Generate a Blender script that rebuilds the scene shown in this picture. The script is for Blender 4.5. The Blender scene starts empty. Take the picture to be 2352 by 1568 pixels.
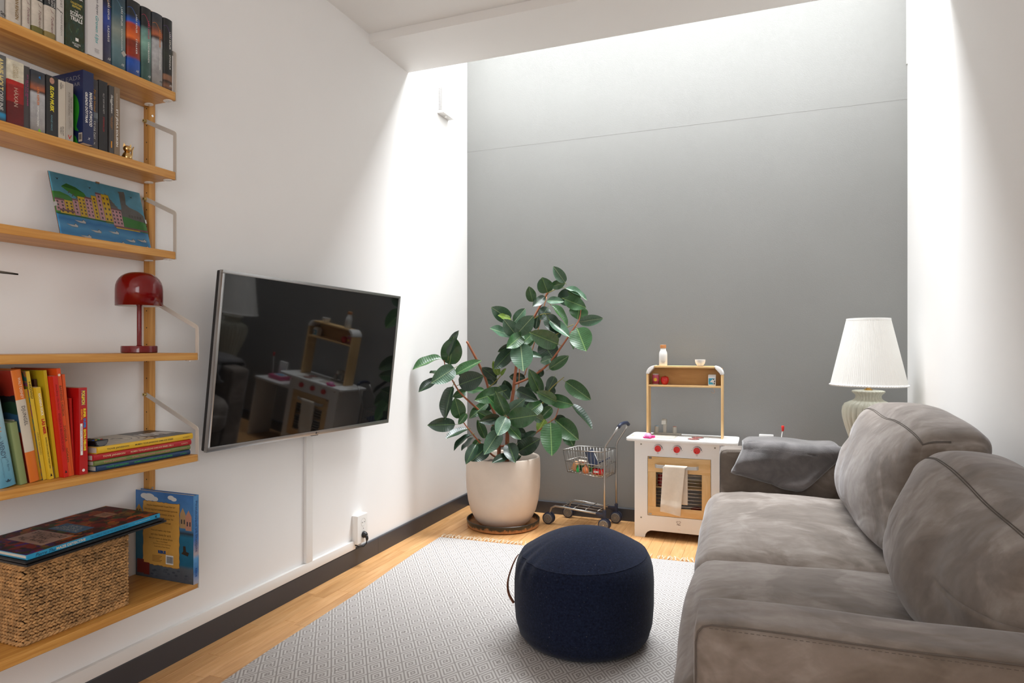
import bpy, bmesh, math, random
from mathutils import Vector, Matrix, Euler, noise
random.seed(7)
R = math.radians
scene = bpy.context.scene
COL = scene.collection

# ------------------------------------------------------------------ camera
cam_data = bpy.data.cameras.new('camera')
cam_data.sensor_width = 36.0
cam_data.lens = 36.0 * 1479.0 / 2352.0
cam_data.shift_y = 13.0 / 2352.0
cam_data.clip_start = 0.02
cam = bpy.data.objects.new('camera', cam_data)
cam.location = (0.0, 0.0, 1.15)
cam.rotation_euler = (R(90), 0, R(21.2785))
COL.objects.link(cam)
scene.camera = cam

# ------------------------------------------------------------------ view, sky, lights
scene.view_settings.view_transform = 'Standard'
scene.view_settings.look = 'None'
scene.view_settings.gamma = 1.0
scene.view_settings.use_curve_mapping = False
scene.view_settings.exposure = 0.12
world = bpy.data.worlds.new('overcast_sky')
scene.world = world
world.use_nodes = True
world.node_tree.nodes['Background'].inputs[0].default_value = (0.86, 0.93, 1.0, 1)
world.node_tree.nodes['Background'].inputs[1].default_value = 1.0

def area_light(name, loc, rot, sx, sy, power, color, spread=180):
    l = bpy.data.lights.new(name, 'AREA')
    l.shape = 'RECTANGLE'; l.size = sx; l.size_y = sy
    l.energy = power; l.color = color; l.spread = R(spread)
    o = bpy.data.objects.new(name, l)
    o.location = loc; o.rotation_euler = rot
    COL.objects.link(o)
    return o
# daylight through the roof light over the far end of the room
area_light('skylight_daylight', (-0.62, 3.85, 4.05), (R(-20), 0, 0), 2.70, 0.72, 106, (0.93, 0.97, 1.0), 94)
# added fill light at an invented window in the right wall, behind the camera
area_light('side_fill_light', (0.745, -1.55, 1.45), (0, R(90), 0), 1.8, 1.7, 46, (0.98, 0.985, 1.0))

# ------------------------------------------------------------------ helpers
def new_mat(name):
    m = bpy.data.materials.new(name); m.use_nodes = True
    nt = m.node_tree
    return m, nt, nt.nodes['Principled BSDF']

def rgb(c):
    """sRGB 0-255 to linear"""
    out = []
    for v in c:
        v = v / 255.0
        out.append(v / 12.92 if v <= 0.04045 else ((v + 0.055) / 1.055) ** 2.4)
    return (out[0], out[1], out[2], 1.0)

def N(nt, t, **k):
    n = nt.nodes.new(t)
    for a, b in k.items():
        setattr(n, a, b)
    return n

def coords(nt, scale=(1, 1, 1), kind='Object', rot=(0, 0, 0)):
    tc = N(nt, 'ShaderNodeTexCoord'); mp = N(nt, 'ShaderNodeMapping')
    mp.inputs['Scale'].default_value = scale
    mp.inputs['Rotation'].default_value = rot
    nt.links.new(tc.outputs[kind], mp.inputs['Vector'])
    return mp.outputs['Vector']

def ramp(nt, fac, stops, interp='LINEAR'):
    r = N(nt, 'ShaderNodeValToRGB'); r.color_ramp.interpolation = interp
    e = r.color_ramp.elements
    while len(e) < len(stops): e.new(0.5)
    for i, (p, c) in enumerate(stops):
        e[i].position = p; e[i].color = c
    nt.links.new(fac, r.inputs['Fac'])
    return r.outputs['Color']

def noise_tex(nt, vec, scale, detail=4, rough=0.55, dist=0.0):
    n = N(nt, 'ShaderNodeTexNoise')
    n.inputs['Scale'].default_value = scale; n.inputs['Detail'].default_value = detail
    n.inputs['Roughness'].default_value = rough; n.inputs['Distortion'].default_value = dist
    nt.links.new(vec, n.inputs['Vector'])
    return n.outputs['Fac']

def add_bump(nt, bsdf, fac, strength, dist):
    b = N(nt, 'ShaderNodeBump')
    b.inputs['Strength'].default_value = strength; b.inputs['Distance'].default_value = dist
    nt.links.new(fac, b.inputs['Height']); nt.links.new(b.outputs['Normal'], bsdf.inputs['Normal'])

def mat(name, col, rough=0.5, metal=0.0, var=0.0, vscale=8, stretch=(1, 1, 1), bump=0.0, bscale=200, bdist=0.001,
        coat=0.0, sheen=0.0, spec=0.5, alpha=1.0, emit=None):
    """plain principled material with optional tonal noise and fine relief"""
    m, nt, b = new_mat(name)
    c = rgb(col)
    b.inputs['Base Color'].default_value = c
    b.inputs['Roughness'].default_value = rough; b.inputs['Metallic'].default_value = metal
    b.inputs['Specular IOR Level'].default_value = spec
    b.inputs['Coat Weight'].default_value = coat; b.inputs['Coat Roughness'].default_value = 0.08
    b.inputs['Sheen Weight'].default_value = sheen
    if sheen: b.inputs['Sheen Roughness'].default_value = 0.4
    if var:
        f = noise_tex(nt, coords(nt, stretch), vscale, 5)
        lo = tuple(v * (1 - var) for v in c[:3]) + (1,); hi = tuple(min(1, v * (1 + var)) for v in c[:3]) + (1,)
        nt.links.new(ramp(nt, f, [(0.3, lo), (0.7, hi)]), b.inputs['Base Color'])
    if bump:
        add_bump(nt, b, noise_tex(nt, coords(nt), bscale, 3), bump, bdist)
    return m

def wood(name, dark, mid, light, grain=(1, 1, 1), scale=14, rough=0.45, rand=0.0):
    """wood grain stretched along one axis; rand shifts tone per object"""
    m, nt, b = new_mat(name)
    v = coords(nt, grain)
    if rand:
        oi = N(nt, 'ShaderNodeObjectInfo'); ad = N(nt, 'ShaderNodeVectorMath', operation='ADD')
        sc = N(nt, 'ShaderNodeVectorMath', operation='SCALE'); sc.inputs['Scale'].default_value = 37.0
        cb = N(nt, 'ShaderNodeCombineXYZ')
        for i in range(3): nt.links.new(oi.outputs['Random'], cb.inputs[i])
        nt.links.new(cb.outputs[0], sc.inputs[0]); nt.links.new(v, ad.inputs[0]); nt.links.new(sc.outputs[0], ad.inputs[1])
        v = ad.outputs[0]
    f = noise_tex(nt, v, scale, 6, 0.6, 0.6)
    col = ramp(nt, f, [(0.28, rgb(dark)), (0.5, rgb(mid)), (0.72, rgb(light))])
    if rand:
        hs = N(nt, 'ShaderNodeHueSaturation'); ma = N(nt, 'ShaderNodeMath', operation='MULTIPLY_ADD')
        ma.inputs[1].default_value = rand; ma.inputs[2].default_value = 1 - rand / 2
        nt.links.new(oi.outputs['Random'], ma.inputs[0]); nt.links.new(ma.outputs[0], hs.inputs['Value'])
        nt.links.new(col, hs.inputs['Color']); col = hs.outputs['Color']
    nt.links.new(col, b.inputs['Base Color'])
    b.inputs['Roughness'].default_value = rough
    add_bump(nt, b, f, 0.06, 0.001)
    return m

def band_mat(name, H, stops, rough=0.4, wob=0.0, wscale=30, interp='CONSTANT', var=0.0, axis='Z', coat=0.0):
    """printed bands along one local axis (0..H), optionally ragged"""
    m, nt, b = new_mat(name)
    v = coords(nt)
    sp = N(nt, 'ShaderNodeSeparateXYZ'); nt.links.new(v, sp.inputs[0])
    dv = N(nt, 'ShaderNodeMath', operation='DIVIDE'); dv.inputs[1].default_value = H
    nt.links.new(sp.outputs[axis], dv.inputs[0])
    fac = dv.outputs[0]
    if wob:
        nz = noise_tex(nt, v, wscale, 4)
        ma = N(nt, 'ShaderNodeMath', operation='MULTIPLY_ADD'); ma.inputs[1].default_value = wob
        nt.links.new(nz, ma.inputs[0]); nt.links.new(fac, ma.inputs[2])
        sb = N(nt, 'ShaderNodeMath', operation='SUBTRACT'); sb.inputs[1].default_value = wob / 2
        nt.links.new(ma.outputs[0], sb.inputs[0]); fac = sb.outputs[0]
    col = ramp(nt, fac, [(p, rgb(c)) for p, c in stops], interp)
    if var:
        hs = N(nt, 'ShaderNodeHueSaturation'); mm = N(nt, 'ShaderNodeMapRange')
        mm.inputs['From Min'].default_value = 0.3; mm.inputs['From Max'].default_value = 0.7
        mm.inputs['To Min'].default_value = 1 - var; mm.inputs['To Max'].default_value = 1 + var
        nt.links.new(noise_tex(nt, v, wscale * 1.3, 5), mm.inputs[0]); nt.links.new(mm.outputs[0], hs.inputs['Value'])
        nt.links.new(col, hs.inputs['Color']); col = hs.outputs['Color']
    nt.links.new(col, b.inputs['Base Color'])
    b.inputs['Roughness'].default_value = rough; b.inputs['Coat Weight'].default_value = coat
    return m

class MB:
    """mesh builder"""
    def __init__(s): s.v = []; s.f = []; s.m = []
    def add(s, vs, fs, mi=0):
        o = len(s.v); s.v += [tuple(v) for v in vs]
        for f in fs: s.f.append(tuple(i + o for i in f)); s.m.append(mi)
        return s
    def box(s, a, b, mi=0, M=None):
        x0, y0, z0 = a; x1, y1, z1 = b
        vs = [(x0, y0, z0), (x1, y0, z0), (x1, y1, z0), (x0, y1, z0), (x0, y0, z1), (x1, y0, z1), (x1, y1, z1), (x0, y1, z1)]
        if M: vs = [M @ Vector(v) for v in vs]
        return s.add(vs, [(0, 3, 2, 1), (4, 5, 6, 7), (0, 1, 5, 4), (1, 2, 6, 5), (2, 3, 7, 6), (3, 0, 4, 7)], mi)
    def cyl(s, p0, p1, r0, r1=None, n=20, mi=0, caps=True):
        r1 = r0 if r1 is None else r1
        p0, p1 = Vector(p0), Vector(p1); ax = (p1 - p0).normalized()
        u = ax.orthogonal().normalized(); w = ax.cross(u)
        vs = []
        for p, r in ((p0, r0), (p1, r1)):
            for i in range(n):
                a = 2 * math.pi * i / n; vs.append(p + (u * math.cos(a) + w * math.sin(a)) * r)
        fs = [(i, (i + 1) % n, n + (i + 1) % n, n + i) for i in range(n)]
        if caps: fs += [tuple(range(n - 1, -1, -1)), tuple(range(n, 2 * n))]
        return s.add(vs, fs, mi)
    def tube(s, pts, r, n=8, mi=0, closed=False):
        P = [Vector(p) for p in pts]; k = len(P)
        rr = r if isinstance(r, (list, tuple)) else [r] * k
        vs = []; u = None
        for i in range(k):
            if closed: t = P[(i + 1) % k] - P[i - 1]
            else: t = P[min(i + 1, k - 1)] - P[max(i - 1, 0)]
            t = t.normalized() if t.length > 1e-9 else Vector((0, 0, 1))
            if u is None: u = t.orthogonal().normalized()
            else:
                u = u - t * u.dot(t)
                u = u.normalized() if u.length > 1e-6 else t.orthogonal().normalized()
            w = t.cross(u)
            for j in range(n):
                a = 2 * math.pi * j / n; vs.append(P[i] + (u * math.cos(a) + w * math.sin(a)) * rr[i])
        fs = []
        for i in range(k if closed else k - 1):
            for j in range(n):
                a = i * n + j; b = i * n + (j + 1) % n; c = ((i + 1) % k) * n + (j + 1) % n; d = ((i + 1) % k) * n + j
                fs.append((a, b, c, d))
        if not closed: fs += [tuple(range(n - 1, -1, -1)), tuple(range((k - 1) * n, k * n))]
        return s.add(vs, fs, mi)
    def lathe(s, prof, n=40, mi=0, c=(0, 0, 0), rib=None, close=False):
        vs = []; k = len(prof)
        for (r, z) in prof:
            for i in range(n):
                a = 2 * math.pi * i / n
                q = r * (rib(a, z) if rib else 1.0)
                vs.append((c[0] + q * math.cos(a), c[1] + q * math.sin(a), c[2] + z))
        fs = []
        for i in range(k - 1):
            for j in range(n):
                fs.append((i * n + j, i * n + (j + 1) % n, (i + 1) * n + (j + 1) % n, (i + 1) * n + j))
        if close:
            fs += [tuple(range(n - 1, -1, -1)), tuple(range((k - 1) * n, k * n))]
        return s.add(vs, fs, mi)
    def prism(s, poly, d0, d1, axis='Y', mi=0):
        """polygon (a,b) extruded along axis: X -> (y,z), Y -> (x,z), Z -> (x,y)"""
        def P(a, b, d): return {'X': (d, a, b), 'Y': (a, d, b), 'Z': (a, b, d)}[axis]
        n = len(poly)
        vs = [P(a, b, d0) for a, b in poly] + [P(a, b, d1) for a, b in poly]
        fs = [tuple(range(n - 1, -1, -1)), tuple(range(n, 2 * n))] + [(i, (i + 1) % n, n + (i + 1) % n, n + i) for i in range(n)]
        return s.add(vs, fs, mi)
    def grid(s, fn, nu, nv, mi=0, wrap_u=False):
        vs = [fn(i / nu, j / nv) for j in range(nv + 1) for i in range(nu + (0 if wrap_u else 1))]
        w = nu if wrap_u else nu + 1
        fs = []
        for j in range(nv):
            for i in range(nu):
                i2 = (i + 1) % w
                fs.append((j * w + i, j * w + i2, (j + 1) * w + i2, (j + 1) * w + i))
        return s.add(vs, fs, mi)
    def sphere(s, c, r, n=16, m=10, mi=0):
        if not isinstance(r, (tuple, list)): r = (r, r, r)
        def fn(u, v):
            a = 2 * math.pi * u; b = math.pi * (v - 0.5)
            b = max(-1.55, min(1.55, b))
            return (c[0] + r[0] * math.cos(a) * math.cos(b), c[1] + r[1] * math.sin(a) * math.cos(b), c[2] + r[2] * math.sin(b))
        return s.grid(fn, n, m, mi, True)
    def build(s, name, mats, parent=None, smooth=False, bevel=0.0, kind=None, fixn=True, seg=2):
        me = bpy.data.meshes.new(name)
        me.from_pydata(s.v, [], s.f); me.update()
        mats = mats if isinstance(mats, (list, tuple)) else [mats]
        for m_ in mats: me.materials.append(m_)
        if len(mats) > 1: me.polygons.foreach_set('material_index', s.m)
        if fixn or bevel:
            bm = bmesh.new(); bm.from_mesh(me)
            if bevel:
                bm.edges.ensure_lookup_table()
                es = [e for e in bm.edges if len(e.link_faces) == 2 and e.calc_face_angle(0) > 0.5]
                bmesh.ops.bevel(bm, geom=es, offset=bevel, segments=seg, affect='EDGES', profile=0.6)
            if fixn: bmesh.ops.recalc_face_normals(bm, faces=bm.faces)
            bm.to_mesh(me); bm.free()
        if smooth:
            me.shade_smooth()
            if smooth != 'all':
                try: me.set_sharp_from_angle(angle=R(40))
                except Exception: pass
        return link(name, me, parent, kind)

def link(name, me, parent=None, kind=None):
    o = bpy.data.objects.new(name, me); COL.objects.link(o)
    if parent: o.parent = parent
    if kind: o['kind'] = kind
    return o

def tag(o, label, cat, group=None):
    o['label'] = label; o['category'] = cat
    if group: o['group'] = group
    return o

def thing(name, label, cat, loc=(0, 0, 0), rot=(0, 0, 0), group=None):
    o = bpy.data.objects.new(name, None); o.empty_display_size = 0.05
    o.location = loc; o.rotation_euler = rot
    COL.objects.link(o)
    return tag(o, label, cat, group)

def struct(o): o['kind'] = 'structure'; return o

def rbox(name, a, b, m, parent=None, bevel=0.002, kind=None, smooth=True, seg=2):
    return MB().box(a, b).build(name, m, parent, smooth=smooth, bevel=bevel, kind=kind, seg=seg)

_txt_cache = {}
def text_mesh(body, bold=0.0, shear=0.0, space=1.0):
    key = (body, bold, shear, space)
    if key in _txt_cache: return _txt_cache[key]
    cu = bpy.data.curves.new('lettering', 'FONT')
    cu.body = body; cu.size = 1.0; cu.resolution_u = 2; cu.offset = bold; cu.shear = shear; cu.space_character = space
    cu.space_line = 0.85; cu.align_x = 'CENTER'
    o = bpy.data.objects.new('lettering', cu); COL.objects.link(o)
    dg = bpy.context.evaluated_depsgraph_get(); dg.update()
    me = bpy.data.meshes.new_from_object(o.evaluated_get(dg))
    bpy.data.objects.remove(o); bpy.data.curves.remove(cu)
    xs = [v.co.x for v in me.vertices]; ys = [v.co.y for v in me.vertices]
    if not xs: xs = [0, 1]; ys = [0, 1]
    cx, cy = (min(xs) + max(xs)) / 2, (min(ys) + max(ys)) / 2
    w, h = max(xs) - min(xs), max(ys) - min(ys)
    _txt_cache[key] = (me, cx, cy, max(w, 1e-6), max(h, 1e-6))
    return _txt_cache[key]

def lettering(parent, body, m, origin, xdir, ydir, L, h, name='lettering', bold=0.0, shear=0.0, space=1.0, lift=0.0004):
    """flat printed text centred on origin, L long along xdir, h tall along ydir, just proud of the surface"""
    me0, cx, cy, w, hh = text_mesh(body, bold, shear, space)
    X = Vector(xdir).normalized(); Y = Vector(ydir).normalized(); Z = X.cross(Y)
    me = bpy.data.meshes.new(name)
    o_ = Vector(origin) + Z * lift
    vs = [o_ + X * ((v.co.x - cx) / w * L) + Y * ((v.co.y - cy) / hh * h) for v in me0.vertices]
    me.from_pydata([tuple(v) for v in vs], [], [tuple(p.vertices) for p in me0.polygons])
    me.materials.append(m)
    return link(name, me, parent)

def soft_box(size, r, bulge=(0, 0, 0), n=12, deform=None, c=(0, 0, 0)):
    """rounded cushion block: half sizes, corner radius, outward bulge of each face pair"""
    hx, hy, hz = size
    ts = [-math.cos(math.pi * i / n) * 0.5 + (-1 + 2 * i / n) * 0.5 for i in range(n + 1)]
    idx = {}; vs = []; fs = []
    def P(p):
        key = tuple(round(q, 5) for q in p)
        if key in idx: return idx[key]
        q = Vector((p[0] * hx, p[1] * hy, p[2] * hz))
        inn = Vector((max(-(hx - r), min(hx - r, q.x)), max(-(hy - r), min(hy - r, q.y)), max(-(hz - r), min(hz - r, q.z))))
        d = q - inn
        q = inn + (d.normalized() * r if d.length > 1e-9 else d)
        k = [(1 - p[i] ** 2) for i in range(3)]
        q.x += (p[0]) * bulge[0] * k[1] * k[2]; q.y += p[1] * bulge[1] * k[0] * k[2]; q.z += p[2] * bulge[2] * k[0] * k[1]
        if deform: q = deform(q, p)
        idx[key] = len(vs); vs.append(tuple(q + Vector(c))); return idx[key]
    for ax in range(3):
        for sg in (-1, 1):
            for i in range(n):
                for j in range(n):
                    quad = []
                    for (a, b) in ((i, j), (i + 1, j), (i + 1, j + 1), (i, j + 1)):
                        p = [0, 0, 0]; p[ax] = sg; p[(ax + 1) % 3] = ts[a]; p[(ax + 2) % 3] = ts[b]
                        quad.append(P(tuple(p)))
                    fs.append(tuple(quad if sg > 0 else quad[::-1]))
    mb = MB(); mb.add(vs, fs); return mb

def arc(cx, cy, r, a0, a1, n=6):
    return [(cx + r * math.cos(R(a0 + (a1 - a0) * i / n)), cy + r * math.sin(R(a0 + (a1 - a0) * i / n))) for i in range(n + 1)]

def rrect(x0, y0, x1, y1, r, n=5):
    return arc(x1 - r, y1 - r, r, 0, 90, n) + arc(x0 + r, y1 - r, r, 90, 180, n) + arc(x0 + r, y0 + r, r, 180, 270, n) + arc(x1 - r, y0 + r, r, 270, 360, n)

# ------------------------------------------------------------------ materials
def plaster(name, col, bscale=220, strength=0.10, var=0.015):
    return mat(name, col, 0.62, var=var, vscale=1.5, bump=strength, bscale=bscale, bdist=0.0015, spec=0.3)
M_wall = plaster('white_wall_paint', (245, 243, 241))
M_ceil = plaster('ceiling_paint', (240, 238, 235), strength=0.03)
M_grey = plaster('grey_wall_paint', (140, 140, 138), 170, 0.28, 0.03)
M_trim = mat('white_trim', (238, 236, 233), 0.4)
M_base = mat('charcoal_baseboard_paint', (62, 63, 68), 0.38, var=0.06, vscale=6)
M_floorgap = mat('floor_joint', (120, 84, 52), 0.7)
M_oak = wood('oak_plank', (190, 138, 86), (207, 156, 102), (221, 174, 122), (14, 1.1, 14), 3.2, 0.38, 0.14)
M_bam = wood('bamboo', (180, 118, 48), (203, 145, 69), (220, 168, 94), (60, 2.0, 60), 1.6, 0.42)
M_bamv = wood('bamboo_upright', (176, 114, 46), (198, 140, 65), (216, 162, 88), (70, 70, 2.0), 1.6, 0.42)
M_bracket = mat('bracket_steel', (198, 190, 180), 0.45)
M_pad = mat('white_plastic', (236, 234, 230), 0.4)
M_dark = mat('dark_hole', (30, 24, 20), 0.8)
M_brass = mat('brass', (196, 172, 110), 0.35, 0.7)
M_chrome = mat('chrome', (200, 200, 200), 0.22, 1.0)
M_black = mat('black_plastic', (22, 22, 24), 0.4)
M_white = mat('white_paint', (240, 239, 236), 0.4)
M_paper = mat('book_pages', (214, 205, 190), 0.85, var=0.06, vscale=60, stretch=(1, 1, 8))
M_ink = mat('black_ink', (28, 28, 30), 0.6)
M_inkw = mat('white_ink', (226, 224, 220), 0.6)

# ------------------------------------------------------------------ room shell
LX, RX, BY, RY = -2.009, 0.772, 4.258, -2.6      # wall planes
CZ, BZ, SZ = 2.865, 2.817, 4.10                   # ceiling, beam soffit, roof light
SY0, SY1 = 3.0026, 3.42                           # beam, then the light shaft

floor = struct(MB().box((LX - 0.1, RY - 0.1, -0.12), (RX + 0.1, BY + 0.1, -0.006)).build('floor', M_floorgap))
# oak strips, laid lengthways, each with its own joint
strip = 0.0665
plank_cache = {}
def plank(x, y0, y1):
    L = round(y1 - y0, 2)
    if L not in plank_cache:
        mb = MB().box((0.0004, 0.0004, -0.0055), (strip - 0.0004, L - 0.0004, 0.0))
        o = mb.build('plank', M_oak, floor, bevel=0.0006, seg=1); plank_cache[L] = o.data
    else:
        o = link('plank', plank_cache[L], floor)
    o.location = (x, y0, 0)
nx = int((RX - LX) / strip)
lens = [0.36, 0.44, 0.52, 0.6, 0.48]
for i in range(nx + 1):
    x = LX + i * strip
    if x + strip > RX: break
    near = 1.02 if x < -1.36 else 3.16
    y = BY - random.choice([0.18, 0.28, 0.4, 0.5])
    y = round(y, 2); plank(x, y, BY)
    while y > near:
        l = random.choice(lens); plank(x, y - l, y); y = round(y - l, 2)
# plain boards beyond what can be told apart
struct(floor)
MB().box((LX, RY, -0.0055), (-1.36, 0.5, -0.0005)).build('board_field', M_oak, floor)
MB().box((-1.36, RY, -0.0055), (RX, 2.56, -0.0005)).build('board_field', M_oak, floor)

T = 0.12
struct(MB().box((LX - T, RY - T, -0.1), (LX, BY + T, SZ + 0.3)).build('wall_left', M_wall))
wb = struct(MB().box((LX - T, BY, -0.1), (RX + T, BY + T, SZ + 0.3)).build('wall_back', M_grey))
MB().box((LX, BY - 0.0006, 2.571), (RX, BY + 0.002, SZ)).build('wall_panel', M_grey, wb)
# right wall; the opening behind the camera is made up for the fill light
wy0, wy1, wz0, wz1 = -2.45, -0.65, 0.5, 2.4
wrm = MB()
wrm.box((RX, RY - T, -0.1), (RX + T, wy0, SZ + 0.3)).box((RX, wy1, -0.1), (RX + T, BY + T, SZ + 0.3)).box((RX, wy0, -0.1), (RX + T, wy1, wz0)).box((RX, wy0, wz1), (RX + T, wy1, SZ + 0.3))
wr = struct(wrm.build('wall_right', M_wall))
MB().prism([(RX - 0.006, BY - 0.012), (RX + 0.001, BY - 0.012), (RX + 0.001, BY), (RX - 0.006, BY - 0.001)], 2.77, SZ, 'Z').build('paint_edge', M_wall, wr)
struct(MB().box((LX - T, RY - T, -0.1), (RX + T, RY, CZ + 0.2)).build('wall_rear', M_wall))
w2 = MB()
for (y0, y1, z0, z1) in ((wy0, wy0 + 0.06, wz0, wz1), (wy1 - 0.06, wy1, wz0, wz1), (wy0, wy1, wz0, wz0 + 0.06), (wy0, wy1, wz1 - 0.06, wz1), (-1.58, -1.52, wz0, wz1)):
    w2.box((RX + 0.03, y0, z0), (RX + 0.08, y1, z1))
struct(w2.build('fill_window_frame', M_white))  # unseen frame, added to go with the side fill light
struct(MB().box((LX - T, RY - T, CZ), (RX + T, SY0 + 0.01, CZ + 0.2)).build('ceiling', M_ceil))
struct(MB().box((LX - T, SY0, BZ), (RX + T, SY1, SZ + 0.3)).build('ceiling_beam', M_ceil))
# roof light over the shaft: frame and panes
ws = MB()
for x in (LX, -0.64, RX - 0.05): ws.box((x, SY1, SZ), (x + 0.05, BY, SZ + 0.06))
ws.box((LX, SY1, SZ), (RX, SY1 + 0.05, SZ + 0.06)).box((LX, BY - 0.05, SZ), (RX, BY, SZ + 0.06))
wsk = struct(ws.build('window_1', M_white))
m_, nt_, b_ = new_mat('roof_glass')
tr = N(nt_, 'ShaderNodeBsdfTransparent'); gl = N(nt_, 'ShaderNodeBsdfGlossy'); gl.inputs['Roughness'].default_value = 0.02
fr = N(nt_, 'ShaderNodeFresnel'); fr.inputs['IOR'].default_value = 1.45; mx = N(nt_, 'ShaderNodeMixShader')
nt_.links.new(fr.outputs[0], mx.inputs[0]); nt_.links.new(tr.outputs[0], mx.inputs[1]); nt_.links.new(gl.outputs[0], mx.inputs[2])
nt_.links.new(mx.outputs[0], nt_.nodes['Material Output'].inputs['Surface'])
M_glass = m_
for x0, x1 in ((LX + 0.05, -0.64), (-0.59, RX - 0.05)):
    MB().box((x0, SY1 + 0.05, SZ + 0.02), (x1, BY - 0.05, SZ + 0.026)).build('pane', M_glass, wsk)

# baseboards and white cable trunking
bbl = MB()
bbl.prism([(LX, 0), (LX + 0.014, 0), (LX + 0.014, 0.086), (LX + 0.011, 0.09), (LX, 0.09)], RY, 3.070, 'Y')
bbl.prism([(LX, 0), (LX + 0.014, 0), (LX + 0.014, 0.086), (LX + 0.011, 0.09), (LX, 0.09)], 3.0712, BY, 'Y')
struct(bbl.build('baseboard_left', M_base))
struct(MB().prism([(BY, 0), (BY - 0.014, 0), (BY - 0.014, 0.08), (BY - 0.011, 0.084), (BY, 0.084)], LX + 0.014, RX, 'X').build('baseboard_back', M_base, fixn=True))
struct(MB().prism([(RX, 0), (RX - 0.014, 0), (RX - 0.014, 0.08), (RX - 0.011, 0.084), (RX, 0.084)], RY, BY - 0.014, 'Y').build('baseboard_right', M_base))
struct(rbox('trim_1', (LX, RY + 0.01, 0.0915), (LX + 0.017, 2.853, 0.135), M_trim, bevel=0.002))
struct(rbox('trim_2', (LX, 2.461, 0.1352), (LX + 0.017, 2.507, 0.95), M_trim, bevel=0.002))
# ------------------------------------------------------------------ wall shelving
UY = 1.6236                                    # near face of the upright
shelf = thing('bookshelf', 'bamboo wall shelving with pale steel brackets, full of books', 'shelf', (LX, UY, 0))
def sp(x, y, z): return (x - LX, y - UY, z)
for yy in (0.0, -0.845):                        # uprights (the second one stands outside the picture)
    up = rbox('upright', (0.0, yy, 0.30), (0.027, yy + 0.0245, 2.32), M_bamv, shelf, bevel=0.002)
    for k in range(34):
        z = 0.34 + k * 0.0585
        MB().cyl((0.0145, yy + 0.0001, z), (0.0145, yy - 0.0004, z), 0.0022, n=10).build('pin_hole', M_dark, up)
    for z in (1.955, 0.66):
        MB().cyl((0.0272, yy + 0.012, z), (0.0285, yy + 0.012, z), 0.004, n=12).build('screw', M_chrome, up)
SHELVES = [(2.013, 0.155, 0.029), (1.743, 0.155, 0.027), (1.473, 0.155, 0.025), (1.131, 0.255, 0.024), (0.793, 0.255, 0.023), (0.372, 0.255, 0.024)]
for (z, dp, th) in SHELVES:
    b = rbox('shelf_board', (0.003, -0.82, z - th), (dp, -0.0035, z), M_bam, shelf, bevel=0.003, seg=3)
    for px in (dp - 0.022, 0.045):
        MB().prism([(px + 0.016 * math.cos(a) * 1.0, -0.016 + 0.012 * math.sin(a)) for a in [i * math.pi / 8 for i in range(16)]], z - th - 0.0025, z - th, 'Z').build('bracket_pad', M_pad, b)
        MB().cyl((px, -0.016, z - th - 0.0032), (px, -0.016, z - th - 0.0024), 0.003, n=10).build('pad_screw', M_chrome, b)
    # steel bracket at the shelf end: pin, sloping arm, rounded corner, upright arm
    pz, cz = (z + 0.190, z + 0.128) if dp < 0.2 else (z + 0.193, z + 0.082)
    w = 0.0145; xf = dp + 0.0015
    for yb in (-0.003, -0.8225):
        br = MB()
        dx, dz = xf - 0.0145, cz - pz
        ln = math.hypot(dx, dz); ux, uz = dx / ln, dz / ln; nx_, nz_ = -uz, ux
        if nz_ < 0: nx_, nz_ = -nx_, -nz_
        h = w / 2
        P0 = (0.0145 + nx_ * h, pz + nz_ * h); P1 = (0.0145 - nx_ * h, pz - nz_ * h)
        # outer corner rounded
        xi = xf - w
        def on(line, x): return line[1] + uz / ux * (x - line[0])
        outc = (xf, on(P0, xf)); inc = (xi, on(P1, xi))
        rr = 0.012
        poly = [P1, inc, (xi, z - th), (xf, z - th), (xf, outc[1] - rr)]
        for i in range(1, 5):
            t = i / 5; a_ = (xf, outc[1] - rr); b_ = (outc[0] - ux * rr, outc[1] - uz * rr)
            q0 = (a_[0] + (outc[0] - a_[0]) * t, a_[1] + (outc[1] - a_[1]) * t); q1 = (outc[0] + (b_[0] - outc[0]) * t, outc[1] + (b_[1] - outc[1]) * t)
            poly.append((q0[0] + (q1[0] - q0[0]) * t, q0[1] + (q1[1] - q0[1]) * t))
        poly += [(outc[0] - ux * rr, outc[1] - uz * rr), P0]
        br.prism(poly, yb, yb + 0.0025, 'Y')
        bo = br.build('bracket', M_bracket, shelf, bevel=0.0004, seg=1)
        MB().cyl((0.0145, yb - 0.009, pz), (0.0145, yb + 0.003, pz), 0.0058, n=16).build('bracket_pin', M_brass, bo)
        MB().cyl((0.0145, yb - 0.0096, pz), (0.0145, yb - 0.0088, pz), 0.0022, n=10).build('pin_socket', M_dark, bo)

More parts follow.
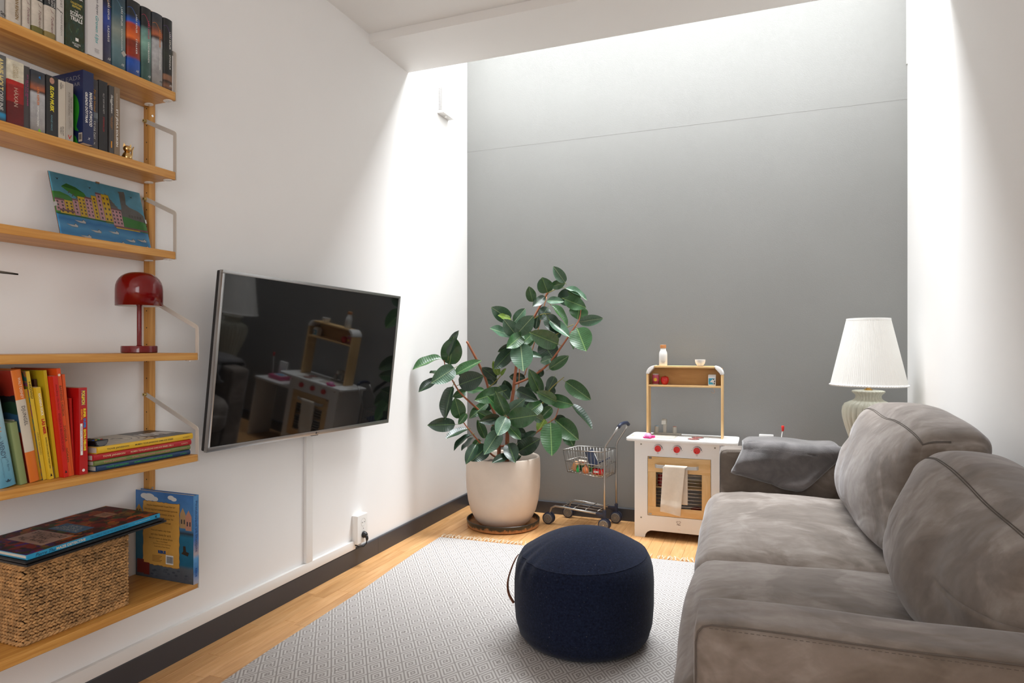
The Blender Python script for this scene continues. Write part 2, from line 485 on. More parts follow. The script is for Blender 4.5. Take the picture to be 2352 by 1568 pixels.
# ------------------------------------------------------------------ books
INKS = {}
def ink(c):
    if c not in INKS: INKS[c] = mat('print_ink_%d_%d_%d' % c, c, 0.55)
    return INKS[c]
DOWN = ((0, 0, -1), (0, 1, 0))
def book(label, X, y0, zs, W, H, D, cov, texts=(), lean=0.0, round_=0.0, group=None, name='book', page=None, tw=0.0, side=None):
    """upright book: spine faces +X at local x=0, thickness along +Y, height along Z. texts: (body, centre height, centre y/W, length, size, colour, opts)"""
    t = thing(name, label, 'book', (X, y0, zs + 0.0004), (R(lean), 0, R(tw)), group)
    c = 0.0022 if round_ else 0.0009
    prof = []
    if round_:
        for i in range(9):
            a = math.pi * i / 8; prof.append((-0.004 + round_ * math.sin(a), W / 2 - (W / 2) * math.cos(a)))
    else:
        prof = [(0, 0), (0, W)]
    outer = [(-D, 0)] + prof + [(-D, W)]
    inner = [(-D, W - c), (-c * 1.3 - (0.003 if round_ else 0), W - c), (-c * 1.3 - (0.003 if round_ else 0), c), (-D, c)]
    mats = [cov] + ([side] if side else [])
    cv = MB().prism(outer + inner, 0, H, 'Z')
    ob = cv.build('cover', cov, t, smooth=True)
    if side:
        MB().box((-D, -0.0002, 0), (-0.002, -0.0001, H)).build('cover_print', side, t)
    q = 0.003 if round_ else 0.0005
    MB().box((-D + 0.002, c, q), (-c * 1.3 - 0.003 * (1 if round_ else 0), W - c, H - q)).build('page_block', page or M_paper, t)
    for tx in texts:
        body, zc, yc, L, h, colr = tx[:6]; op = tx[6] if len(tx) > 6 else {}
        xo = 0.0
        if round_:
            a = math.acos(max(-1, min(1, 1 - 2 * yc))); xo = -0.004 + round_ * math.sin(a)
        lettering(t, body, ink(colr), (xo, yc * W, zc), (0, 0, -1), (0, 1, 0), L, h, lift=0.0006 if not round_ else 0.0009, **op)
    return t
def flat_text(t, body, xo, W, yc, zc, L, h, colr, **op):
    lettering(t, body, ink(colr), (xo, yc * W, zc), (0, 1, 0), (0, 0, 1), L, h, lift=0.0007, **op)
def emblem(t, xo, y, z, s, colr=(214, 212, 206)):
    """the publisher's joined letters at the foot of a spine"""
    lettering(t, 'AB', ink(colr), (xo, y, z), (0, 1, 0), (0, 0, 1), s, s * 0.75, name='emblem', shear=0.3, lift=0.0009)
def thread(t, W, H, colr, z0, z1, rd):
    """thin printed curve that runs over the spine"""
    pts = []
    for i in range(13):
        s = i / 12; y = W * (0.03 + 0.94 * s); a = math.acos(max(-1, min(1, 1 - 2 * y / W)))
        k = s * s * (3 - 2 * s)
        pts.append((-0.004 + rd * math.sin(a) + 0.0006, y, z0 + (z1 - z0) * k + 0.006 * math.sin(s * 6.3)))
    MB().tube(pts, 0.0005, 5).build('printed_line', ink(colr), t)

Z1, Z2, Z5 = 2.013, 1.743, 0.793
W_ = (224, 222, 216)
G1 = 'books on the top shelf'
par = (196, 186, 172)
book('pale grey book cut off at the picture edge, on the top shelf', -1.868, 1.072, Z1, 0.030, 0.215, 0.125, mat('grey_spine', (168, 166, 162), 0.5),
     [('&?', 0.012, 0.8, 0.02, 0.012, (60, 58, 58), dict(shear=0.4))], group=G1, round_=0.004)
def ring(label, y0, W, bot, top='dark', gold=None, t=()):
    H = 0.213
    st = [(0.0, bot if gold else par), (0.09 if gold else 0.001, par), (0.43, (36, 42, 44)), (0.47, (40, 40, 40))]
    if top == 'orange': st = [(0.0, par), (0.43, (36, 42, 44)), (0.47, (206, 128, 44)), (0.62, (60, 60, 58))]
    return book(label, -1.866, y0, Z1, W, H, 0.13, band_mat('parchment_spine', H, st, 0.5, var=0.12, wscale=40), t, round_=0.006, group=G1)
ring('thick parchment-coloured book with dark top and gold title, top shelf', 1.104, 0.037, par, t=[('SAGAN·RINGEN', 0.052, 0.62, 0.075, 0.0085, (128, 96, 32), dict(bold=0.01))])
ring('slim parchment book with orange band above its handwriting, top shelf', 1.1435, 0.021, par, 'orange', t=[('J. Tolkien', 0.048, 0.55, 0.062, 0.007, (120, 70, 80), dict(shear=0.5)), ('ETTER', 0.128, 0.6, 0.03, 0.005, (210, 190, 150))])
ring('parchment book with black top and olive foot band, top shelf', 1.167, 0.031, (104, 98, 46), gold=1, t=[('J. Tolkien', 0.053, 0.58, 0.066, 0.008, (110, 70, 60), dict(shear=0.5)), ('SAGAN OM DE', 0.125, 0.7, 0.06, 0.006, W_), ('TVÅ TORNEN', 0.13, 0.45, 0.06, 0.006, W_)])
ring('parchment book with black top and three-line white title, top shelf', 1.2005, 0.031, (134, 116, 64), gold=1, t=[('J. Tolkien', 0.053, 0.58, 0.066, 0.008, (120, 60, 66), dict(shear=0.5)), ('SAGAN OM', 0.12, 0.80, 0.05, 0.0042, W_), ('KONUNGENS', 0.122, 0.58, 0.056, 0.0042, W_), ('ÅTERKOMST', 0.126, 0.34, 0.056, 0.0052, W_)])
b_ = book('narrow white book with thin grey title, top shelf', -1.866, 1.2335, Z1, 0.020, 0.205, 0.125, mat('white_spine', (206, 200, 192), 0.45), [('NINNI REJDOS', 0.055, 0.6, 0.06, 0.0055, (110, 104, 100)), ('SKYLDIGHET', 0.135, 0.6, 0.06, 0.0055, (110, 104, 100))], group=G1)
MB().tube([(0.0006, 0.0, 0.098), (0.0006, 0.008, 0.094), (0.0006, 0.011, 0.09), (0.0006, 0.012, 0.094), (0.0006, 0.016, 0.089)], 0.0006, 5).build('printed_line', M_ink, b_)
def forest(name):
    m, nt, b = new_mat(name)
    f = noise_tex(nt, coords(nt, (1, 30, 8)), 3.0, 6, 0.65, 1.5)
    nt.links.new(ramp(nt, f, [(0.3, rgb((14, 20, 14))), (0.5, rgb((42, 52, 26))), (0.62, rgb((28, 58, 54))), (0.78, rgb((120, 140, 40)))]), b.inputs['Base Color'])
    b.inputs['Roughness'].default_value = 0.4
    return m
t = book('thick dark green book with stacked white block title, top shelf', -1.860, 1.2552, Z1, 0.053, 0.215, 0.135, forest('forest_print'), group=G1)
for body, z, L, h, c, bo in (('MAZE', 0.170, 0.034, 0.013, W_, 0.03), ('RUNNER', 0.155, 0.038, 0.012, W_, 0.03), ("COLLECTOR'S", 0.133, 0.034, 0.0062, (216, 190, 80), 0.02), ('EDITION', 0.124, 0.024, 0.0062, (216, 190, 80), 0.02),
                         ('THE', 0.112, 0.010, 0.005, W_, 0.01), ('SCORCH', 0.102, 0.036, 0.012, W_, 0.03), ('TRIALS', 0.088, 0.036, 0.012, W_, 0.03), ('DELACORTE', 0.017, 0.024, 0.0045, W_, 0.01), ('PRESS', 0.011, 0.013, 0.0045, W_, 0.01)):
    flat_text(t, body, 0.0, 0.053, 0.56, z, L, h, c, bold=bo)
MB().box((0.0003, 0.027, 0.026), (0.0006, 0.036, 0.035)).build('emblem', ink(W_), t)
t = book('tall white paperback with turquoise italic title, top shelf', -1.852, 1.3135, Z1, 0.046, 0.222, 0.150, mat('white_gloss_spine', (204, 200, 198), 0.35),
     [('marian keyes', 0.165, 0.62, 0.075, 0.010, (88, 86, 92), dict(shear=0.35)), ('Grown Ups', 0.083, 0.58, 0.082, 0.0125, (70, 160, 160), dict(shear=0.35, bold=0.01))], group=G1)
for k, (s, z) in enumerate((('PENGUIN', 0.024), ('MICHAEL', 0.0195), ('JOSEPH', 0.015))): flat_text(t, s, 0, 0.046, 0.6, z, 0.014, 0.003, (110, 106, 106))
def crime(label, y0, W, H, stops, title, line, name, tcol=None, var=0.25, interp='LINEAR', ac=W_, zc=None):
    m = band_mat(name, H, stops, 0.35, wob=0.06, wscale=22, interp=interp, var=var)
    zc = zc or H * 0.55
    tx = [('LARS KEPLER', zc + 0.036, 0.6, 0.058, 0.0056, ac, dict(bold=0.015, space=1.2)), (title, zc - 0.036, 0.6, 0.066 if len(title) > 8 else 0.048, 0.0056, tcol or W_, dict(bold=0.015, space=1.2))]
    t = book(label, -1.864, y0, Z1, W, H, 0.135, m, tx, round_=0.008, group=G1)
    emblem(t, 0.0037, W * 0.66, 0.016, min(0.010, W * 0.3), (206, 204, 198))
    if line: thread(t, W, H, line, H * 0.88, H * 0.78, 0.008)
    return t
K = (34, 36, 38)
crime('blue and violet thriller with white author line, top shelf', 1.363, 0.034, 0.232, [(0.0, (60, 58, 68)), (0.35, (54, 56, 96)), (0.62, (40, 66, 150)), (0.8, (36, 38, 60)), (0.9, K)], 'LAZARUS', (206, 150, 60), 'blue_violet_print')
t = crime('grey-teal thriller with pale diamond emblem, top shelf', 1.399, 0.047, 0.235, [(0.0, (56, 84, 92)), (0.25, (96, 124, 128)), (0.5, (128, 136, 126)), (0.72, (60, 92, 104)), (0.9, (44, 66, 78))], 'KANINJÄGAREN', (110, 150, 170), 'grey_teal_print', var=0.12)
MB().prism([(0.026, 0.052), (0.035, 0.062), (0.044, 0.052), (0.035, 0.042)], 0.0042, 0.0047, 'X').build('diamond_emblem', ink((170, 166, 158)), t)
crime('thriller with orange sunset over blue bands, top shelf', 1.449, 0.048, 0.236, [(0.0, (36, 64, 120)), (0.2, (30, 80, 170)), (0.25, (150, 44, 16)), (0.45, (120, 40, 20)), (0.5, (206, 96, 36)), (0.68, (170, 60, 26)), (0.72, (30, 84, 176)), (0.8, K)], 'STALKER', (60, 110, 190), 'sunset_print', interp='EASE')
crime('pale teal-green thriller with pink author line, top shelf', 1.4992, 0.037, 0.236, [(0.0, (48, 78, 72)), (0.25, (60, 92, 84)), (0.5, (120, 160, 146)), (0.68, (100, 140, 134)), (0.75, K)], 'SANDMANNEN', (190, 60, 90), 'pale_teal_print', ac=(206, 70, 100))
def plankprint(name, H):
    return band_mat(name, H, [(0.0, (130, 124, 118)), (0.15, (150, 146, 144)), (0.3, (166, 164, 164)), (0.62, (170, 170, 172)), (0.66, (70, 50, 44)), (0.7, (168, 92, 58)), (0.82, (70, 66, 66)), (0.95, (50, 54, 62))], 0.35, 0.04, 26, 'LINEAR', 0.25)
t = book('thriller with weathered grey plank print and orange letters, top shelf', -1.864, 1.5385, Z1, 0.041, 0.237, 0.135, plankprint('grey_plank_print', 0.237),
     [('LARS KEPLER', 0.156, 0.6, 0.058, 0.0056, (214, 130, 60), dict(bold=0.015)), ('HYPNOTISÖREN', 0.088, 0.62, 0.066, 0.0056, W_, dict(bold=0.015))], round_=0.008, group=G1)
emblem(t, 0.0037, 0.028, 0.016, 0.010, (60, 58, 58)); thread(t, 0.041, 0.237, (206, 120, 50), 0.2, 0.178, 0.008)
crime('black thriller with brown bark foot, rightmost on the top shelf', 1.5805, 0.036, 0.238, [(0.0, (60, 50, 44)), (0.05, (128, 88, 64)), (0.12, (40, 30, 26)), (0.14, (132, 92, 68)), (0.2, (140, 100, 74)), (0.22, K), (0.5, (40, 46, 38)), (0.6, K)], 'SPINDELN', (100, 70, 130), 'bark_print', var=0.15)

# second shelf
G2 = 'books on the second shelf'
t = book('dark paperback with big pale letters at the picture edge, second shelf', -1.868, 1.062, Z2, 0.041, 0.176, 0.115, band_mat('grey_photo_print', 0.176, [(0, (50, 60, 66)), (0.12, (40, 130, 170)), (0.16, (56, 62, 64)), (0.5, (70, 72, 74)), (0.75, (120, 120, 118)), (0.95, (90, 92, 92))], 0.4, 0.05, 20, 'EASE', 0.2),
     [('ANNE HOLT', 0.125, 0.68, 0.085, 0.013, (216, 196, 130), dict(bold=0.03)), ('OFFLINE', 0.055, 0.7, 0.05, 0.010, W_, {})], group=G2)
t = book('thick blood-red book with cream top on the second shelf', -1.864, 1.1035, Z2, 0.041, 0.172, 0.115, band_mat('red_cream_print', 0.172, [(0.0, (92, 12, 14)), (0.35, (140, 18, 16)), (0.62, (168, 28, 20)), (0.69, (206, 198, 176))], 0.35, 0.035, 40, 'CONSTANT', 0.2),
     [('HÄXAN', 0.075, 0.55, 0.05, 0.012, (196, 170, 150)), ('CAMILLA\nLÄCKBERG', 0.143, 0.5, 0.036, 0.014, (170, 150, 112))], group=G2)
book('slim charcoal paperback with pink title on the second shelf', -1.866, 1.1455, Z2, 0.0155, 0.170, 0.112, mat('charcoal_spine', (66, 62, 62), 0.4), [('ETT ÅR PÅ TVÅ SEKUNDER', 0.105, 0.66, 0.085, 0.0036, (200, 60, 130)), ('STINA WOLLTER', 0.11, 0.34, 0.045, 0.0036, (170, 60, 120))], group=G2)
t = book('creased paperback with grey plank print on the second shelf', -1.862, 1.1620, Z2, 0.0365, 0.167, 0.11, plankprint('grey_plank_print_small', 0.167),
     [('LARS KEPLER', 0.098, 0.5, 0.05, 0.006, (206, 120, 60), dict(bold=0.02)), ('HYPNOTISÖREN', 0.043, 0.5, 0.055, 0.006, W_, dict(bold=0.02))], group=G2)
MB().prism([(0.018, 0.001), (0.026, 0.001), (0.023, 0.008), (0.02, 0.009)], 0.0002, 0.0006, 'X').build('printed_spot', ink((120, 180, 40)), t)
MB().prism([(0.019, 0.150), (0.025, 0.146), (0.024, 0.155), (0.020, 0.153)], 0.0002, 0.0006, 'X').build('printed_spot', ink((30, 110, 170)), t)
t = book('black paperback with large yellow italic title on the second shelf', -1.860, 1.2005, Z2, 0.0325, 0.167, 0.112, mat('black_spine', (34, 33, 34), 0.35),
     [('ELON MUSK', 0.103, 0.48, 0.072, 0.0105, (220, 206, 50), dict(bold=0.04, shear=0.2)), ('ASHLEE VANCE', 0.036, 0.45, 0.044, 0.0048, (110, 160, 170))], group=G2)
mp_ = MB(); mp_.prism([(0.0155 + 0.0065 * math.cos(a * math.pi / 8), 0.154 + 0.009 * math.sin(a * math.pi / 8)) for a in range(16)], 0.0002, 0.0005, 'X')
mp_.build('printed_portrait', mat('portrait_print', (170, 126, 106), 0.5, var=0.3, vscale=160), t)
t = book('cream paperback with small grey corner titles, second shelf', -1.860, 1.2338, Z2, 0.0195, 0.165, 0.11, mat('cream_spine', (196, 186, 170), 0.5),
     [('JÄG\nTRAPPS', 0.150, 0.5, 0.02, 0.011, (90, 84, 80)), ('EN DJUPT\nMÖRKT', 0.022, 0.5, 0.026, 0.011, (90, 84, 80))], group=G2)
book('pale grey paperback with a red tick at its foot, second shelf', -1.858, 1.2540, Z2, 0.0205, 0.166, 0.11, mat('pale_grey_spine', (172, 164, 152), 0.45),
     [('THE POWER OF', 0.105, 0.72, 0.045, 0.0045, (96, 90, 86)), ('POSITIVE THINKING', 0.105, 0.42, 0.066, 0.005, (110, 100, 92)), ('NORMAN\nVINCENT PEALE', 0.05, 0.55, 0.035, 0.008, (140, 130, 120))], group=G2)
t = bpy.data.objects[[o.name for o in COL.objects if o.name.startswith('book')][-1]] if False else None
tk = [o for o in COL.objects if o.get('label') == 'pale grey paperback with a red tick at its foot, second shelf'][0]
MB().prism([(0.005, 0.016), (0.010, 0.004), (0.016, 0.017), (0.0145, 0.017), (0.010, 0.008), (0.0075, 0.015)], 0.0002, 0.0006, 'X').build('red_tick', ink((190, 24, 24)), tk)
t = book('tall navy hardback with white capitals and green cover shapes, second shelf', -1.838, 1.2895, Z2, 0.0315, 0.212, 0.150, mat('navy_cover', (22, 34, 76), 0.4),
     [('MARGARET ATWOOD', 0.103, 0.72, 0.100, 0.0088, W_, dict(bold=0.03, shear=0.1)), ('GILEADS DÖTTRAR', 0.105, 0.34, 0.090, 0.0088, W_, dict(bold=0.03, shear=0.1))], group=G2)
flat_text(t, 'X', 0, 0.0315, 0.55, 0.016, 0.008, 0.007, W_, shear=0.4)
NX, NZ = (1, 0, 0), (0, 0, 1)
lettering(t, 'GILEADS', ink((120, 120, 128)), (-0.062, 0, 0.192), NX, NZ, 0.10, 0.013, lift=0.0006)
lettering(t, 'DÖTTRAR', ink((120, 120, 128)), (-0.062, 0, 0.174), NX, NZ, 0.10, 0.013, lift=0.0006)
sh = [(-0.075, 0.155)] + [(-0.05 + 0.034 * math.cos(R(a)), 0.10 + 0.05 * math.sin(R(a))) for a in range(80, -40, -15)] + [(-0.028, 0.05), (-0.018, 0.035), (-0.034, 0.04), (-0.05, 0.07), (-0.08, 0.1)]
MB().prism(sh, -0.0008, -0.0003, 'Y').build('cover_shape', ink((36, 130, 28)), t)
MB().prism([(-0.075, 0.0), (-0.02, 0.0), (-0.03, 0.02), (-0.05, 0.035), (-0.07, 0.03)], -0.0008, -0.0003, 'Y').build('cover_shape', ink((36, 130, 28)), t)
MB().box((-0.018, -0.0009, 0.004), (-0.003, -0.0003, 0.03)).build('barcode_label', ink((170, 160, 148)), t)
for k in range(7): MB().box((-0.016 + k * 0.0017, -0.0012, 0.01), (-0.0152 + k * 0.0017, -0.0009, 0.026)).build('barcode_bar', M_ink, t)
t = book('dark paperback with amber title over a photo strip, second shelf', -1.858, 1.3262, Z2, 0.0225, 0.205, 0.112, band_mat('dark_photo_spine', 0.205, [(0, (66, 62, 66)), (0.38, (70, 76, 82)), (0.44, (110, 116, 120)), (0.52, (66, 62, 64)), (0.55, (58, 54, 56))], 0.4),
     [('För dig blottad', 0.142, 0.5, 0.066, 0.0085, (206, 146, 54), dict(shear=0.25)), ('SYLVIA DAY', 0.054, 0.5, 0.054, 0.0075, W_)], group=G2)
flat_text(t, 'X', 0, 0.0225, 0.5, 0.014, 0.007, 0.007, W_, shear=0.4)
t = book('black paperback with white and red small capitals, second shelf', -1.858, 1.3515, Z2, 0.0275, 0.210, 0.112, mat('matt_black_spine', (38, 37, 38), 0.5),
     [('ALLT SOM VAR MITT', 0.143, 0.55, 0.062, 0.0048, (176, 172, 168)), ('STENWALLER', 0.080, 0.55, 0.045, 0.0048, (170, 34, 34))], group=G2)
t = book('slim grey-brown booklet with white script title, second shelf', -1.856, 1.3835, Z2, 0.0145, 0.205, 0.112, mat('slate_spine', (70, 66, 64), 0.45),
     [('Skäggboken', 0.150, 0.5, 0.056, 0.009, W_, dict(shear=0.3)), ('DET STORA\nHÄNGET', 0.092, 0.5, 0.04, 0.006, (180, 120, 40))], group=G2)
MB().box((0.0003, 0.005, 0.016), (0.0007, 0.0085, 0.036)).build('printed_bar', ink((206, 140, 40)), t)
book('taupe paperback with bold white capitals, rightmost on the second shelf', -1.856, 1.3995, Z2, 0.0185, 0.207, 0.112, mat('taupe_spine', (126, 106, 84), 0.5),
     [('FATIMA BREMMER', 0.165, 0.45, 0.045, 0.0038, (200, 190, 176)), ('ETT JÄVLA SOLSKEN', 0.082, 0.48, 0.115, 0.0095, W_, dict(bold=0.03))], group=G2)

# gold cat ornament
cat = thing('cat_figurine', 'small shiny gold cat ornament beside the books on the second shelf', 'figurine', (-1.878, 1.459, Z2), (0, 0, R(-22)))
M_gold = mat('polished_gold', (214, 176, 116), 0.16, 1.0)
cm = MB(); cm.lathe([(0.0001, 0.0), (0.0135, 0.0008), (0.0155, 0.005), (0.0150, 0.011), (0.011, 0.02), (0.007, 0.026), (0.0001, 0.029)], 20)
cm.build('body', M_gold, cat, smooth='all')
hd = MB(); hd.sphere((0.004, 0, 0.034), (0.0105, 0.0125, 0.0105), 18, 12)
hd.build('head', M_gold, cat, smooth='all')
for s_ in (-1, 1):
    MB().add([(0.001, s_ * 0.004, 0.042), (0.007, s_ * 0.004, 0.042), (0.004, s_ * 0.0125, 0.038), (0.004, s_ * 0.010, 0.052)], [(0, 1, 3), (1, 2, 3), (2, 0, 3), (0, 2, 1)]).build('ear', M_gold, cat)
MB().tube([(-0.008, 0.010, 0.003), (-0.014, 0.016, 0.01), (-0.014, 0.018, 0.024), (-0.012, 0.018, 0.036), (-0.010, 0.022, 0.048)], [0.003, 0.003, 0.0028, 0.0024, 0.0016], 8).build('tail', M_gold, cat, smooth='all')

# ------------------------------------------------------------------ framed village picture on the third shelf
PW, PH = 0.302, 0.212
pic = thing('framed_picture', 'frameless clip-framed naive picture of a pink and yellow harbour village', 'picture', (-1.925, 1.287, 1.4735), (0, R(-16.0), 0))
# local: y 0..PW, z 0..PH, front towards +x
rbox('backing_board', (-0.006, 0, 0), (-0.003, PW, PH), mat('hardboard', (110, 78, 56), 0.8), pic, bevel=0.0003)
pcols = dict(sky=(104, 186, 214), sea=(40, 128, 190), sealight=(96, 178, 224), green=(70, 156, 66), dgreen=(30, 118, 44), pink=(236, 184, 190), yellow=(246, 208, 58), win=(92, 70, 80), roof=(150, 100, 104),
             grey=(128, 126, 122), white=(232, 232, 232), ink=(50, 56, 66), dk=(112, 104, 100))
pn = list(pcols); pm = []
for k in pn:
    if k == 'sea':
        pm.append(band_mat('painted_sea', PH, [(0.0, (110, 196, 240)), (0.12, (62, 158, 218)), (0.2, (100, 188, 234)), (0.3, (44, 140, 206)), (0.36, (74, 168, 222)), (0.44, (38, 130, 198))], 0.6, 0.1, 28, 'LINEAR'))
    else: pm.append(mat('painted_' + k, pcols[k], 0.6, var=0.10, vscale=40))
pr = MB(); layer = [0]
def pp(poly, k):
    layer[0] += 1; x = -0.0029 + 0.00001 * layer[0]
    pr.add([(x, a * PW, b * PH) for a, b in poly], [tuple(range(len(poly)))], pn.index(k))
def pr_(a0, b0, a1, b1, k): pp([(a0, b0), (a1, b0), (a1, b1), (a0, b1)], k)
pr_(0, 0, 1, 1, 'sky'); pr_(0, 0, 1, 0.40, 'sea')
pp([(0, 0.38), (0.0, 0.70), (0.08, 0.715), (0.16, 0.68), (0.24, 0.60), (0.3, 0.5), (0.3, 0.38)], 'green')
pp([(0.70, 0.33), (0.72, 0.52), (0.80, 0.53), (0.9, 0.50), (1.0, 0.48), (1.0, 0.30), (0.9, 0.31)], 'green')
pp([(0.70, 0.52), (0.73, 0.66), (0.735, 0.90), (0.725, 0.93), (0.80, 0.95), (0.805, 0.90), (0.795, 0.74), (0.83, 0.70), (0.93, 0.66), (0.99, 0.60), (1.0, 0.48), (0.85, 0.5), (0.78, 0.52)], 'grey')
for i in range(5): pr_(0.80 + i * 0.033, 0.53, 0.822 + i * 0.033, 0.57, 'dk')
pp([(0.56, 0.86), (0.70, 0.62), (0.70, 0.60), (0.575, 0.62)], 'grey')
for i in range(4): pp([(0.565, 0.80 - i * 0.04), (0.60 + i * 0.03, 0.80 - i * 0.045), (0.60 + i * 0.03, 0.794 - i * 0.045), (0.565, 0.794 - i * 0.04)], 'dk')
pp([(0.135, 0.83), (0.10, 0.80), (0.16, 0.74), (0.26, 0.66), (0.34, 0.60), (0.37, 0.66), (0.33, 0.77), (0.24, 0.83), (0.16, 0.86)], 'green')
pp([(0.105, 0.81), (0.16, 0.865), (0.25, 0.835), (0.33, 0.77), (0.25, 0.79), (0.16, 0.80)], 'dgreen')
for a, b in ((0.155, 0.71), (0.19, 0.67), (0.225, 0.64)): pp([(a, b), (a + 0.012, b + 0.01), (a + 0.035, b + 0.055), (a + 0.022, b + 0.055)], 'dk')
BL = [(0.01, 0.41, 0.105, 0.60, 'pink', 2, 3), (0.105, 0.42, 0.19, 0.60, 'yellow', 2, 3), (0.19, 0.39, 0.25, 0.64, 'pink', 1, 4), (0.25, 0.39, 0.325, 0.70, 'yellow', 2, 5), (0.325, 0.385, 0.40, 0.71, 'pink', 2, 5), (0.40, 0.38, 0.455, 0.76, 'yellow', 1, 6), (0.455, 0.375, 0.515, 0.82, 'pink', 1, 6), (0.515, 0.36, 0.60, 0.82, 'yellow', 2, 5), (0.60, 0.345, 0.715, 0.62, 'pink', 3, 4), (0.045, 0.385, 0.19, 0.44, 'yellow', 3, 1)]
for a0, b0, a1, b1, k, nw, nh in BL:
    pr_(a0 - 0.002, b0, a1 + 0.002, b1 + 0.004, 'ink'); pr_(a0, b0, a1, b1, k)
    if k == 'pink' or nh == 1: pr_(a0, b1 - 0.02, a1, b1 + 0.008, 'roof')
    for i in range(nw):
        for j in range(nh):
            ww = min(0.02, (a1 - a0) / (nw + 1.2) * 0.62); hh = min(0.035, (b1 - b0) / (nh + 0.6) * 0.5)
            cx = a0 + (a1 - a0) * (i + 0.5) / nw; cy = b0 + 0.02 + (b1 - b0 - 0.04) * (j + 0.5) / nh
            pr_(cx - ww / 2, cy - hh / 2, cx + ww / 2, cy + hh / 2, 'win')
pr_(0.0, 0.365, 0.6, 0.385, 'dgreen'); pr_(0.60, 0.315, 1.0, 0.345, 'roof'); pr_(0.62, 0.30, 0.9, 0.318, 'yellow')
for a, b in ((0.17, 0.28), (0.08, 0.20), (0.32, 0.17), (0.52, 0.20), (0.2, 0.06), (0.84, 0.14), (0.7, 0.11), (0.86, 0.03), (0.57, 0.04)):
    pp([(a - 0.002, b + 0.03), (a + 0.05, b - 0.003), (a + 0.112, b - 0.002), (a + 0.118, b + 0.028), (a + 0.09, b + 0.058), (a + 0.075, b + 0.03)], 'ink')
    pp([(a, b + 0.028), (a + 0.05, b), (a + 0.11, b), (a + 0.115, b + 0.025), (a + 0.09, b + 0.05), (a + 0.08, b + 0.028)], 'white')
for a, b in ((0.07, 0.91), (0.40, 0.88), (0.87, 0.88)):
    pp([(a - 0.03, b + 0.015), (a, b), (a + 0.028, b + 0.018), (a, b + 0.006)], 'ink'); pp([(a - 0.006, b), (a + 0.012, b + 0.002), (a + 0.004, b - 0.02)], 'ink')
pr.build('print', pm, pic, fixn=False)
m_, nt_, b__ = new_mat('picture_glass')
tr = N(nt_, 'ShaderNodeBsdfTransparent'); gl = N(nt_, 'ShaderNodeBsdfGlossy'); gl.inputs['Roughness'].default_value = 0.0
fr = N(nt_, 'ShaderNodeFresnel'); fr.inputs['IOR'].default_value = 1.5; mx = N(nt_, 'ShaderNodeMixShader')
nt_.links.new(fr.outputs[0], mx.inputs[0]); nt_.links.new(tr.outputs[0], mx.inputs[1]); nt_.links.new(gl.outputs[0], mx.inputs[2])
nt_.links.new(mx.outputs[0], nt_.nodes['Material Output'].inputs['Surface'])
MB().add([(0, 0, 0), (0, PW, 0), (0, PW, PH), (0, 0, PH)], [(0, 1, 2, 3)]).build('glass_pane', m_, pic, fixn=False)
for y, z, hor in ((PW / 2, PH, 1), (0, PH / 2, 0), (PW, PH / 2, 0)):
    if hor: MB().box((-0.007, y - 0.006, z - 0.005), (0.0012, y + 0.006, z + 0.001)).build('metal_clip', M_chrome, pic)
    else: MB().box((-0.007, y - (0.001 if y == 0 else 0.005), z - 0.007), (0.0012, y + (0.005 if y == 0 else 0.001), z + 0.007)).build('metal_clip', M_chrome, pic)

# ------------------------------------------------------------------ red mushroom lamp on the fourth shelf
M_red = mat('red_lacquer', (112, 6, 8), 0.12)
rl = thing('mushroom_lamp', 'glossy red mushroom table lamp with domed shade on the shelf', 'lamp', (-1.885, 1.508, 1.1315))
rl_b = MB().lathe([(0.0001, 0.0), (0.050, 0.0), (0.0525, 0.002), (0.0525, 0.020), (0.0513, 0.0225), (0.0001, 0.0225)], 48).build('base', M_red, rl, smooth=True)
MB().lathe([(0.0078, 0.022), (0.0085, 0.024), (0.0072, 0.026), (0.0072, 0.15), (0.009, 0.155), (0.009, 0.19)], 20).build('stem', M_red, rl, smooth=True)
prof = [(0.0665, 0.152), (0.0685, 0.152), (0.0685, 0.203)] + [(0.0685 * math.cos(R(a)) ** 0.75, 0.203 + 0.058 * math.sin(R(a)) ** 0.9) for a in (12, 24, 36, 48, 60, 70, 78, 85)] + [(0.0001, 0.2614)]
inner = [(0.0001, 0.258)] + [(0.0665 * math.cos(R(a)) ** 0.75, 0.203 + 0.055 * math.sin(R(a)) ** 0.9) for a in (85, 70, 48, 24)] + [(0.0665, 0.203), (0.0665, 0.152)]
MB().lathe(prof, 56).build('shade', M_red, rl, smooth='all')
MB().lathe(inner, 40).build('shade_lining', M_pad, rl, smooth=True)

# dry curved leaf tip that reaches into the picture on the fourth shelf
vs_ = thing('dried_sprig', 'dark dried leaf tip reaching in above the fourth shelf, left edge', 'plant', (-1.90, 0.965, 1.1315))
M_dry = mat('dry_leaf', (84, 76, 66), 0.6)
MB().lathe([(0.0001, 0), (0.028, 0), (0.036, 0.03), (0.032, 0.07), (0.012, 0.11), (0.012, 0.13), (0.015, 0.135)], 28).build('vase', mat('dark_vase', (62, 60, 58), 0.5), vs_, smooth=True)
def leafstrip(pts, w):
    mb = MB()
    def fn(u, v):
        i = v * (len(pts) - 1); k = min(int(i), len(pts) - 2); f = i - k
        p = Vector(pts[k]).lerp(Vector(pts[k + 1]), f); s = math.sin(math.pi * min(1, 0.15 + v * 0.85)) ** 0.7
        return (p.x, p.y, p.z + (u - 0.5) * w * s + 0.004 * (abs(u - 0.5) * 2))
    return mb.grid(fn, 4, 24)
pts = [(0, 0, 0.13), (0.0, 0.008, 0.17), (0.0, 0.03, 0.197), (0.003, 0.06, 0.212), (0.003, 0.12, 0.2155), (0.003, 0.186, 0.2155)]
leafstrip(pts, 0.012).build('leaf', M_dry, vs_, smooth=True)
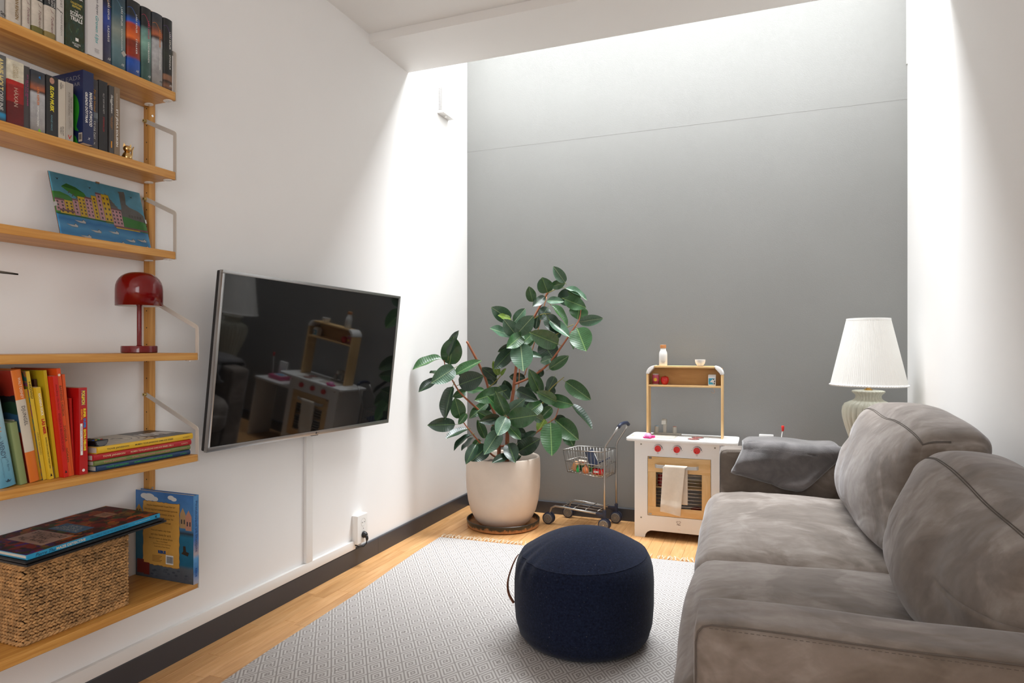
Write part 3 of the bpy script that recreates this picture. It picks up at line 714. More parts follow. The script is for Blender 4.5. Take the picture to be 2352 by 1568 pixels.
leafstrip([(0, 0, 0.13), (-0.01, -0.012, 0.18), (-0.02, -0.04, 0.22), (-0.02, -0.08, 0.23)], 0.012).build('leaf', M_dry, vs_, smooth=True)

# ------------------------------------------------------------------ children's books on the fifth shelf
G5 = "children's books leaning on the fifth shelf"
t = book('pale blue storybook leaning at the left edge, fifth shelf', -1.785, 1.042, Z5, 0.038, 0.262, 0.19, band_mat('sky_blue_print', 0.262, [(0, (88, 150, 176)), (0.4, (130, 180, 196)), (0.9, (176, 206, 212))], 0.4, 0.2, 9, 'LINEAR', 0.1),
     [('PETER PAN', 0.185, 0.5, 0.085, 0.011, (200, 130, 80), dict(bold=0.01)), ('och', 0.132, 0.5, 0.016, 0.007, (100, 110, 120)), ('WENDY', 0.096, 0.5, 0.046, 0.011, (70, 90, 110), dict(bold=0.01)), ('J.M. Barrie', 0.055, 0.66, 0.032, 0.006, (70, 110, 130)), ('Anne-Marie Astrid Ingeman', 0.05, 0.32, 0.05, 0.0045, (90, 130, 150))], lean=9.5, round_=0.005, group=G5)
MB().prism([(0.012, 0.018), (0.016, 0.012), (0.023, 0.012), (0.027, 0.018), (0.023, 0.015), (0.0195, 0.02), (0.016, 0.015)], 0.0012, 0.0016, 'X').build('crown_emblem', ink((40, 66, 84)), t)
book('slim light grey storybook behind the green one, fifth shelf', -1.825, 1.0815, Z5, 0.009, 0.29, 0.17, mat('light_grey_spine', (170, 164, 154), 0.5), [('Mio, min Mio', 0.225, 0.5, 0.046, 0.007, (84, 80, 76))], lean=9.5, group=G5)
book('small sage-green book, lowest on the fifth shelf', -1.788, 1.0912, Z5, 0.018, 0.165, 0.14, mat('sage_cover', (128, 142, 92), 0.55), lean=9, group=G5, round_=0.004)
book('thin grey book between sage-green and orange spines, fifth shelf', -1.81, 1.1102, Z5, 0.005, 0.17, 0.14, mat('grey_cover', (150, 140, 128), 0.55), lean=9, group=G5)
book('orange and white storybook with black title, fifth shelf', -1.792, 1.1162, Z5, 0.026, 0.300, 0.20, band_mat('orange_white_print', 0.300, [(0, (214, 112, 36)), (0.27, (206, 196, 178)), (0.735, (222, 120, 40))], 0.4),
     [('WALT DISNEY', 0.252, 0.6, 0.055, 0.0065, (236, 220, 200)), ('DJUNGEL', 0.178, 0.5, 0.052, 0.011, (40, 40, 42), dict(space=1.1))], lean=9, round_=0.004, group=G5,
     side=band_mat('red_cover_print', 0.3, [(0, (130, 30, 16)), (0.45, (40, 80, 110)), (0.62, (30, 60, 40)), (0.72, (20, 20, 24)), (0.78, (140, 34, 18))], 0.5, 0.08, 20))
book('thin mustard-yellow book without title, fifth shelf', -1.805, 1.1438, Z5, 0.010, 0.248, 0.17, mat('mustard_cover', (214, 164, 36), 0.45), lean=8.6, group=G5)
def swirl(name):
    m, nt, b = new_mat(name)
    f = noise_tex(nt, coords(nt), 9, 2, 0.4, 2.5)
    nt.links.new(ramp(nt, f, [(0.0, rgb((60, 120, 112))), (0.42, rgb((52, 116, 110))), (0.46, rgb((190, 110, 40))), (0.5, rgb((60, 120, 112))), (0.58, rgb((150, 40, 110))), (0.62, rgb((120, 140, 40))), (0.8, rgb((140, 130, 30)))]), b.inputs['Base Color'])
    return m
book('tall yellow-spined book with swirling teal cover, fifth shelf', -1.80, 1.1547, Z5, 0.0085, 0.296, 0.19, mat('lemon_spine', (220, 188, 60), 0.45), [('HEDVIG!', 0.245, 0.5, 0.045, 0.0055, (70, 60, 40), dict(bold=0.02)), ('FRIDA NILSSON', 0.10, 0.5, 0.06, 0.004, (140, 120, 60))], lean=8.6, group=G5, side=swirl('teal_swirl_print'))
t = book('yellow reader with red and white spine lettering, fifth shelf', -1.790, 1.1643, Z5, 0.0115, 0.252, 0.18, mat('yellow_spine', (222, 184, 44), 0.45),
     [('KATARINA KUICK', 0.205, 0.5, 0.06, 0.006, (240, 236, 220), dict(bold=0.02)), ('LÄS MER', 0.145, 0.5, 0.042, 0.009, (190, 36, 24), dict(bold=0.05)), ('BOKEN FÖR DIG SOM JUST BÖRJAT LÄSA', 0.072, 0.5, 0.086, 0.005, (50, 44, 30), dict(bold=0.01))], lean=8, group=G5)
MB().prism([(0.003, 0.008), (0.0085, 0.008), (0.0055, 0.016)], 0.0003, 0.0006, 'X').build('publisher_mark', M_ink, t)
book('dark brown slim book before the yellow picture cover, fifth shelf', -1.823, 1.1775, Z5, 0.007, 0.272, 0.16, mat('brown_cover', (72, 38, 24), 0.5), lean=7, group=G5)
t = book('tall picture book with bright yellow illustrated cover, fifth shelf', -1.797, 1.1860, Z5, 0.008, 0.296, 0.20, mat('bright_yellow_cover', (206, 178, 34), 0.45), lean=6.5, group=G5)
MB().prism([(-0.075 + 0.042 * math.cos(R(a)) * (1 + 0.12 * math.cos(R(a * 7))), 0.245 + 0.03 * math.sin(R(a)) * (1 + 0.12 * math.cos(R(a * 7)))) for a in range(0, 360, 12)], -0.0006, -0.0003, 'Y').build('cover_shape', ink((120, 116, 100)), t)
MB().prism([(-0.022 + 0.03 * math.cos(R(a)), 0.115 + 0.03 * math.sin(R(a))) for a in range(60, 290, 15)], -0.0006, -0.0003, 'Y').build('cover_shape', ink((176, 92, 34)), t)
MB().prism([(-0.04, 0.16), (-0.036, 0.19), (-0.05, 0.18)], -0.0006, -0.0003, 'Y').build('cover_shape', ink((40, 120, 80)), t)
MB().prism([(-0.05, 0.0), (-0.005, 0.0), (-0.006, 0.03), (-0.03, 0.045)], -0.0006, -0.0003, 'Y').build('cover_shape', ink((200, 196, 186)), t)
t = book('thin scarlet schoolbook with darker red lettering, fifth shelf', -1.778, 1.1949, Z5, 0.0125, 0.280, 0.19, mat('scarlet_cover', (206, 34, 22), 0.42),
     [('Anna Berg • Mia Ström', 0.222, 0.5, 0.07, 0.0055, (120, 16, 14)), ('ENGELSKA BILDORDBOKEN', 0.125, 0.5, 0.105, 0.0062, (130, 16, 14))], lean=6.3, group=G5)
MB().prism([(0.004, 0.012), (0.0095, 0.012), (0.0065, 0.02)], 0.0003, 0.0006, 'X').build('publisher_mark', M_ink, t)
t = book('tall orange book with dark dotted lettering, fifth shelf', -1.782, 1.2083, Z5, 0.0105, 0.300, 0.19, mat('orange_cover', (226, 84, 26), 0.42),
     [('BARNENS ORDBOK', 0.21, 0.5, 0.085, 0.006, (90, 50, 30)), ('SVENSKA', 0.12, 0.5, 0.045, 0.006, (110, 56, 34)), ('GÖRAN', 0.06, 0.5, 0.04, 0.006, (80, 40, 24))], lean=6.0, group=G5)
MB().cyl((0.0003, 0.005, 0.282), (0.0007, 0.005, 0.282), 0.0035, n=14).build('publisher_mark', ink((240, 220, 200)), t)
book('shorter vermilion book beside the tall orange one, fifth shelf', -1.786, 1.2195, Z5, 0.008, 0.283, 0.185, mat('vermilion_cover', (222, 92, 36), 0.42), lean=5.2, group=G5)
book('small red book hidden between vermilion and glossy red spines', -1.792, 1.2282, Z5, 0.006, 0.215, 0.15, mat('dull_red_cover', (180, 30, 22), 0.5), lean=2.5, group=G5)
t = book('chunky red handbook with yellow, blue and white lettering, fifth shelf', -1.774, 1.2348, Z5, 0.0235, 0.243, 0.14, mat('glossy_red_cover', (182, 20, 20), 0.3, coat=0.4),
     [('SUPER', 0.172, 0.66, 0.026, 0.0072, (236, 206, 40), dict(bold=0.06)), ('DUPER', 0.143, 0.66, 0.027, 0.0072, (40, 120, 190), dict(bold=0.06)), ('EXTRA DELUXE', 0.096, 0.66, 0.060, 0.0072, (236, 206, 40), dict(bold=0.06)),
      ('ESSENTIAL', 0.168, 0.32, 0.03, 0.005, (236, 150, 40), dict(bold=0.03))], lean=0.6, group=G5)
MB().box((0.0002, 0.003, 0.055), (0.0005, 0.0095, 0.143)).build('white_label', M_white, t)
lettering(t, 'ESSENTIAL HANDBOOK', ink((120, 60, 60)), (0.0005, 0.0062, 0.10), (0, 0, -1), (0, 1, 0), 0.07, 0.0035)
lg = lettering(t, 'POKéMON', ink((30, 70, 140)), (0.0003, 0.012, 0.215), (0, 0, -1), (0, 1, 0), 0.041, 0.0125, name='logo_outline', bold=0.09)
lettering(t, 'POKéMON', ink((240, 206, 50)), (0.0006, 0.012, 0.215), (0, 0, -1), (0, 1, 0), 0.039, 0.0105, name='logo', bold=0.04)
MB().cyl((0.0003, 0.011, 0.012), (0.0007, 0.011, 0.012), 0.004, n=14).build('publisher_mark', M_white, t)

# flat stack of four hardbacks
def flat_book(label, X, y0, z, L, W, D, cov, texts, group=None, top=None, cat_='book', tilt=(0, 0, 0), flatspine=False, pages=None):
    """lying book: spine faces +X at x=0, length along +Y, thickness up"""
    t = thing('book', label, cat_, (X, y0, z + 0.0004), tilt, group)
    prof = [(0, 0), (0, W)] if flatspine else [(-0.004 + 0.005 * math.sin(math.pi * i / 8), W / 2 - W / 2 * math.cos(math.pi * i / 8)) for i in range(9)]
    c = 0.002
    poly = [(-D, 0)] + prof + [(-D, W), (-D, W - c), (-0.005, W - c), (-0.005, c), (-D, c)]
    mb = MB(); n = len(poly)
    mb.add([(a, 0, b) for a, b in poly] + [(a, L, b) for a, b in poly], [tuple(range(n)), tuple(range(2 * n - 1, n - 1, -1))] + [(i, n + i, n + (i + 1) % n, (i + 1) % n) for i in range(n)])
    mb.build('cover', cov, t, smooth=True)
    MB().box((-D + 0.004, 0.003, c), (-0.005, L - 0.003, W - c)).build('page_block', pages or M_paper, t)
    if top: MB().box((-D, 0, W), (-0.004, L, W + 0.0002)).build('cover_print', top, t)
    for body, yc, zc, tl, h, colr, op in texts:
        lettering(t, body, ink(colr), (0.0 if flatspine else 0.001, yc, zc * W), (0, 1, 0), (0, 0, 1), tl, h, lift=0.0006, **op)
    return t
GS = 'stack of four hardbacks on the fifth shelf'
zz = Z5
stk = [('navy hardback with green lettering, bottom of the stack of four', (28, 60, 98), (64, 170, 80), 0.0165, 1.283, 0.322, ''), ('olive-green hardback with pink lettering, second lowest in the stack', (112, 128, 70), (204, 130, 120), 0.0150, 1.277, 0.330, ''),
       ('red hardback with cream lettering, second from top of the stack', (176, 22, 34), (226, 200, 160), 0.0175, 1.273, 0.336, ', DEL 2'), ('yellow hardback with grey lettering, top of the stack of four', (226, 182, 42), (96, 84, 56), 0.0200, 1.287, 0.330, '')]
for i, (lb, cc, tc, w, y0, L, ex) in enumerate(stk):
    top = None
    if i == 3:
        m, nt, b = new_mat('ink_drawing_print')
        v = coords(nt)
        wv = N(nt, 'ShaderNodeTexWave', wave_type='RINGS', rings_direction='SPHERICAL'); wv.inputs['Scale'].default_value = 14; wv.inputs['Distortion'].default_value = 6; wv.inputs['Detail'].default_value = 3
        mp2 = N(nt, 'ShaderNodeMapping'); mp2.inputs['Location'].default_value = (0.11, -0.14, 0); nt.links.new(v, mp2.inputs[0]); nt.links.new(mp2.outputs[0], wv.inputs['Vector'])
        drawn = ramp(nt, wv.outputs['Fac'], [(0.0, rgb((60, 56, 50))), (0.16, rgb((196, 186, 166))), (1.0, rgb((204, 196, 178)))])
        sp_ = N(nt, 'ShaderNodeSeparateXYZ'); nt.links.new(v, sp_.inputs[0])
        dark = ramp(nt, sp_.outputs['Y'], [(0.0, (0, 0, 0, 1)), (0.205, (0, 0, 0, 1)), (0.21, (1, 1, 1, 1))])
        mx_ = N(nt, 'ShaderNodeMix', data_type='RGBA'); nt.links.new(dark, mx_.inputs[0]); nt.links.new(drawn, mx_.inputs[6]); mx_.inputs[7].default_value = rgb((44, 38, 36))
        nt.links.new(mx_.outputs[2], b.inputs['Base Color']); b.inputs['Roughness'].default_value = 0.35
        top = m
    t = flat_book(lb, -1.772 - 0.002 * (i % 2), y0, zz, L, w, 0.20, mat('hardback_%d' % i, cc, 0.4), [('TOVE JANSSON', 0.062, 0.5, 0.070, 0.0062, tc, dict(bold=0.02)), ('MUMIN: TOVE JANSSONS SAMLADE SERIER' + ex, 0.185 if not ex else 0.19, 0.5, 0.135 if not ex else 0.15, 0.0062, tc, dict(bold=0.02)), ('ALFABETA', L - 0.028, 0.5, 0.026, 0.0036, tc, {})], GS, top)
    zz += w + 0.0004
lettering(t, 'MUMIN', M_inkw, (-0.095, 0.265, 0.0202), (0, 1, 0), (-1, 0, 0), 0.10, 0.075, name='title_letters', bold=0.06, lift=0.0004)
stack_top = zz

# remote control on the stack
rc = thing('remote_control', 'black remote control with coloured buttons lying on the yellow hardback', 'remote control', (-1.829, 1.302, stack_top + 0.0006), (0, 0, R(-84)))
rp = MB()
def rcsec(y, s):
    return [(-0.021 * s, y, 0.016), (0.021 * s, y, 0.016), (0.021 * s, y, 0.012), (0.016 * s, y, 0.004), (0.008 * s, y, 0.0), (-0.008 * s, y, 0.0), (-0.016 * s, y, 0.004), (-0.021 * s, y, 0.012)]
vs = []; fs = []
for k, (y, s) in enumerate(((-0.120, 0.9), (-0.115, 1.0), (0.038, 1.0), (0.045, 0.96))): vs += rcsec(y, s)
for k in range(3):
    for j in range(8): fs.append((k * 8 + j, k * 8 + (j + 1) % 8, (k + 1) * 8 + (j + 1) % 8, (k + 1) * 8 + j))
fs += [tuple(range(8)), tuple(range(31, 23, -1))]
rp.add(vs, fs); rp.build('body', M_black, rc, smooth=True, bevel=0.0012)
MB().prism([(-0.019, 0.015), (0.019, 0.015), (0.015, 0.0045), (0.008, 0.001), (-0.008, 0.001), (-0.015, 0.0045)], 0.0452, 0.0462, 'Y').build('end_cap', mat('grey_plastic', (96, 98, 102), 0.4), rc)
for r_ in range(9):
    for c_ in range(3):
        col = M_black
        rbox('button', (-0.014 + c_ * 0.0105, -0.105 + r_ * 0.0145, 0.016), (-0.007 + c_ * 0.0105, -0.097 + r_ * 0.0145, 0.0175), mat('rubber_button', (52, 52, 54), 0.6) if r_ == 0 and c_ == 0 else bpy.data.materials.get('rubber_button'), rc, bevel=0.0008, seg=1)
for k, c in enumerate(((190, 40, 40), (50, 150, 70), (220, 180, 40), (40, 90, 180))):
    rbox('colour_button', (-0.0165 + k * 0.0088, 0.026, 0.016), (-0.0105 + k * 0.0088, 0.031, 0.0178), ink(c), rc, bevel=0.0006, seg=1)

# ------------------------------------------------------------------ bottom shelf: basket, tray, big books
M_sea = mat('seagrass', (172, 130, 82), 0.75, var=0.5, vscale=55)
M_seagap = mat('seagrass_gap_shade', (44, 30, 18), 0.95)  # near-black colour stands in for shade between the strands
bk = thing('storage_basket', 'rectangular woven seagrass basket on the bottom shelf', 'basket', (-1.888, 1.243, 0.3725))
bhx, bhy, bh = 0.098, 0.148, 0.212
MB().box((-bhx + 0.006, -bhy + 0.006, 0.002), (bhx - 0.006, bhy - 0.006, bh - 0.012)).build('gap_shade_core', M_seagap, bk)  # solid dark block behind the weave, painted as shade in its gaps
strand = MB()
rows = 22; pitch = (bh - 0.012) / rows
def side_pt(s):
    per = [(bhx, -bhy), (bhx, bhy), (-bhx, bhy), (-bhx, -bhy)]
    lens_ = [2 * bhy, 2 * bhx, 2 * bhy, 2 * bhx]; s = s % sum(lens_)
    for k in range(4):
        if s <= lens_[k]:
            a, b = Vector(per[k]), Vector(per[(k + 1) % 4]); d = (b - a).normalized(); p = a + d * s
            return p, d, Vector((d.y, -d.x))
        s -= lens_[k]
per = 4 * (bhx + bhy); ns = 84; seg = per / ns
rng = random.Random(3)
for r_ in range(rows):
    for k in range(ns):
        s0 = (k + (0.5 if r_ % 2 else 0)) * seg
        for (off, tilt, rad) in ((0.0, 1, 0.0037),):
            p, d, n = side_pt(s0 + rng.uniform(-0.0006, 0.0006))
            z = 0.008 + r_ * pitch + rng.uniform(-0.0009, 0.0009); ll = seg * 0.62
            sl = pitch * 0.34 * (1 if r_ % 2 else -1) + rng.uniform(-0.0008, 0.0008)
            pts = []
            for q in (-1, -0.45, 0.45, 1):
                o_ = 0.0035 * math.cos(q * 1.45) - 0.001
                pts.append((p.x + d.x * ll * q + n.x * o_, p.y + d.y * ll * q + n.y * o_, z + sl * q))
            strand.tube(pts, [rad * 0.55, rad, rad, rad * 0.5], 6)
strand.build('weave', M_sea, bk, smooth='all', kind='stuff', fixn=False)
stk_ = MB()
for k in range(21):
    s0 = (k + 0.3) * per / 21; p, d, n = side_pt(s0)
    stk_.tube([(p.x + n.x * 0.001, p.y + n.y * 0.001, 0.004), (p.x + n.x * 0.001, p.y + n.y * 0.001, bh - 0.01)], 0.0022, 6)
stk_.build('stakes', M_sea, bk, smooth='all', kind='stuff')
for z, nm in ((bh - 0.006, 'rim'), (0.005, 'base_rim')):
    for st in (0, 1):
        rim = MB(); pts = []
        for k in range(240):
            p, d, n = side_pt(per * k / 240); a = k * 0.9 + st * math.pi
            pts.append((p.x + n.x * (0.002 + 0.0026 * math.cos(a)), p.y + n.y * (0.002 + 0.0026 * math.cos(a)), z + 0.0026 * math.sin(a)))
        rim.tube(pts, 0.0036, 6, closed=True).build(nm, M_sea, bk, smooth='all')

tr_ = thing('black_tray', 'thin black folding board lying across the woven basket', 'tray', (-1.745, 1.078, 0.5895), (R(2.2), 0, R(-1.5)))
rbox('lower_leaf', (-0.245, 0, 0), (0, 0.405, 0.0055), M_black, tr_, bevel=0.0012)
rbox('upper_leaf', (-0.245, 0.0, 0.0075), (-0.004, 0.40, 0.0125), M_black, tr_, bevel=0.0012)
rbox('hinge_strip', (-0.245, 0.0, 0.0), (-0.235, 0.405, 0.0125), M_black, tr_, bevel=0.0012)
def busy(name, cols, scale, dist=1.2):
    m, nt, b = new_mat(name)
    v = coords(nt); k = len(cols)
    nz = N(nt, 'ShaderNodeTexNoise'); nz.inputs['Scale'].default_value = scale * 1.5; nt.links.new(v, nz.inputs['Vector'])
    ad = N(nt, 'ShaderNodeMix', data_type='VECTOR'); ad.inputs[0].default_value = 0.06; nt.links.new(v, ad.inputs[4]); nt.links.new(nz.outputs['Color'], ad.inputs[5])
    vo = N(nt, 'ShaderNodeTexVoronoi'); vo.inputs['Scale'].default_value = scale * 2.2; nt.links.new(ad.outputs[1], vo.inputs['Vector'])
    sr = N(nt, 'ShaderNodeSeparateColor'); nt.links.new(vo.outputs['Color'], sr.inputs[0])
    sx = N(nt, 'ShaderNodeSeparateXYZ'); nt.links.new(v, sx.inputs[0])
    md_ = N(nt, 'ShaderNodeMath', operation='MULTIPLY_ADD'); md_.inputs[1].default_value = 0.6; nt.links.new(sr.outputs[0], md_.inputs[0])
    gy = N(nt, 'ShaderNodeMath', operation='MULTIPLY'); gy.inputs[1].default_value = 1.1; nt.links.new(sx.outputs['Y'], gy.inputs[0]); nt.links.new(gy.outputs[0], md_.inputs[2])
    nt.links.new(ramp(nt, md_.outputs[0], [(i / (k - 1), rgb(c)) for i, c in enumerate(cols)]), b.inputs['Base Color'])
    b.inputs['Roughness'].default_value = 0.6; b.inputs['Specular IOR Level'].default_value = 0.25
    return m
mz = flat_book('large blue-spined picture book with busy fantasy cover, on the basket', -1.757, 1.087, 0.6035, 0.385, 0.0125, 0.246, mat('cyan_spine', (44, 148, 190), 0.4),
      [('Pierre The', 0.045, 0.5, 0.05, 0.0085, (30, 34, 60), dict(shear=0.4)), ('MAZE DETECTIVE', 0.112, 0.5, 0.078, 0.0072, (214, 196, 170), dict(bold=0.03)), ('THE CURIOUS CASE OF THE CASTLE IN THE SKY', 0.222, 0.5, 0.115, 0.0062, (24, 74, 110), {}), ('Hiro Kamigaki & IC4DESIGN', 0.325, 0.5, 0.05, 0.0036, (190, 214, 224), {}), ('K', 0.372, 0.5, 0.007, 0.007, (20, 26, 50), dict(bold=0.06))],
      None, busy('fantasy_print', [(20, 14, 16), (74, 26, 112), (26, 14, 18), (124, 28, 20), (30, 18, 14), (60, 70, 30), (176, 78, 20), (42, 20, 14), (226, 166, 66)], 20, 1.6), tilt=(R(2.4), 0, R(-1)), flatspine=True)
for (a, w_, h_, c, body, tc, sz) in (((-0.118, 0.105), 0.085, 0.150, (158, 126, 110), 'Pierre The\nMAZE\nDETECTIVE', (44, 22, 24), 0.066), ((-0.118, 0.190), 0.055, 0.120, (44, 92, 126), 'THE CURIOUS CASE\nOF THE CASTLE\nIN THE SKY', (190, 190, 180), 0.040), ((-0.15, 0.315), 0.040, 0.055, (176, 124, 88), 'HIRO\nKAMIGAKI', (70, 36, 26), 0.02)):
    MB().box((a[0] - h_ / 2, a[1] - w_ / 2, 0.0127), (a[0] + h_ / 2, a[1] + w_ / 2, 0.0130)).build('title_panel', ink(c), mz)
    lettering(mz, body, ink(tc), (a[0], a[1], 0.0130), (-1, 0, 0), (0, -1, 0), h_ * 0.85, sz, name='title_letters')

# tall pirate book standing at the shelf end, back cover towards the camera
pb = thing('book', 'tall blue picture book standing upright at the bottom shelf end', 'book', (-1.735, 1.584, 0.3726))
PBW, PBH, PBT = 0.262, 0.291, 0.021
cvm = band_mat('harbour_print', PBH, [(0.0, (66, 74, 84)), (0.16, (84, 92, 100)), (0.2, (28, 92, 122)), (0.52, (40, 108, 140)), (0.56, (50, 58, 66)), (0.6, (70, 120, 160)), (0.8, (74, 124, 176)), (1.0, (60, 110, 170))], 0.4, 0.03, 16, 'LINEAR', 0.15)
MB().prism([(-PBW, 0), (0, 0), (0, PBT), (-PBW, PBT), (-PBW, PBT - 0.002), (-0.002, PBT - 0.002), (-0.002, 0.002), (-PBW, 0.002)], 0, PBH, 'Z').build('cover', cvm, pb)
MB().box((-PBW + 0.004, 0.002, 0.003), (-0.002, PBT - 0.002, PBH - 0.003)).build('page_block', M_paper, pb)
def on_cover(poly, name, m, lift=0.0004):
    return MB().add([(-PBW + a * PBW, -lift, b * PBH) for a, b in poly], [tuple(range(len(poly)))]).build(name, m, pb, fixn=False)
rg = random.Random(5)
edge = []
for k in range(20): edge.append((0.14 + 0.62 * k / 19, 0.155 + rg.uniform(-0.006, 0.006)))
for k in range(20): edge.append((0.765 + rg.uniform(-0.006, 0.006), 0.16 + 0.72 * k / 19))
for k in range(20): edge.append((0.76 - 0.62 * k / 19, 0.885 + rg.uniform(-0.006, 0.006)))
for k in range(20): edge.append((0.135 + rg.uniform(-0.006, 0.006), 0.88 - 0.72 * k / 19))
on_cover([(0.45 + (a - 0.45) * 1.012, 0.52 + (b - 0.52) * 1.01) for a, b in edge], 'parchment_edge', ink((110, 62, 18)), 0.0003)
on_cover(edge, 'parchment_panel', mat('parchment_print', (206, 156, 74), 0.5, var=0.14, vscale=12), 0.0006)
rows_ = ['Hej på er skeppskamrater! Kasper Katt här!', 'Följ med mig på en svindlande färd med spännande', 'sjörövarliv och stora äventyr, så kan du', 'lösa gåtor, knep och sköna trix. Vid', 'dagens slut och en kista jag!', '', 'Hissa och matros, svaj vinden', 'och titta i havets för att få', 'dem och komma på skatten till slut.']
for k, s in enumerate(rows_):
    if s: lettering(pb, s, ink((70, 44, 20)), (-PBW + 0.45 * PBW, -0.0006, PBH * (0.84 - 0.047 * k)), (1, 0, 0), (0, 0, 1), len(s) * 0.0031, 0.0075, name='blurb_line', lift=0.0004, shear=0.1)
for k, s in enumerate(('Text av Nicola Baxter', 'Illustrationer av Jane Gaudening', 'Svensk text av David Nilsson')):
    lettering(pb, s, ink((110, 70, 30)), (-PBW * 0.53, -0.0006, PBH * (0.435 - 0.03 * k)), (1, 0, 0), (0, 0, 1), PBW * (0.2, 0.3, 0.27)[k], 0.0052, name='blurb_line', lift=0.0004, shear=0.1)
lettering(pb, 'REBUS', ink((34, 74, 130)), (-PBW * 0.53, -0.0006, PBH * 0.315), (1, 0, 0), (0, 0, 1), PBW * 0.135, 0.011, name='publisher_logo', bold=0.08, lift=0.0005)
for k in range(5): MB().box((-PBW * 0.70, -0.0009, PBH * (0.262 - 0.016 * k)), (-PBW * (0.53 + 0.02 * (k % 3)), -0.0007, PBH * (0.268 - 0.016 * k))).build('small_print', ink((140, 96, 46)), pb)
on_cover([(0.535, 0.185), (0.665, 0.185), (0.665, 0.29), (0.535, 0.29)], 'barcode_label', M_inkw, 0.0009)
for k in range(14):
    w_ = (0.5, 1.0, 0.7)[k % 3] * 0.0012
    x_ = -PBW * (1 - 0.552) + k * 0.0021
    MB().box((x_, -0.0014, PBH * 0.20), (x_ + w_, -0.0011, PBH * 0.275)).build('barcode_bar', M_ink, pb)
for kc, (cx, cy, s) in enumerate(((0.24, 0.93, 0.10), (0.16, 0.94, 0.07), (0.34, 0.915, 0.06), (0.62, 0.95, 0.055), (0.67, 0.935, 0.05))):
    on_cover([(cx + s * math.cos(R(a)), min(0.995, cy + s * 0.45 * math.sin(R(a)))) for a in range(0, 360, 20)], 'cloud_print', ink((206, 206, 202)), 0.00012 + 0.00003 * kc)
for (x0, x1, y0, y1, c) in ((0.775, 0.87, 0.62, 0.78, (170, 140, 100)), (0.87, 0.97, 0.60, 0.76, (180, 130, 110)), (0.0, 0.12, 0.68, 0.77, (170, 130, 60))):
    on_cover([(x0, y0), (x1, y0), (x1, y1), ((x0 + x1) / 2, y1 + 0.07), (x0, y1)], 'house_print', ink(c), 0.00025)
    for i in range(2):
        on_cover([(x0 + 0.02 + i * 0.045, y0 + 0.05), (x0 + 0.04 + i * 0.045, y0 + 0.05), (x0 + 0.04 + i * 0.045, y0 + 0.10), (x0 + 0.02 + i * 0.045, y0 + 0.10)], 'window_print', ink((60, 60, 66)), 0.0005)
for (x0, x1, y0, y1) in ((0.03, 0.15, 0.04, 0.20), (0.15, 0.25, 0.03, 0.17)):
    on_cover([(x0, y0), (x1, y0), (x1, y1), (x0, y1)], 'chest_print', ink((110, 28, 22)), 0.0008)
on_cover([(0.80, 0.33), (0.91, 0.31), (0.93, 0.35), (0.88, 0.36), (0.87, 0.42), (0.83, 0.42), (0.83, 0.36)], 'boat_print', ink((52, 40, 30)), 0.0005)
rg = random.Random(8)
for k in range(26):
    cx, cy = rg.uniform(0.28, 0.95), rg.uniform(0.02, 0.13)
    on_cover([(cx + 0.028 * math.cos(R(a)), cy + 0.012 * math.sin(R(a))) for a in range(0, 360, 45)], 'cobble_print', ink((58 + 8 * (k % 4), 66 + 8 * (k % 4), 76 + 8 * (k % 4))), 0.00025 + 0.00001 * k)
spn = MB().box((0, 0.0, 0), (0.0003, PBT, PBH)).build('spine_print', band_mat('sea_spine_print', PBH, [(0, (170, 166, 176)), (0.14, (60, 120, 180)), (0.28, (90, 150, 200)), (0.34, (176, 160, 160)), (0.5, (60, 110, 170)), (1, (84, 140, 190))], 0.4, 0.05, 30, 'LINEAR', 0.15), pb)
lettering(pb, 'Piratskeppet på', ink((40, 66, 110)), (0.0003, PBT * 0.5, PBH * 0.755), (0, 0, -1), (0, 1, 0), PBH * 0.36, 0.010, bold=0.01)
lettering(pb, 'Skattjakt', ink((54, 60, 90)), (0.0003, PBT * 0.5, PBH * 0.46), (0, 0, -1), (0, 1, 0), PBH * 0.2, 0.010, bold=0.01)
lettering(pb, 'REBUS', ink((30, 80, 150)), (0.0003, PBT * 0.5, PBH * 0.13), (0, 0, -1), (0, 1, 0), PBH * 0.1, 0.007, bold=0.06)
# ------------------------------------------------------------------ television on its wall arm
tvW, tvH = 1.17, 1.17 / 1.72
tv = thing('television', 'large flat black television with silver bezel tilted down on the wall', 'television', (-1.8581, 2.3977, 1.0894))
_y, _t, _r = R(-2.33), R(6.17), R(-0.67)
n_ = Vector((math.cos(_y) * math.cos(_t), math.sin(_y) * math.cos(_t), -math.sin(_t)))
w_v = Vector((-math.sin(_y), math.cos(_y), 0)); u_v = n_.cross(w_v)
w2_ = w_v * math.cos(_r) + u_v * math.sin(_r); u2_ = -w_v * math.sin(_r) + u_v * math.cos(_r)
tv.rotation_euler = Matrix((n_, w2_, u2_)).transposed().to_euler()
M_bez = mat('silver_bezel', (176, 176, 176), 0.28, 0.9)
M_tvb = mat('tv_back', (30, 30, 32), 0.5)
hw, hh = tvW / 2, tvH / 2
bw = 0.0125
fr_ = MB()
fr_.prism([(-hw, -hh), (hw, -hh), (hw, -hh + bw * 1.5), (-hw, -hh + bw * 1.5)], -0.016, 0.0, 'X').prism([(-hw, hh - bw), (hw, hh - bw), (hw, hh), (-hw, hh)], -0.016, 0.0, 'X')
fr_.prism([(-hw, -hh + bw * 1.5), (-hw + bw, -hh + bw * 1.5), (-hw + bw, hh - bw), (-hw, hh - bw)], -0.016, 0.0, 'X').prism([(hw - bw, -hh + bw * 1.5), (hw, -hh + bw * 1.5), (hw, hh - bw), (hw - bw, hh - bw)], -0.016, 0.0, 'X')
fr_.build('bezel', M_bez, tv, bevel=0.0015, smooth=True)
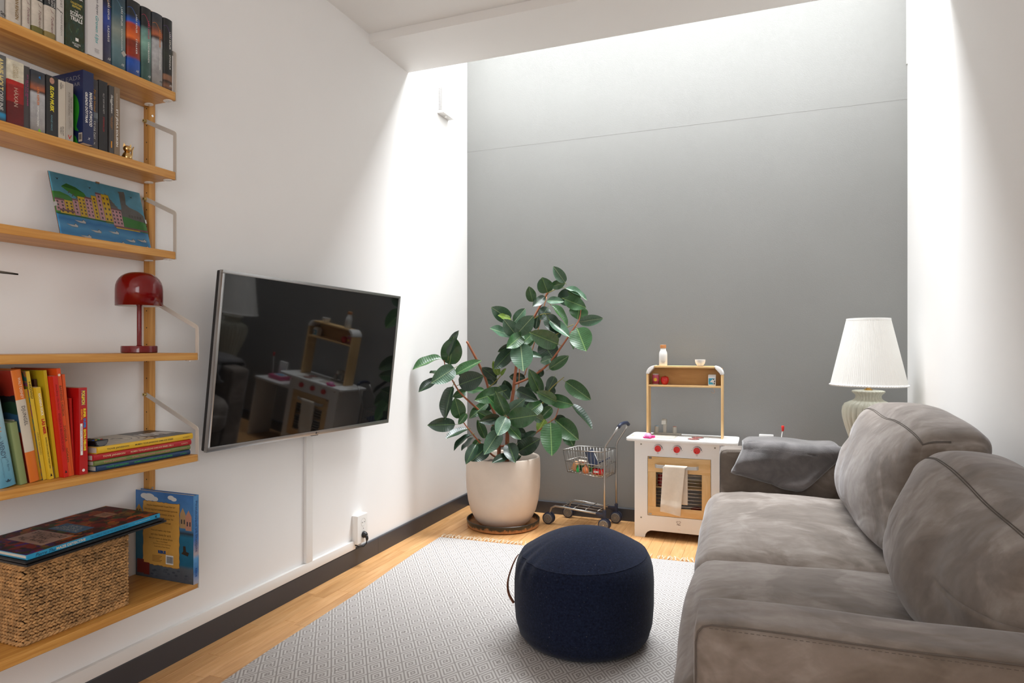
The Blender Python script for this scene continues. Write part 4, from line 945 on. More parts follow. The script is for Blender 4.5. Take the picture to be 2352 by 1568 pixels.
rbox('back_housing', (-0.034, -hw + 0.002, -hh + 0.002), (-0.012, hw - 0.002, hh - 0.002), M_tvb, tv, bevel=0.006)
m, nt, b = new_mat('tv_screen'); b.inputs['Base Color'].default_value = (0.004, 0.004, 0.0045, 1); b.inputs['Roughness'].default_value = 0.035; b.inputs['Specular IOR Level'].default_value = 0.6
MB().box((-0.011, -hw + bw, -hh + bw * 1.5), (-0.0035, hw - bw, hh - bw)).build('screen', m, tv)
rbox('sensor', (-0.02, -0.01, -hh - 0.005), (-0.006, 0.035, -hh + 0.001), M_black, tv, bevel=0.002)
MB().cyl((0.0001, 0.012, -hh + 0.009), (0.0006, 0.012, -hh + 0.009), 0.0052, n=20).build('logo_disc', mat('logo_grey', (70, 70, 72), 0.4), tv)
lettering(tv, 'LG', mat('logo_print', (84, 84, 86), 0.4), (0.0, 0.025, -hh + 0.009), (0, 1, 0), (0, 0, 1), 0.011, 0.007, name='logo', lift=0.0005)
mt = MB(); mt.box((-0.055, -0.20, -0.13), (-0.034, 0.20, 0.17))
mt.box((-0.12, -0.03, -0.05), (-0.05, 0.03, 0.05))
mt.build('wall_mount', M_tvb, tv)

# ------------------------------------------------------------------ air vent box high on the wall
vt = thing('wall_vent', 'small white vent box with side slots high on the wall', 'vent', (LX, 3.793, 2.705))
rbox('body', (0, 0, 0.0), (0.042, 0.15, 0.165), M_trim, vt, bevel=0.003)
for k in range(17):
    z = 0.013 + k * 0.0087
    MB().box((0.010, -0.0006, z), (0.036, 0.0004, z + 0.0035)).build('slot', mat('vent_slot', (120, 114, 108), 0.8) if k == 0 else bpy.data.materials['vent_slot'], vt)
rbox('bottom_plate', (0, -0.001, -0.005), (0.047, 0.158, 0.0), M_trim, vt, bevel=0.0015)
MB().cyl((0.026, 0.072, -0.005), (0.026, 0.072, -0.017), 0.009, 0.0075, n=18).build('knob', M_pad, vt, smooth=True)

# ------------------------------------------------------------------ double socket with plug
sk = thing('wall_socket', 'white double wall socket just above the baseboard', 'socket', (LX, 2.888, 0.188))
rbox('plate', (0, -0.046, -0.072), (0.036, 0.046, 0.078), M_pad, sk, bevel=0.004, seg=3)
M_well = mat('socket_well', (196, 194, 190), 0.5)
for z in (0.036, -0.030):
    MB().lathe([(0.0205, 0.0006), (0.0195, 0.0002), (0.0185, -0.008), (0.0001, -0.008)], 28).build('well', M_well, sk, smooth=True)
    o = bpy.data.objects[-1] if False else sk.children[-1]
    o.rotation_euler = (0, R(90), 0); o.location = (0.0364, 0.006, z)
    for s in (-1, 1): MB().cyl((0.0375, 0.006 + s * 0.0095, z), (0.0372, 0.006 + s * 0.0095, z), 0.0025, n=10).build('contact_hole', M_dark, sk)
MB().cyl((0.0362, 0.006, 0.003), (0.0368, 0.006, 0.003), 0.003, n=12).build('screw', M_chrome, sk)
pg = thing('power_plug', 'black power plug and short cord in the lower socket', 'plug', (LX + 0.0366, 2.894, 0.158))
MB().lathe([(0.0001, 0.0), (0.0165, 0.0), (0.0172, 0.006), (0.014, 0.016), (0.009, 0.022), (0.0001, 0.023)], 24).build('plug_body', M_black, pg, smooth=True)
pg.children[-1].rotation_euler = (0, R(90), 0)
MB().tube([(0.018, 0, -0.002), (0.022, 0.002, -0.02), (0.021, 0.002, -0.03)], [0.0085, 0.0075, 0.0055], 12).build('strain_relief', M_black, pg, smooth='all')
MB().tube([(0.021, 0.002, -0.028), (0.019, 0.0, -0.045), (0.009, -0.012, -0.060), (-0.006, -0.030, -0.056), (-0.020, -0.046, -0.046)], 0.0032, 10).build('cord', M_black, pg, smooth='all')

# ------------------------------------------------------------------ rubber plant, pot and saucer
PX, PY = -1.566, 3.865
m, nt, b = new_mat('glazed_clay')
v = coords(nt); sp_ = N(nt, 'ShaderNodeSeparateXYZ'); nt.links.new(v, sp_.inputs[0])
nz = noise_tex(nt, v, 26, 6, 0.65, 0.4)
ma = N(nt, 'ShaderNodeMath', operation='MULTIPLY_ADD'); ma.inputs[1].default_value = 14.0; nt.links.new(sp_.outputs['Z'], ma.inputs[0]); nt.links.new(nz, ma.inputs[2])
nt.links.new(ramp(nt, ma.outputs[0], [(0.62, rgb((196, 140, 92))), (0.84, rgb((150, 104, 66))), (0.9, rgb((58, 56, 46))), (1.2 / 1.2, rgb((44, 42, 36)))]), b.inputs['Base Color'])
b.inputs['Roughness'].default_value = 0.35
sc_ = thing('plant_saucer', 'dark glazed saucer with worn edge under the plant pot', 'saucer', (PX, PY, 0.0004))
MB().lathe([(0.0001, 0.0), (0.205, 0.0), (0.226, 0.004), (0.234, 0.014), (0.2365, 0.046), (0.234, 0.0485), (0.229, 0.046), (0.226, 0.016), (0.205, 0.012), (0.0001, 0.011)], 72).build('dish', m, sc_, smooth=True)
pl = thing('rubber_plant', 'tall rubber plant with broad dark leaves in a cream pot', 'potted plant', (PX, PY, 0.0125))
M_pot = mat('cream_pot', (214, 199, 184), 0.55, var=0.06, vscale=5, bump=0.08, bscale=90)
prof = [(0.0001, 0.0), (0.125, 0.0), (0.15, 0.006), (0.185, 0.04), (0.212, 0.095), (0.2285, 0.16), (0.2375, 0.235), (0.2405, 0.31), (0.2395, 0.38), (0.237, 0.425), (0.2335, 0.434), (0.227, 0.437), (0.221, 0.434), (0.217, 0.426), (0.215, 0.38), (0.21, 0.30)]
MB().lathe(prof, 72).build('pot', M_pot, pl, smooth=True)
def soilf(u, v):
    a = 2 * math.pi * u; r = 0.214 * v
    p = Vector((r * math.cos(a), r * math.sin(a), 0))
    return (p.x, p.y, 0.372 + 0.012 * noise.noise(p * 30) + 0.006 * noise.noise(p * 90))
MB().grid(soilf, 48, 14, wrap_u=True).build('soil', mat('soil', (58, 46, 38), 0.95, var=0.4, vscale=80), pl, smooth='all')
M_bark = mat('reddish_bark', (150, 88, 58), 0.65, var=0.22, vscale=30, stretch=(1, 1, 0.4), bump=0.3, bscale=60, bdist=0.003)
M_twig = mat('green_twig', (128, 120, 56), 0.5, var=0.15)
M_stake = mat('bamboo_stake', (176, 120, 76), 0.6, var=0.15)
BRANCHES=[('trunkA',[(-1.593,3.855,0.434,0.0130),(-1.585,3.836,0.565,0.0121),(-1.598,3.810,0.707,0.0095),(-1.623,3.800,0.777,0.0087),(-1.647,3.780,0.926,0.0078),(-1.692,3.752,1.048,0.0078),(-1.752,3.707,1.187,0.0069)]),
('trunkB',[(-1.544,3.874,0.434,0.0139),(-1.529,3.848,0.636,0.0121),(-1.513,3.843,0.725,0.0113),(-1.500,3.870,0.854,0.0104),(-1.487,3.885,1.003,0.0095),(-1.462,3.906,1.170,0.0087),(-1.424,3.931,1.249,0.0078),(-1.391,3.944,1.329,0.0078),(-1.345,3.973,1.427,0.0069),(-1.300,3.990,1.513,0.0069)]),
('branchC',[(-1.492,3.873,0.911,0.0078),(-1.389,3.913,0.959,0.0069),(-1.288,3.941,1.038,0.0069),(-1.207,3.973,1.152,0.0061),(-1.144,4.008,1.257,0.0052),(-1.106,4.034,1.328,0.0043),(-1.096,4.048,1.408,0.0026)]),
('branchD',[(-1.566,3.812,0.443,0.0069),(-1.587,3.750,0.464,0.0061),(-1.623,3.671,0.534,0.0052),(-1.677,3.618,0.622,0.0043),(-1.733,3.607,0.697,0.0035),(-1.713,3.625,0.738,0.0026)]),
('branchE',[(-1.588,3.792,0.631,0.0078),(-1.659,3.722,0.739,0.0061),(-1.718,3.666,0.811,0.0061),(-1.765,3.627,0.872,0.0052),(-1.804,3.601,0.949,0.0043),(-1.840,3.587,1.025,0.0035),(-1.856,3.581,1.101,0.0026)]),
('branchF',[(-1.509,3.834,0.490,0.0069),(-1.465,3.840,0.514,0.0061),(-1.365,3.869,0.589,0.0052),(-1.265,3.897,0.672,0.0043),(-1.231,3.920,0.702,0.0035),(-1.214,3.938,0.766,0.0026)]),
('branchG',[(-1.525,3.849,0.518,0.0069),(-1.573,3.830,0.512,0.0069)]),
('branchH',[(-1.635,3.785,0.891,0.0043),(-1.594,3.790,0.926,0.0035),(-1.554,3.795,0.968,0.0026)]),
('branchI',[(-1.318,3.919,0.786,0.0043),(-1.269,3.938,0.882,0.0035),(-1.190,3.979,0.958,0.0026)]),
('branchJ',[(-1.304,3.989,1.502,0.0035),(-1.251,3.998,1.527,0.0026),(-1.192,4.011,1.562,0.0026)]),
('branchK',[(-1.388,3.935,1.328,0.0035),(-1.324,3.938,1.363,0.0026),(-1.264,3.951,1.362,0.0026)]),
('branchL',[(-1.466,3.904,1.152,0.0043),(-1.460,3.853,1.204,0.0035),(-1.460,3.831,1.239,0.0026)]),
('branchM',[(-1.513,3.832,0.656,0.0043),(-1.503,3.761,0.707,0.0035),(-1.502,3.740,0.726,0.0026)]),
('stakeA',[(-1.454,3.962,0.965,0.0035),(-1.391,3.998,1.206,0.0035),(-1.323,4.024,1.483,0.0035)]),
('stakeB',[(-1.501,3.934,0.583,0.0035),(-1.474,3.965,1.353,0.0035)]),
('branchN',[(-1.256,3.986,1.223,0.0035),(-1.177,3.995,1.275,0.0026),(-1.136,4.011,1.297,0.0026)])]
def smooth_path(P, k=5):
    out = []
    for i in range(len(P) - 1):
        p0 = P[max(i - 1, 0)]; p1 = P[i]; p2 = P[i + 1]; p3 = P[min(i + 2, len(P) - 1)]
        for j in range(k):
            t = j / k
            out.append(tuple(0.5 * ((2 * p1[c]) + (-p0[c] + p2[c]) * t + (2 * p0[c] - 5 * p1[c] + 4 * p2[c] - p3[c]) * t * t + (-p0[c] + 3 * p1[c] - 3 * p2[c] + p3[c]) * t ** 3) for c in range(4)))
    out.append(P[-1]); return out
for nm, P in BRANCHES:
    q = smooth_path(P)
    pts = [(a - PX, b - PY, c - 0.0125) for a, b, c, d in q]; rr = [max(0.0022, d) for a, b, c, d in q]
    if nm.startswith('trunk'):
        pts = [(pts[0][0], pts[0][1], 0.34)] + pts; rr = [rr[0] * 1.1] + rr
        MB().tube(pts, [r * (1 + 0.05 * math.sin(i * 2.1)) for i, r in enumerate(rr)], 12).build('trunk', M_bark, pl, smooth='all')
    elif nm.startswith('stake'):
        MB().tube(pts, 0.0035, 8).build('support_stake', M_stake, pl, smooth='all')
    else:
        big = max(rr) > 0.0045
        MB().tube(pts, rr, 10).build('branch', M_bark if big else M_twig, pl, smooth='all')
LEAVES=[(-1.187,3.991,1.566,-1.239,3.939,1.653,0.054,0.402,-0.87,-0.285,2),(-1.277,3.978,1.544,-1.197,3.987,1.56,0.048,0.143,-0.981,-0.128,1),(-1.298,3.97,1.503,-1.307,3.902,1.579,0.079,0.426,-0.702,-0.571,1),(-1.336,3.987,1.5,-1.345,3.973,1.584,0.049,0.321,-0.939,-0.125,0),(-1.371,3.887,1.439,-1.375,3.832,1.522,0.052,0.389,-0.774,-0.5,1),(-1.308,3.944,1.477,-1.353,3.862,1.416,0.045,0.577,-0.668,0.469,0),(-1.283,3.911,1.447,-1.179,3.887,1.439,0.043,-0.156,-0.856,0.492,2),(-1.255,4.04,1.464,-1.171,4.126,1.49,0.089,0.713,-0.701,0.033,0),(-1.106,4.066,1.46,-1.168,4.02,1.503,0.044,0.477,-0.852,-0.217,1),(-1.197,4.031,1.533,-1.072,4.058,1.474,0.056,0.457,-0.507,0.731,2),(-1.189,3.99,1.459,-1.056,3.956,1.406,0.07,-0.199,-0.972,0.127,1),(-1.11,4.064,1.416,-1.117,4.04,1.34,0.097,0.309,-0.914,0.262,1),(-1.109,4.043,1.312,-0.97,4.044,1.331,0.057,0.013,-0.997,-0.074,2),(-1.113,4.009,1.273,-1.043,3.94,1.146,0.114,0.031,-0.869,0.493,1),(-1.268,3.949,1.422,-1.166,3.957,1.307,0.062,0.697,-0.402,0.594,1),(-1.293,3.929,1.353,-1.209,3.897,1.257,0.074,0.017,-0.945,0.325,0),(-1.267,3.917,1.321,-1.144,3.89,1.231,0.062,0.29,-0.731,0.618,2),(-1.225,3.966,1.168,-1.337,3.804,1.232,0.092,0.754,-0.615,-0.228,1),(-1.346,4.004,1.188,-1.274,4.011,1.077,0.107,0.248,-0.963,0.103,0),(-1.162,4.023,1.209,-1.144,4.03,1.143,0.028,0.889,-0.412,0.199,1),(-1.304,3.989,1.409,-1.332,3.935,1.336,0.062,0.527,-0.768,0.365,0),(-1.516,3.863,1.327,-1.583,3.751,1.391,0.075,0.719,-0.615,-0.325,2),(-1.503,3.836,1.331,-1.551,3.764,1.348,0.036,0.789,-0.415,0.454,3),(-1.51,3.908,1.311,-1.448,3.933,1.391,0.053,0.379,-0.925,-0.014,2),(-1.469,3.839,1.23,-1.507,3.759,1.31,0.074,0.594,-0.696,-0.404,2),(-1.454,3.823,1.234,-1.348,3.8,1.333,0.082,0.079,-0.948,-0.307,2),(-1.493,3.84,1.222,-1.575,3.711,1.263,0.063,0.804,-0.366,0.468,2),(-1.418,3.837,1.232,-1.467,3.711,1.155,0.069,0.739,-0.536,0.407,1),(-1.367,3.889,1.243,-1.417,3.816,1.174,0.052,0.619,-0.721,0.312,1),(-1.427,3.812,1.174,-1.385,3.743,1.026,0.112,0.263,-0.842,0.47,2),(-1.489,3.831,1.135,-1.558,3.729,1.028,0.069,0.601,-0.734,0.315,0),(-1.41,3.905,1.113,-1.329,3.904,1.091,0.033,0.118,-0.873,0.474,2),(-1.268,3.949,1.078,-1.315,3.898,1.055,0.044,0.676,-0.715,0.18,2),(-1.283,3.954,1.01,-1.171,3.965,1.084,0.057,0.15,-0.986,-0.074,1),(-1.495,3.893,1.161,-1.57,3.821,1.126,0.044,0.657,-0.744,0.124,0),(-1.388,3.988,1.268,-1.375,3.993,1.348,0.036,0.334,-0.943,0.005,0),(-1.434,3.959,1.152,-1.401,3.972,1.241,0.044,0.344,-0.939,0.008,1),(-1.255,4.04,1.206,-1.247,4.043,1.268,0.036,0.3,-0.954,0.01,0),(-1.827,3.613,1.041,-1.777,3.568,1.194,0.104,0.362,-0.856,-0.37,1),(-1.815,3.575,1.093,-1.75,3.557,1.234,0.062,-0.389,-0.919,0.064,0),(-1.86,3.579,1.083,-1.973,3.449,1.036,0.072,0.167,-0.459,0.872,1),(-1.789,3.607,1.021,-1.854,3.474,0.947,0.083,0.77,-0.554,0.315,2),(-1.883,3.559,0.945,-1.933,3.443,0.896,0.054,0.362,-0.491,0.792,0),(-1.893,3.588,0.995,-1.909,3.517,0.991,0.029,0.467,-0.152,0.871,1),(-1.789,3.607,0.978,-1.658,3.668,1.06,0.066,-0.035,-0.773,0.634,1),(-1.755,3.684,0.961,-1.758,3.64,1.03,0.052,0.518,-0.731,-0.445,1),(-1.763,3.617,0.915,-1.616,3.609,0.967,0.095,-0.01,-0.993,-0.114,0),(-1.735,3.671,0.874,-1.631,3.679,0.884,0.042,-0.006,-0.757,0.653,1),(-1.791,3.584,0.908,-1.811,3.512,0.738,0.074,-0.133,-0.906,0.401,0),(-1.747,3.687,0.873,-1.797,3.625,0.844,0.043,0.71,-0.67,0.215,1),(-1.749,3.612,0.707,-1.765,3.573,0.821,0.074,0.506,-0.837,-0.21,1),(-1.771,3.581,0.673,-1.868,3.447,0.679,0.069,0.81,-0.576,0.113,0),(-1.696,3.6,0.646,-1.771,3.485,0.61,0.057,0.145,-0.385,0.911,0),(-1.673,3.609,0.611,-1.736,3.509,0.546,0.054,-0.234,-0.422,0.876,0),(-1.674,3.63,0.591,-1.706,3.553,0.528,0.042,-0.295,-0.531,0.794,0),(-1.637,3.601,0.555,-1.655,3.508,0.468,0.052,0.334,-0.681,0.652,0),(-1.591,3.662,0.535,-1.634,3.56,0.473,0.078,0.669,-0.569,0.479,0),(-1.627,3.756,0.799,-1.698,3.663,0.716,0.057,0.278,-0.754,0.595,1),(-1.709,3.616,0.739,-1.743,3.581,0.682,0.034,0.497,-0.84,0.215,1),(-1.592,3.812,0.95,-1.653,3.746,1.012,0.054,0.639,-0.748,-0.179,0),(-1.604,3.84,0.913,-1.659,3.808,0.97,0.054,0.478,-0.878,-0.035,0),(-1.57,3.799,0.97,-1.592,3.769,1.05,0.036,0.462,-0.865,-0.197,3),(-1.55,3.785,0.969,-1.516,3.777,1.011,0.022,-0.366,-0.923,0.116,3),(-1.537,3.791,0.871,-1.644,3.642,0.827,0.076,0.763,-0.61,0.213,1),(-1.5,3.741,0.725,-1.518,3.648,0.853,0.068,0.536,-0.719,-0.443,1),(-1.504,3.728,0.723,-1.564,3.641,0.838,0.063,0.9,-0.407,0.155,1),(-1.5,3.741,0.726,-1.382,3.722,0.818,0.064,0.005,-0.979,-0.204,2),(-1.473,3.73,0.701,-1.297,3.691,0.735,0.1,-0.219,-0.976,0.009,1),(-1.481,3.705,0.718,-1.494,3.614,0.63,0.074,0.507,-0.635,0.583,2),(-1.528,3.708,0.627,-1.562,3.588,0.522,0.078,0.566,-0.624,0.539,2),(-1.473,3.73,0.656,-1.391,3.697,0.595,0.051,-0.01,-0.888,0.459,1),(-1.469,3.849,0.875,-1.332,3.806,0.827,0.066,-0.189,-0.935,0.301,0),(-1.323,3.895,0.855,-1.351,3.799,0.988,0.067,0.597,-0.702,-0.388,1),(-1.309,3.879,0.796,-1.372,3.769,0.737,0.076,0.693,-0.607,0.39,1),(-1.217,3.894,0.806,-1.297,3.798,0.864,0.062,0.707,-0.688,-0.16,1),(-1.271,3.916,0.822,-1.119,3.878,0.794,0.068,-0.199,-0.96,0.196,1),(-1.182,3.982,0.929,-1.032,3.966,0.832,0.077,0.036,-0.974,0.225,1),(-1.255,3.986,0.96,-1.284,3.943,0.879,0.053,0.411,-0.856,0.313,0),(-1.154,3.994,0.786,-1.016,3.972,0.656,0.076,0.657,-0.209,0.725,0),(-1.25,3.881,0.675,-1.213,3.788,0.509,0.105,0.248,-0.821,0.514,1),(-1.23,3.932,0.681,-1.094,3.899,0.588,0.097,0.001,-0.942,0.336,1),(-1.185,3.992,0.6,-1.132,3.97,0.529,0.061,0.114,-0.92,0.376,1),(-1.436,3.787,0.491,-1.295,3.756,0.576,0.082,-0.133,-0.981,-0.138,0),(-1.469,3.71,0.555,-1.407,3.648,0.469,0.073,0.106,-0.772,0.627,0),(-1.456,3.694,0.478,-1.513,3.596,0.462,0.046,0.496,-0.418,0.761,0),(-1.446,3.697,0.456,-1.381,3.679,0.484,0.03,-0.232,-0.97,-0.076,0),(-1.461,3.842,0.536,-1.352,3.863,0.605,0.053,-0.122,-0.88,0.46,0),(-1.308,3.944,0.687,-1.336,3.901,0.619,0.054,0.426,-0.834,0.352,3),(-1.543,3.896,0.849,-1.556,3.869,0.925,0.055,0.44,-0.868,-0.229,0),(-1.454,3.973,0.947,-1.537,3.93,0.956,0.049,0.462,-0.886,0.035,0),(-1.587,3.75,0.688,-1.645,3.673,0.738,0.062,0.746,-0.653,-0.13,1),(-1.532,3.728,0.705,-1.601,3.616,0.697,0.053,0.814,-0.517,0.264,0),(-1.635,3.731,0.574,-1.663,3.688,0.68,0.047,0.747,-0.661,-0.073,1),(-1.31,3.901,0.683,-1.344,3.844,0.715,0.045,0.779,-0.593,-0.204,2),(-1.273,3.979,0.762,-1.332,3.935,0.696,0.055,0.42,-0.881,0.218,1),(-1.448,3.868,0.805,-1.384,3.85,0.761,0.049,-0.013,-0.93,0.367,0),(-1.263,4.005,0.678,-1.189,4.012,0.675,0.055,0.102,-0.987,0.125,0),(-1.593,3.855,0.897,-1.52,3.83,0.828,0.072,0.066,-0.912,0.405,0),(-1.434,3.959,0.885,-1.357,3.968,0.94,0.053,0.158,-0.985,-0.07,2),(-1.306,3.967,0.808,-1.347,3.951,0.756,0.053,0.295,-0.954,0.06,0),(-1.361,3.977,0.957,-1.337,3.976,1.002,0.035,0.226,-0.962,-0.151,0),(-1.626,3.82,0.801,-1.679,3.767,0.743,0.053,0.541,-0.807,0.239,0),(-1.595,3.747,0.653,-1.539,3.747,0.604,0.052,0.237,-0.935,0.265,0),(-1.464,3.862,0.637,-1.425,3.856,0.562,0.052,0.299,-0.926,0.23,0),(-1.428,3.941,0.745,-1.461,3.928,0.798,0.053,0.389,-0.921,0.019,0),(-1.651,3.703,0.562,-1.682,3.648,0.529,0.043,0.68,-0.617,0.397,1),(-1.38,3.938,0.897,-1.422,3.9,0.889,0.053,0.651,-0.75,0.118,0),(-1.269,4.024,0.841,-1.312,3.986,0.887,0.053,0.551,-0.818,-0.163,0)]
def leaf_mat(name, col, rib, rough=0.32):
    m, nt, b = new_mat(name)
    v = coords(nt); s_ = N(nt, 'ShaderNodeSeparateXYZ'); nt.links.new(v, s_.inputs[0])
    ab = N(nt, 'ShaderNodeMath', operation='ABSOLUTE'); nt.links.new(s_.outputs['X'], ab.inputs[0])
    c = rgb(col); f = noise_tex(nt, coords(nt, (2.0, 9, 1)), 3, 3)
    basec = ramp(nt, f, [(0.3, tuple(x * 0.75 for x in c[:3]) + (1,)), (0.7, tuple(x * 1.2 for x in c[:3]) + (1,))])
    fac = ramp(nt, ab.outputs[0], [(0.0, (1, 1, 1, 1)), (0.010, (1, 1, 1, 1)), (0.022, (0, 0, 0, 1))])
    mx = N(nt, 'ShaderNodeMix', data_type='RGBA'); nt.links.new(fac, mx.inputs[0]); nt.links.new(basec, mx.inputs[6]); mx.inputs[7].default_value = rgb(rib)
    nt.links.new(mx.outputs[2], b.inputs['Base Color']); b.inputs['Roughness'].default_value = rough; b.inputs['Specular IOR Level'].default_value = 0.6
    wv = N(nt, 'ShaderNodeTexWave', bands_direction='Y'); wv.inputs['Scale'].default_value = 4.2; nt.links.new(v, wv.inputs['Vector'])
    add_bump(nt, b, wv.outputs['Fac'], 0.05, 0.02)
    return m
LM = [leaf_mat('leaf_dark', (34, 58, 40), (84, 112, 62)), leaf_mat('leaf_green', (50, 88, 48), (118, 146, 84)), leaf_mat('leaf_pale', (72, 104, 80), (150, 170, 130)), leaf_mat('leaf_young', (104, 132, 46), (170, 180, 90))]
M_stalk = mat('leaf_stalk', (122, 132, 60), 0.5)
def unit_leaf(mi, droop, cup, wav):
    mb = MB(); nu, nv = 6, 12
    def fn(u, v):
        s = (u - 0.5) * 2
        prof = (math.sin(math.pi * v ** 0.92) ** 0.52) if 0 < v < 1 else 0.0
        prof *= 1 - 0.15 * max(0, v - 0.75)
        w = 0.5 * prof
        y = v
        z = cup * (abs(s) ** 1.4) * prof - droop * (v - 0.25) ** 2 + wav * math.sin(v * 9 + s) * abs(s) * prof
        if v >= 0.999: y = 1.04
        return (s * w, y, z)
    mb.grid(fn, nu, nv)
    mb.tube([(0, -0.16, -0.05), (0, -0.07, -0.012), (0, 0.02, -0.004 - droop * 0.05)], [0.014, 0.015, 0.014], 5, mi=1)
    me_o = mb.build('leaf', [LM[mi], M_stalk], None, smooth='all', fixn=False)
    me = me_o.data; bpy.data.objects.remove(me_o); return me
UL = [[unit_leaf(c, d, cu, wv) for d, cu, wv in ((0.10, 0.10, 0.02), (0.22, 0.14, 0.03), (0.02, 0.07, 0.04))] for c in range(4)]
rg = random.Random(11)
for L in LEAVES:
    bx, by, bz, tx, ty, tz, w, nx_, ny_, nz_, c = L
    B = Vector((bx, by, bz)); Tp = Vector((tx, ty, tz)); d = Tp - B; l = d.length; d.normalize()
    nn = Vector((nx_, ny_, nz_)); nn = (nn - d * nn.dot(d)).normalized(); xx = d.cross(nn)
    o = link('leaf', UL[int(c)][rg.randrange(3)], pl)
    Mx = Matrix((xx * w * 1.28, d * l * 1.10, nn * l)).transposed().to_4x4(); Mx.translation = B - Vector((PX, PY, 0.0125))
    o.matrix_local = Mx

# ------------------------------------------------------------------ toy shopping trolley
M_steel = mat('cart_steel', (178, 176, 172), 0.3, 0.9)
M_nav = mat('navy_plastic', (36, 44, 66), 0.45)
M_hub = mat('grey_hub', (126, 122, 116), 0.5)
ct = thing('toy_trolley', 'toy steel shopping trolley with wire basket and dark wheels', 'toy trolley', (-1.105, 4.085, 0.0005), (0, 0, R(-3.5)))
# local: x along its length (handle end +x), y across (front rail -y)
yF, yB = -0.095, 0.105
def wheel(x, y, r, cas):
    w = MB()
    for s in (-1, 1):
        y0 = y + s * 0.016
        w.lathe([(0.0001, -0.006), (r * 0.8, -0.006), (r, -0.003), (r, 0.003), (r * 0.8, 0.006), (0.0001, 0.006)], 30)
        for i in range(len(w.v) - 30 * 6, len(w.v)):
            a, b_, c_ = w.v[i]; w.v[i] = (x + a, y0 + c_, r + b_)
    o = w.build('wheel', M_nav, ct, smooth=True)
    h = MB(); h.cyl((x, y - 0.0225, r), (x, y - 0.0245, r), r * 0.80, r * 0.74, n=28); h.build('hub', M_hub, o, smooth=True)
    hl = MB()
    for k in range(10):
        a = k * math.pi / 5; hl.cyl((x + r * 0.52 * math.cos(a), y - 0.0244, r + r * 0.52 * math.sin(a)), (x + r * 0.52 * math.cos(a), y - 0.0252, r + r * 0.52 * math.sin(a)), 0.0016, n=8)
    hl.build('hub_holes', M_dark, o); MB().cyl((x, y - 0.0244, r), (x, y - 0.0262, r), 0.0035, n=12).build('axle_cap', M_chrome, o)
RW = 0.0375
for x, y in ((-0.19, yF), (-0.125, yB), (0.185, yF), (0.205, yB)): wheel(x, y, RW, x > 0)
for y, x0, x1 in ((yF, -0.185, 0.185), (yB, -0.12, 0.205)):
    fr = MB()
    fr.tube([(x0, y, RW + 0.012), (x0, y, 0.075), (x0 + 0.012, y, 0.105), (x0 + 0.04, y, 0.118), (x0 + 0.1, y, 0.116), (x1, y, 0.095)], 0.0065, 10)
    fr.build('lower_rail', M_steel, ct, smooth='all')
    po = MB(); top = 0.655
    po.tube([(x1, y, 0.055), (x1, y, 0.30), (x1, y, 0.505), (x1 + 0.008, y, 0.535), (x1 + 0.055, y * 0.9, 0.605), (x1 + 0.085, y * 0.8, top)], 0.0065, 10)
    po.build('upright_tube', M_steel, ct, smooth='all')
    rbox('joint_sleeve', (x1 - 0.0095, y - 0.0095, 0.05), (x1 + 0.0095, y + 0.0095, 0.125), M_nav, ct, bevel=0.003)
    rbox('rail_sleeve', (x1 - 0.055, y - 0.008, 0.088), (x1 - 0.005, y + 0.008, 0.106), M_nav, ct, bevel=0.003)
    MB().prism([(x1 - 0.05, 0.09), (x1 - 0.005, 0.09), (x1 - 0.005, 0.06)], y - 0.002, y + 0.002, 'Y').build('gusset', M_nav, ct)
MB().tube([(0.27, yF * 0.8 - 0.004, 0.650), (0.2775, yF * 0.55, 0.664), (0.283, 0, 0.668), (0.288, yB * 0.55, 0.664), (0.29, yB * 0.8 + 0.004, 0.650)], 0.011, 12).build('handle_grip', M_nav, ct, smooth='all')
lr = MB()
for i in range(4):
    y = yF + 0.01 + i * (yB - yF - 0.02) / 3; lr.tube([(-0.12, y, 0.115), (0.15, y, 0.103)], 0.0022, 6)
for i in range(4):
    x = -0.10 + i * 0.08; lr.tube([(x, yF, 0.117 - 0.0005 * i), (x + 0.012, yB, 0.117 - 0.0005 * i)], 0.0022, 6)
lr.build('lower_rack_wires', M_steel, ct, smooth='all')
# wire basket: open top, tapering
bw_ = MB()
x0, x1 = -0.092, 0.185
def bsec(f, z):   # ring at height fraction
    i = 0.022 * (1 - f)
    zl = z
    return [(x0 + i, yF + i, zl[0]), (x1, yF + i * 0.4, zl[1]), (x1 + 0.015, yB - i * 0.4, zl[1]), (x0 + i + 0.035, yB - i, zl[0])]
rings = [bsec(0, (0.345, 0.325)), bsec(0.55, (0.415, 0.40)), bsec(1, (0.486, 0.49))]
for k, rg_ in enumerate(rings): bw_.tube(rg_ + [rg_[0]], 0.0032 if k == 2 else 0.0026, 7)
def lerp3(a, b, t): return tuple(a[c] + (b[c] - a[c]) * t for c in range(3))
for side, n in ((0, 12), (1, 6), (2, 12), (3, 6)):
    for i in range(n + 1):
        t = i / n
        a = lerp3(rings[2][side], rings[2][(side + 1) % 4], t); c = lerp3(rings[0][side], rings[0][(side + 1) % 4], t)
        bw_.tube([a, lerp3(a, c, 0.8), c], 0.0018, 5)
for i in range(1, 8):
    bw_.tube([lerp3(rings[0][0], rings[0][3], i / 8), lerp3(rings[0][1], rings[0][2], i / 8)], 0.0018, 5)
for i in range(1, 10):
    bw_.tube([lerp3(rings[0][0], rings[0][1], i / 10), lerp3(rings[0][3], rings[0][2], i / 10)], 0.0018, 5)
bw_.tube([(0.185, yF, 0.33), (0.112, yF + 0.01, 0.485)], 0.0022, 6)
bw_.build('wire_basket', M_steel, ct, smooth='all')
seat = MB(); seat.box((0.075, yF + 0.03, 0.40), (0.082, yB - 0.02, 0.505), M=Matrix.Rotation(R(-22), 4, Vector((0, 1, 0))))
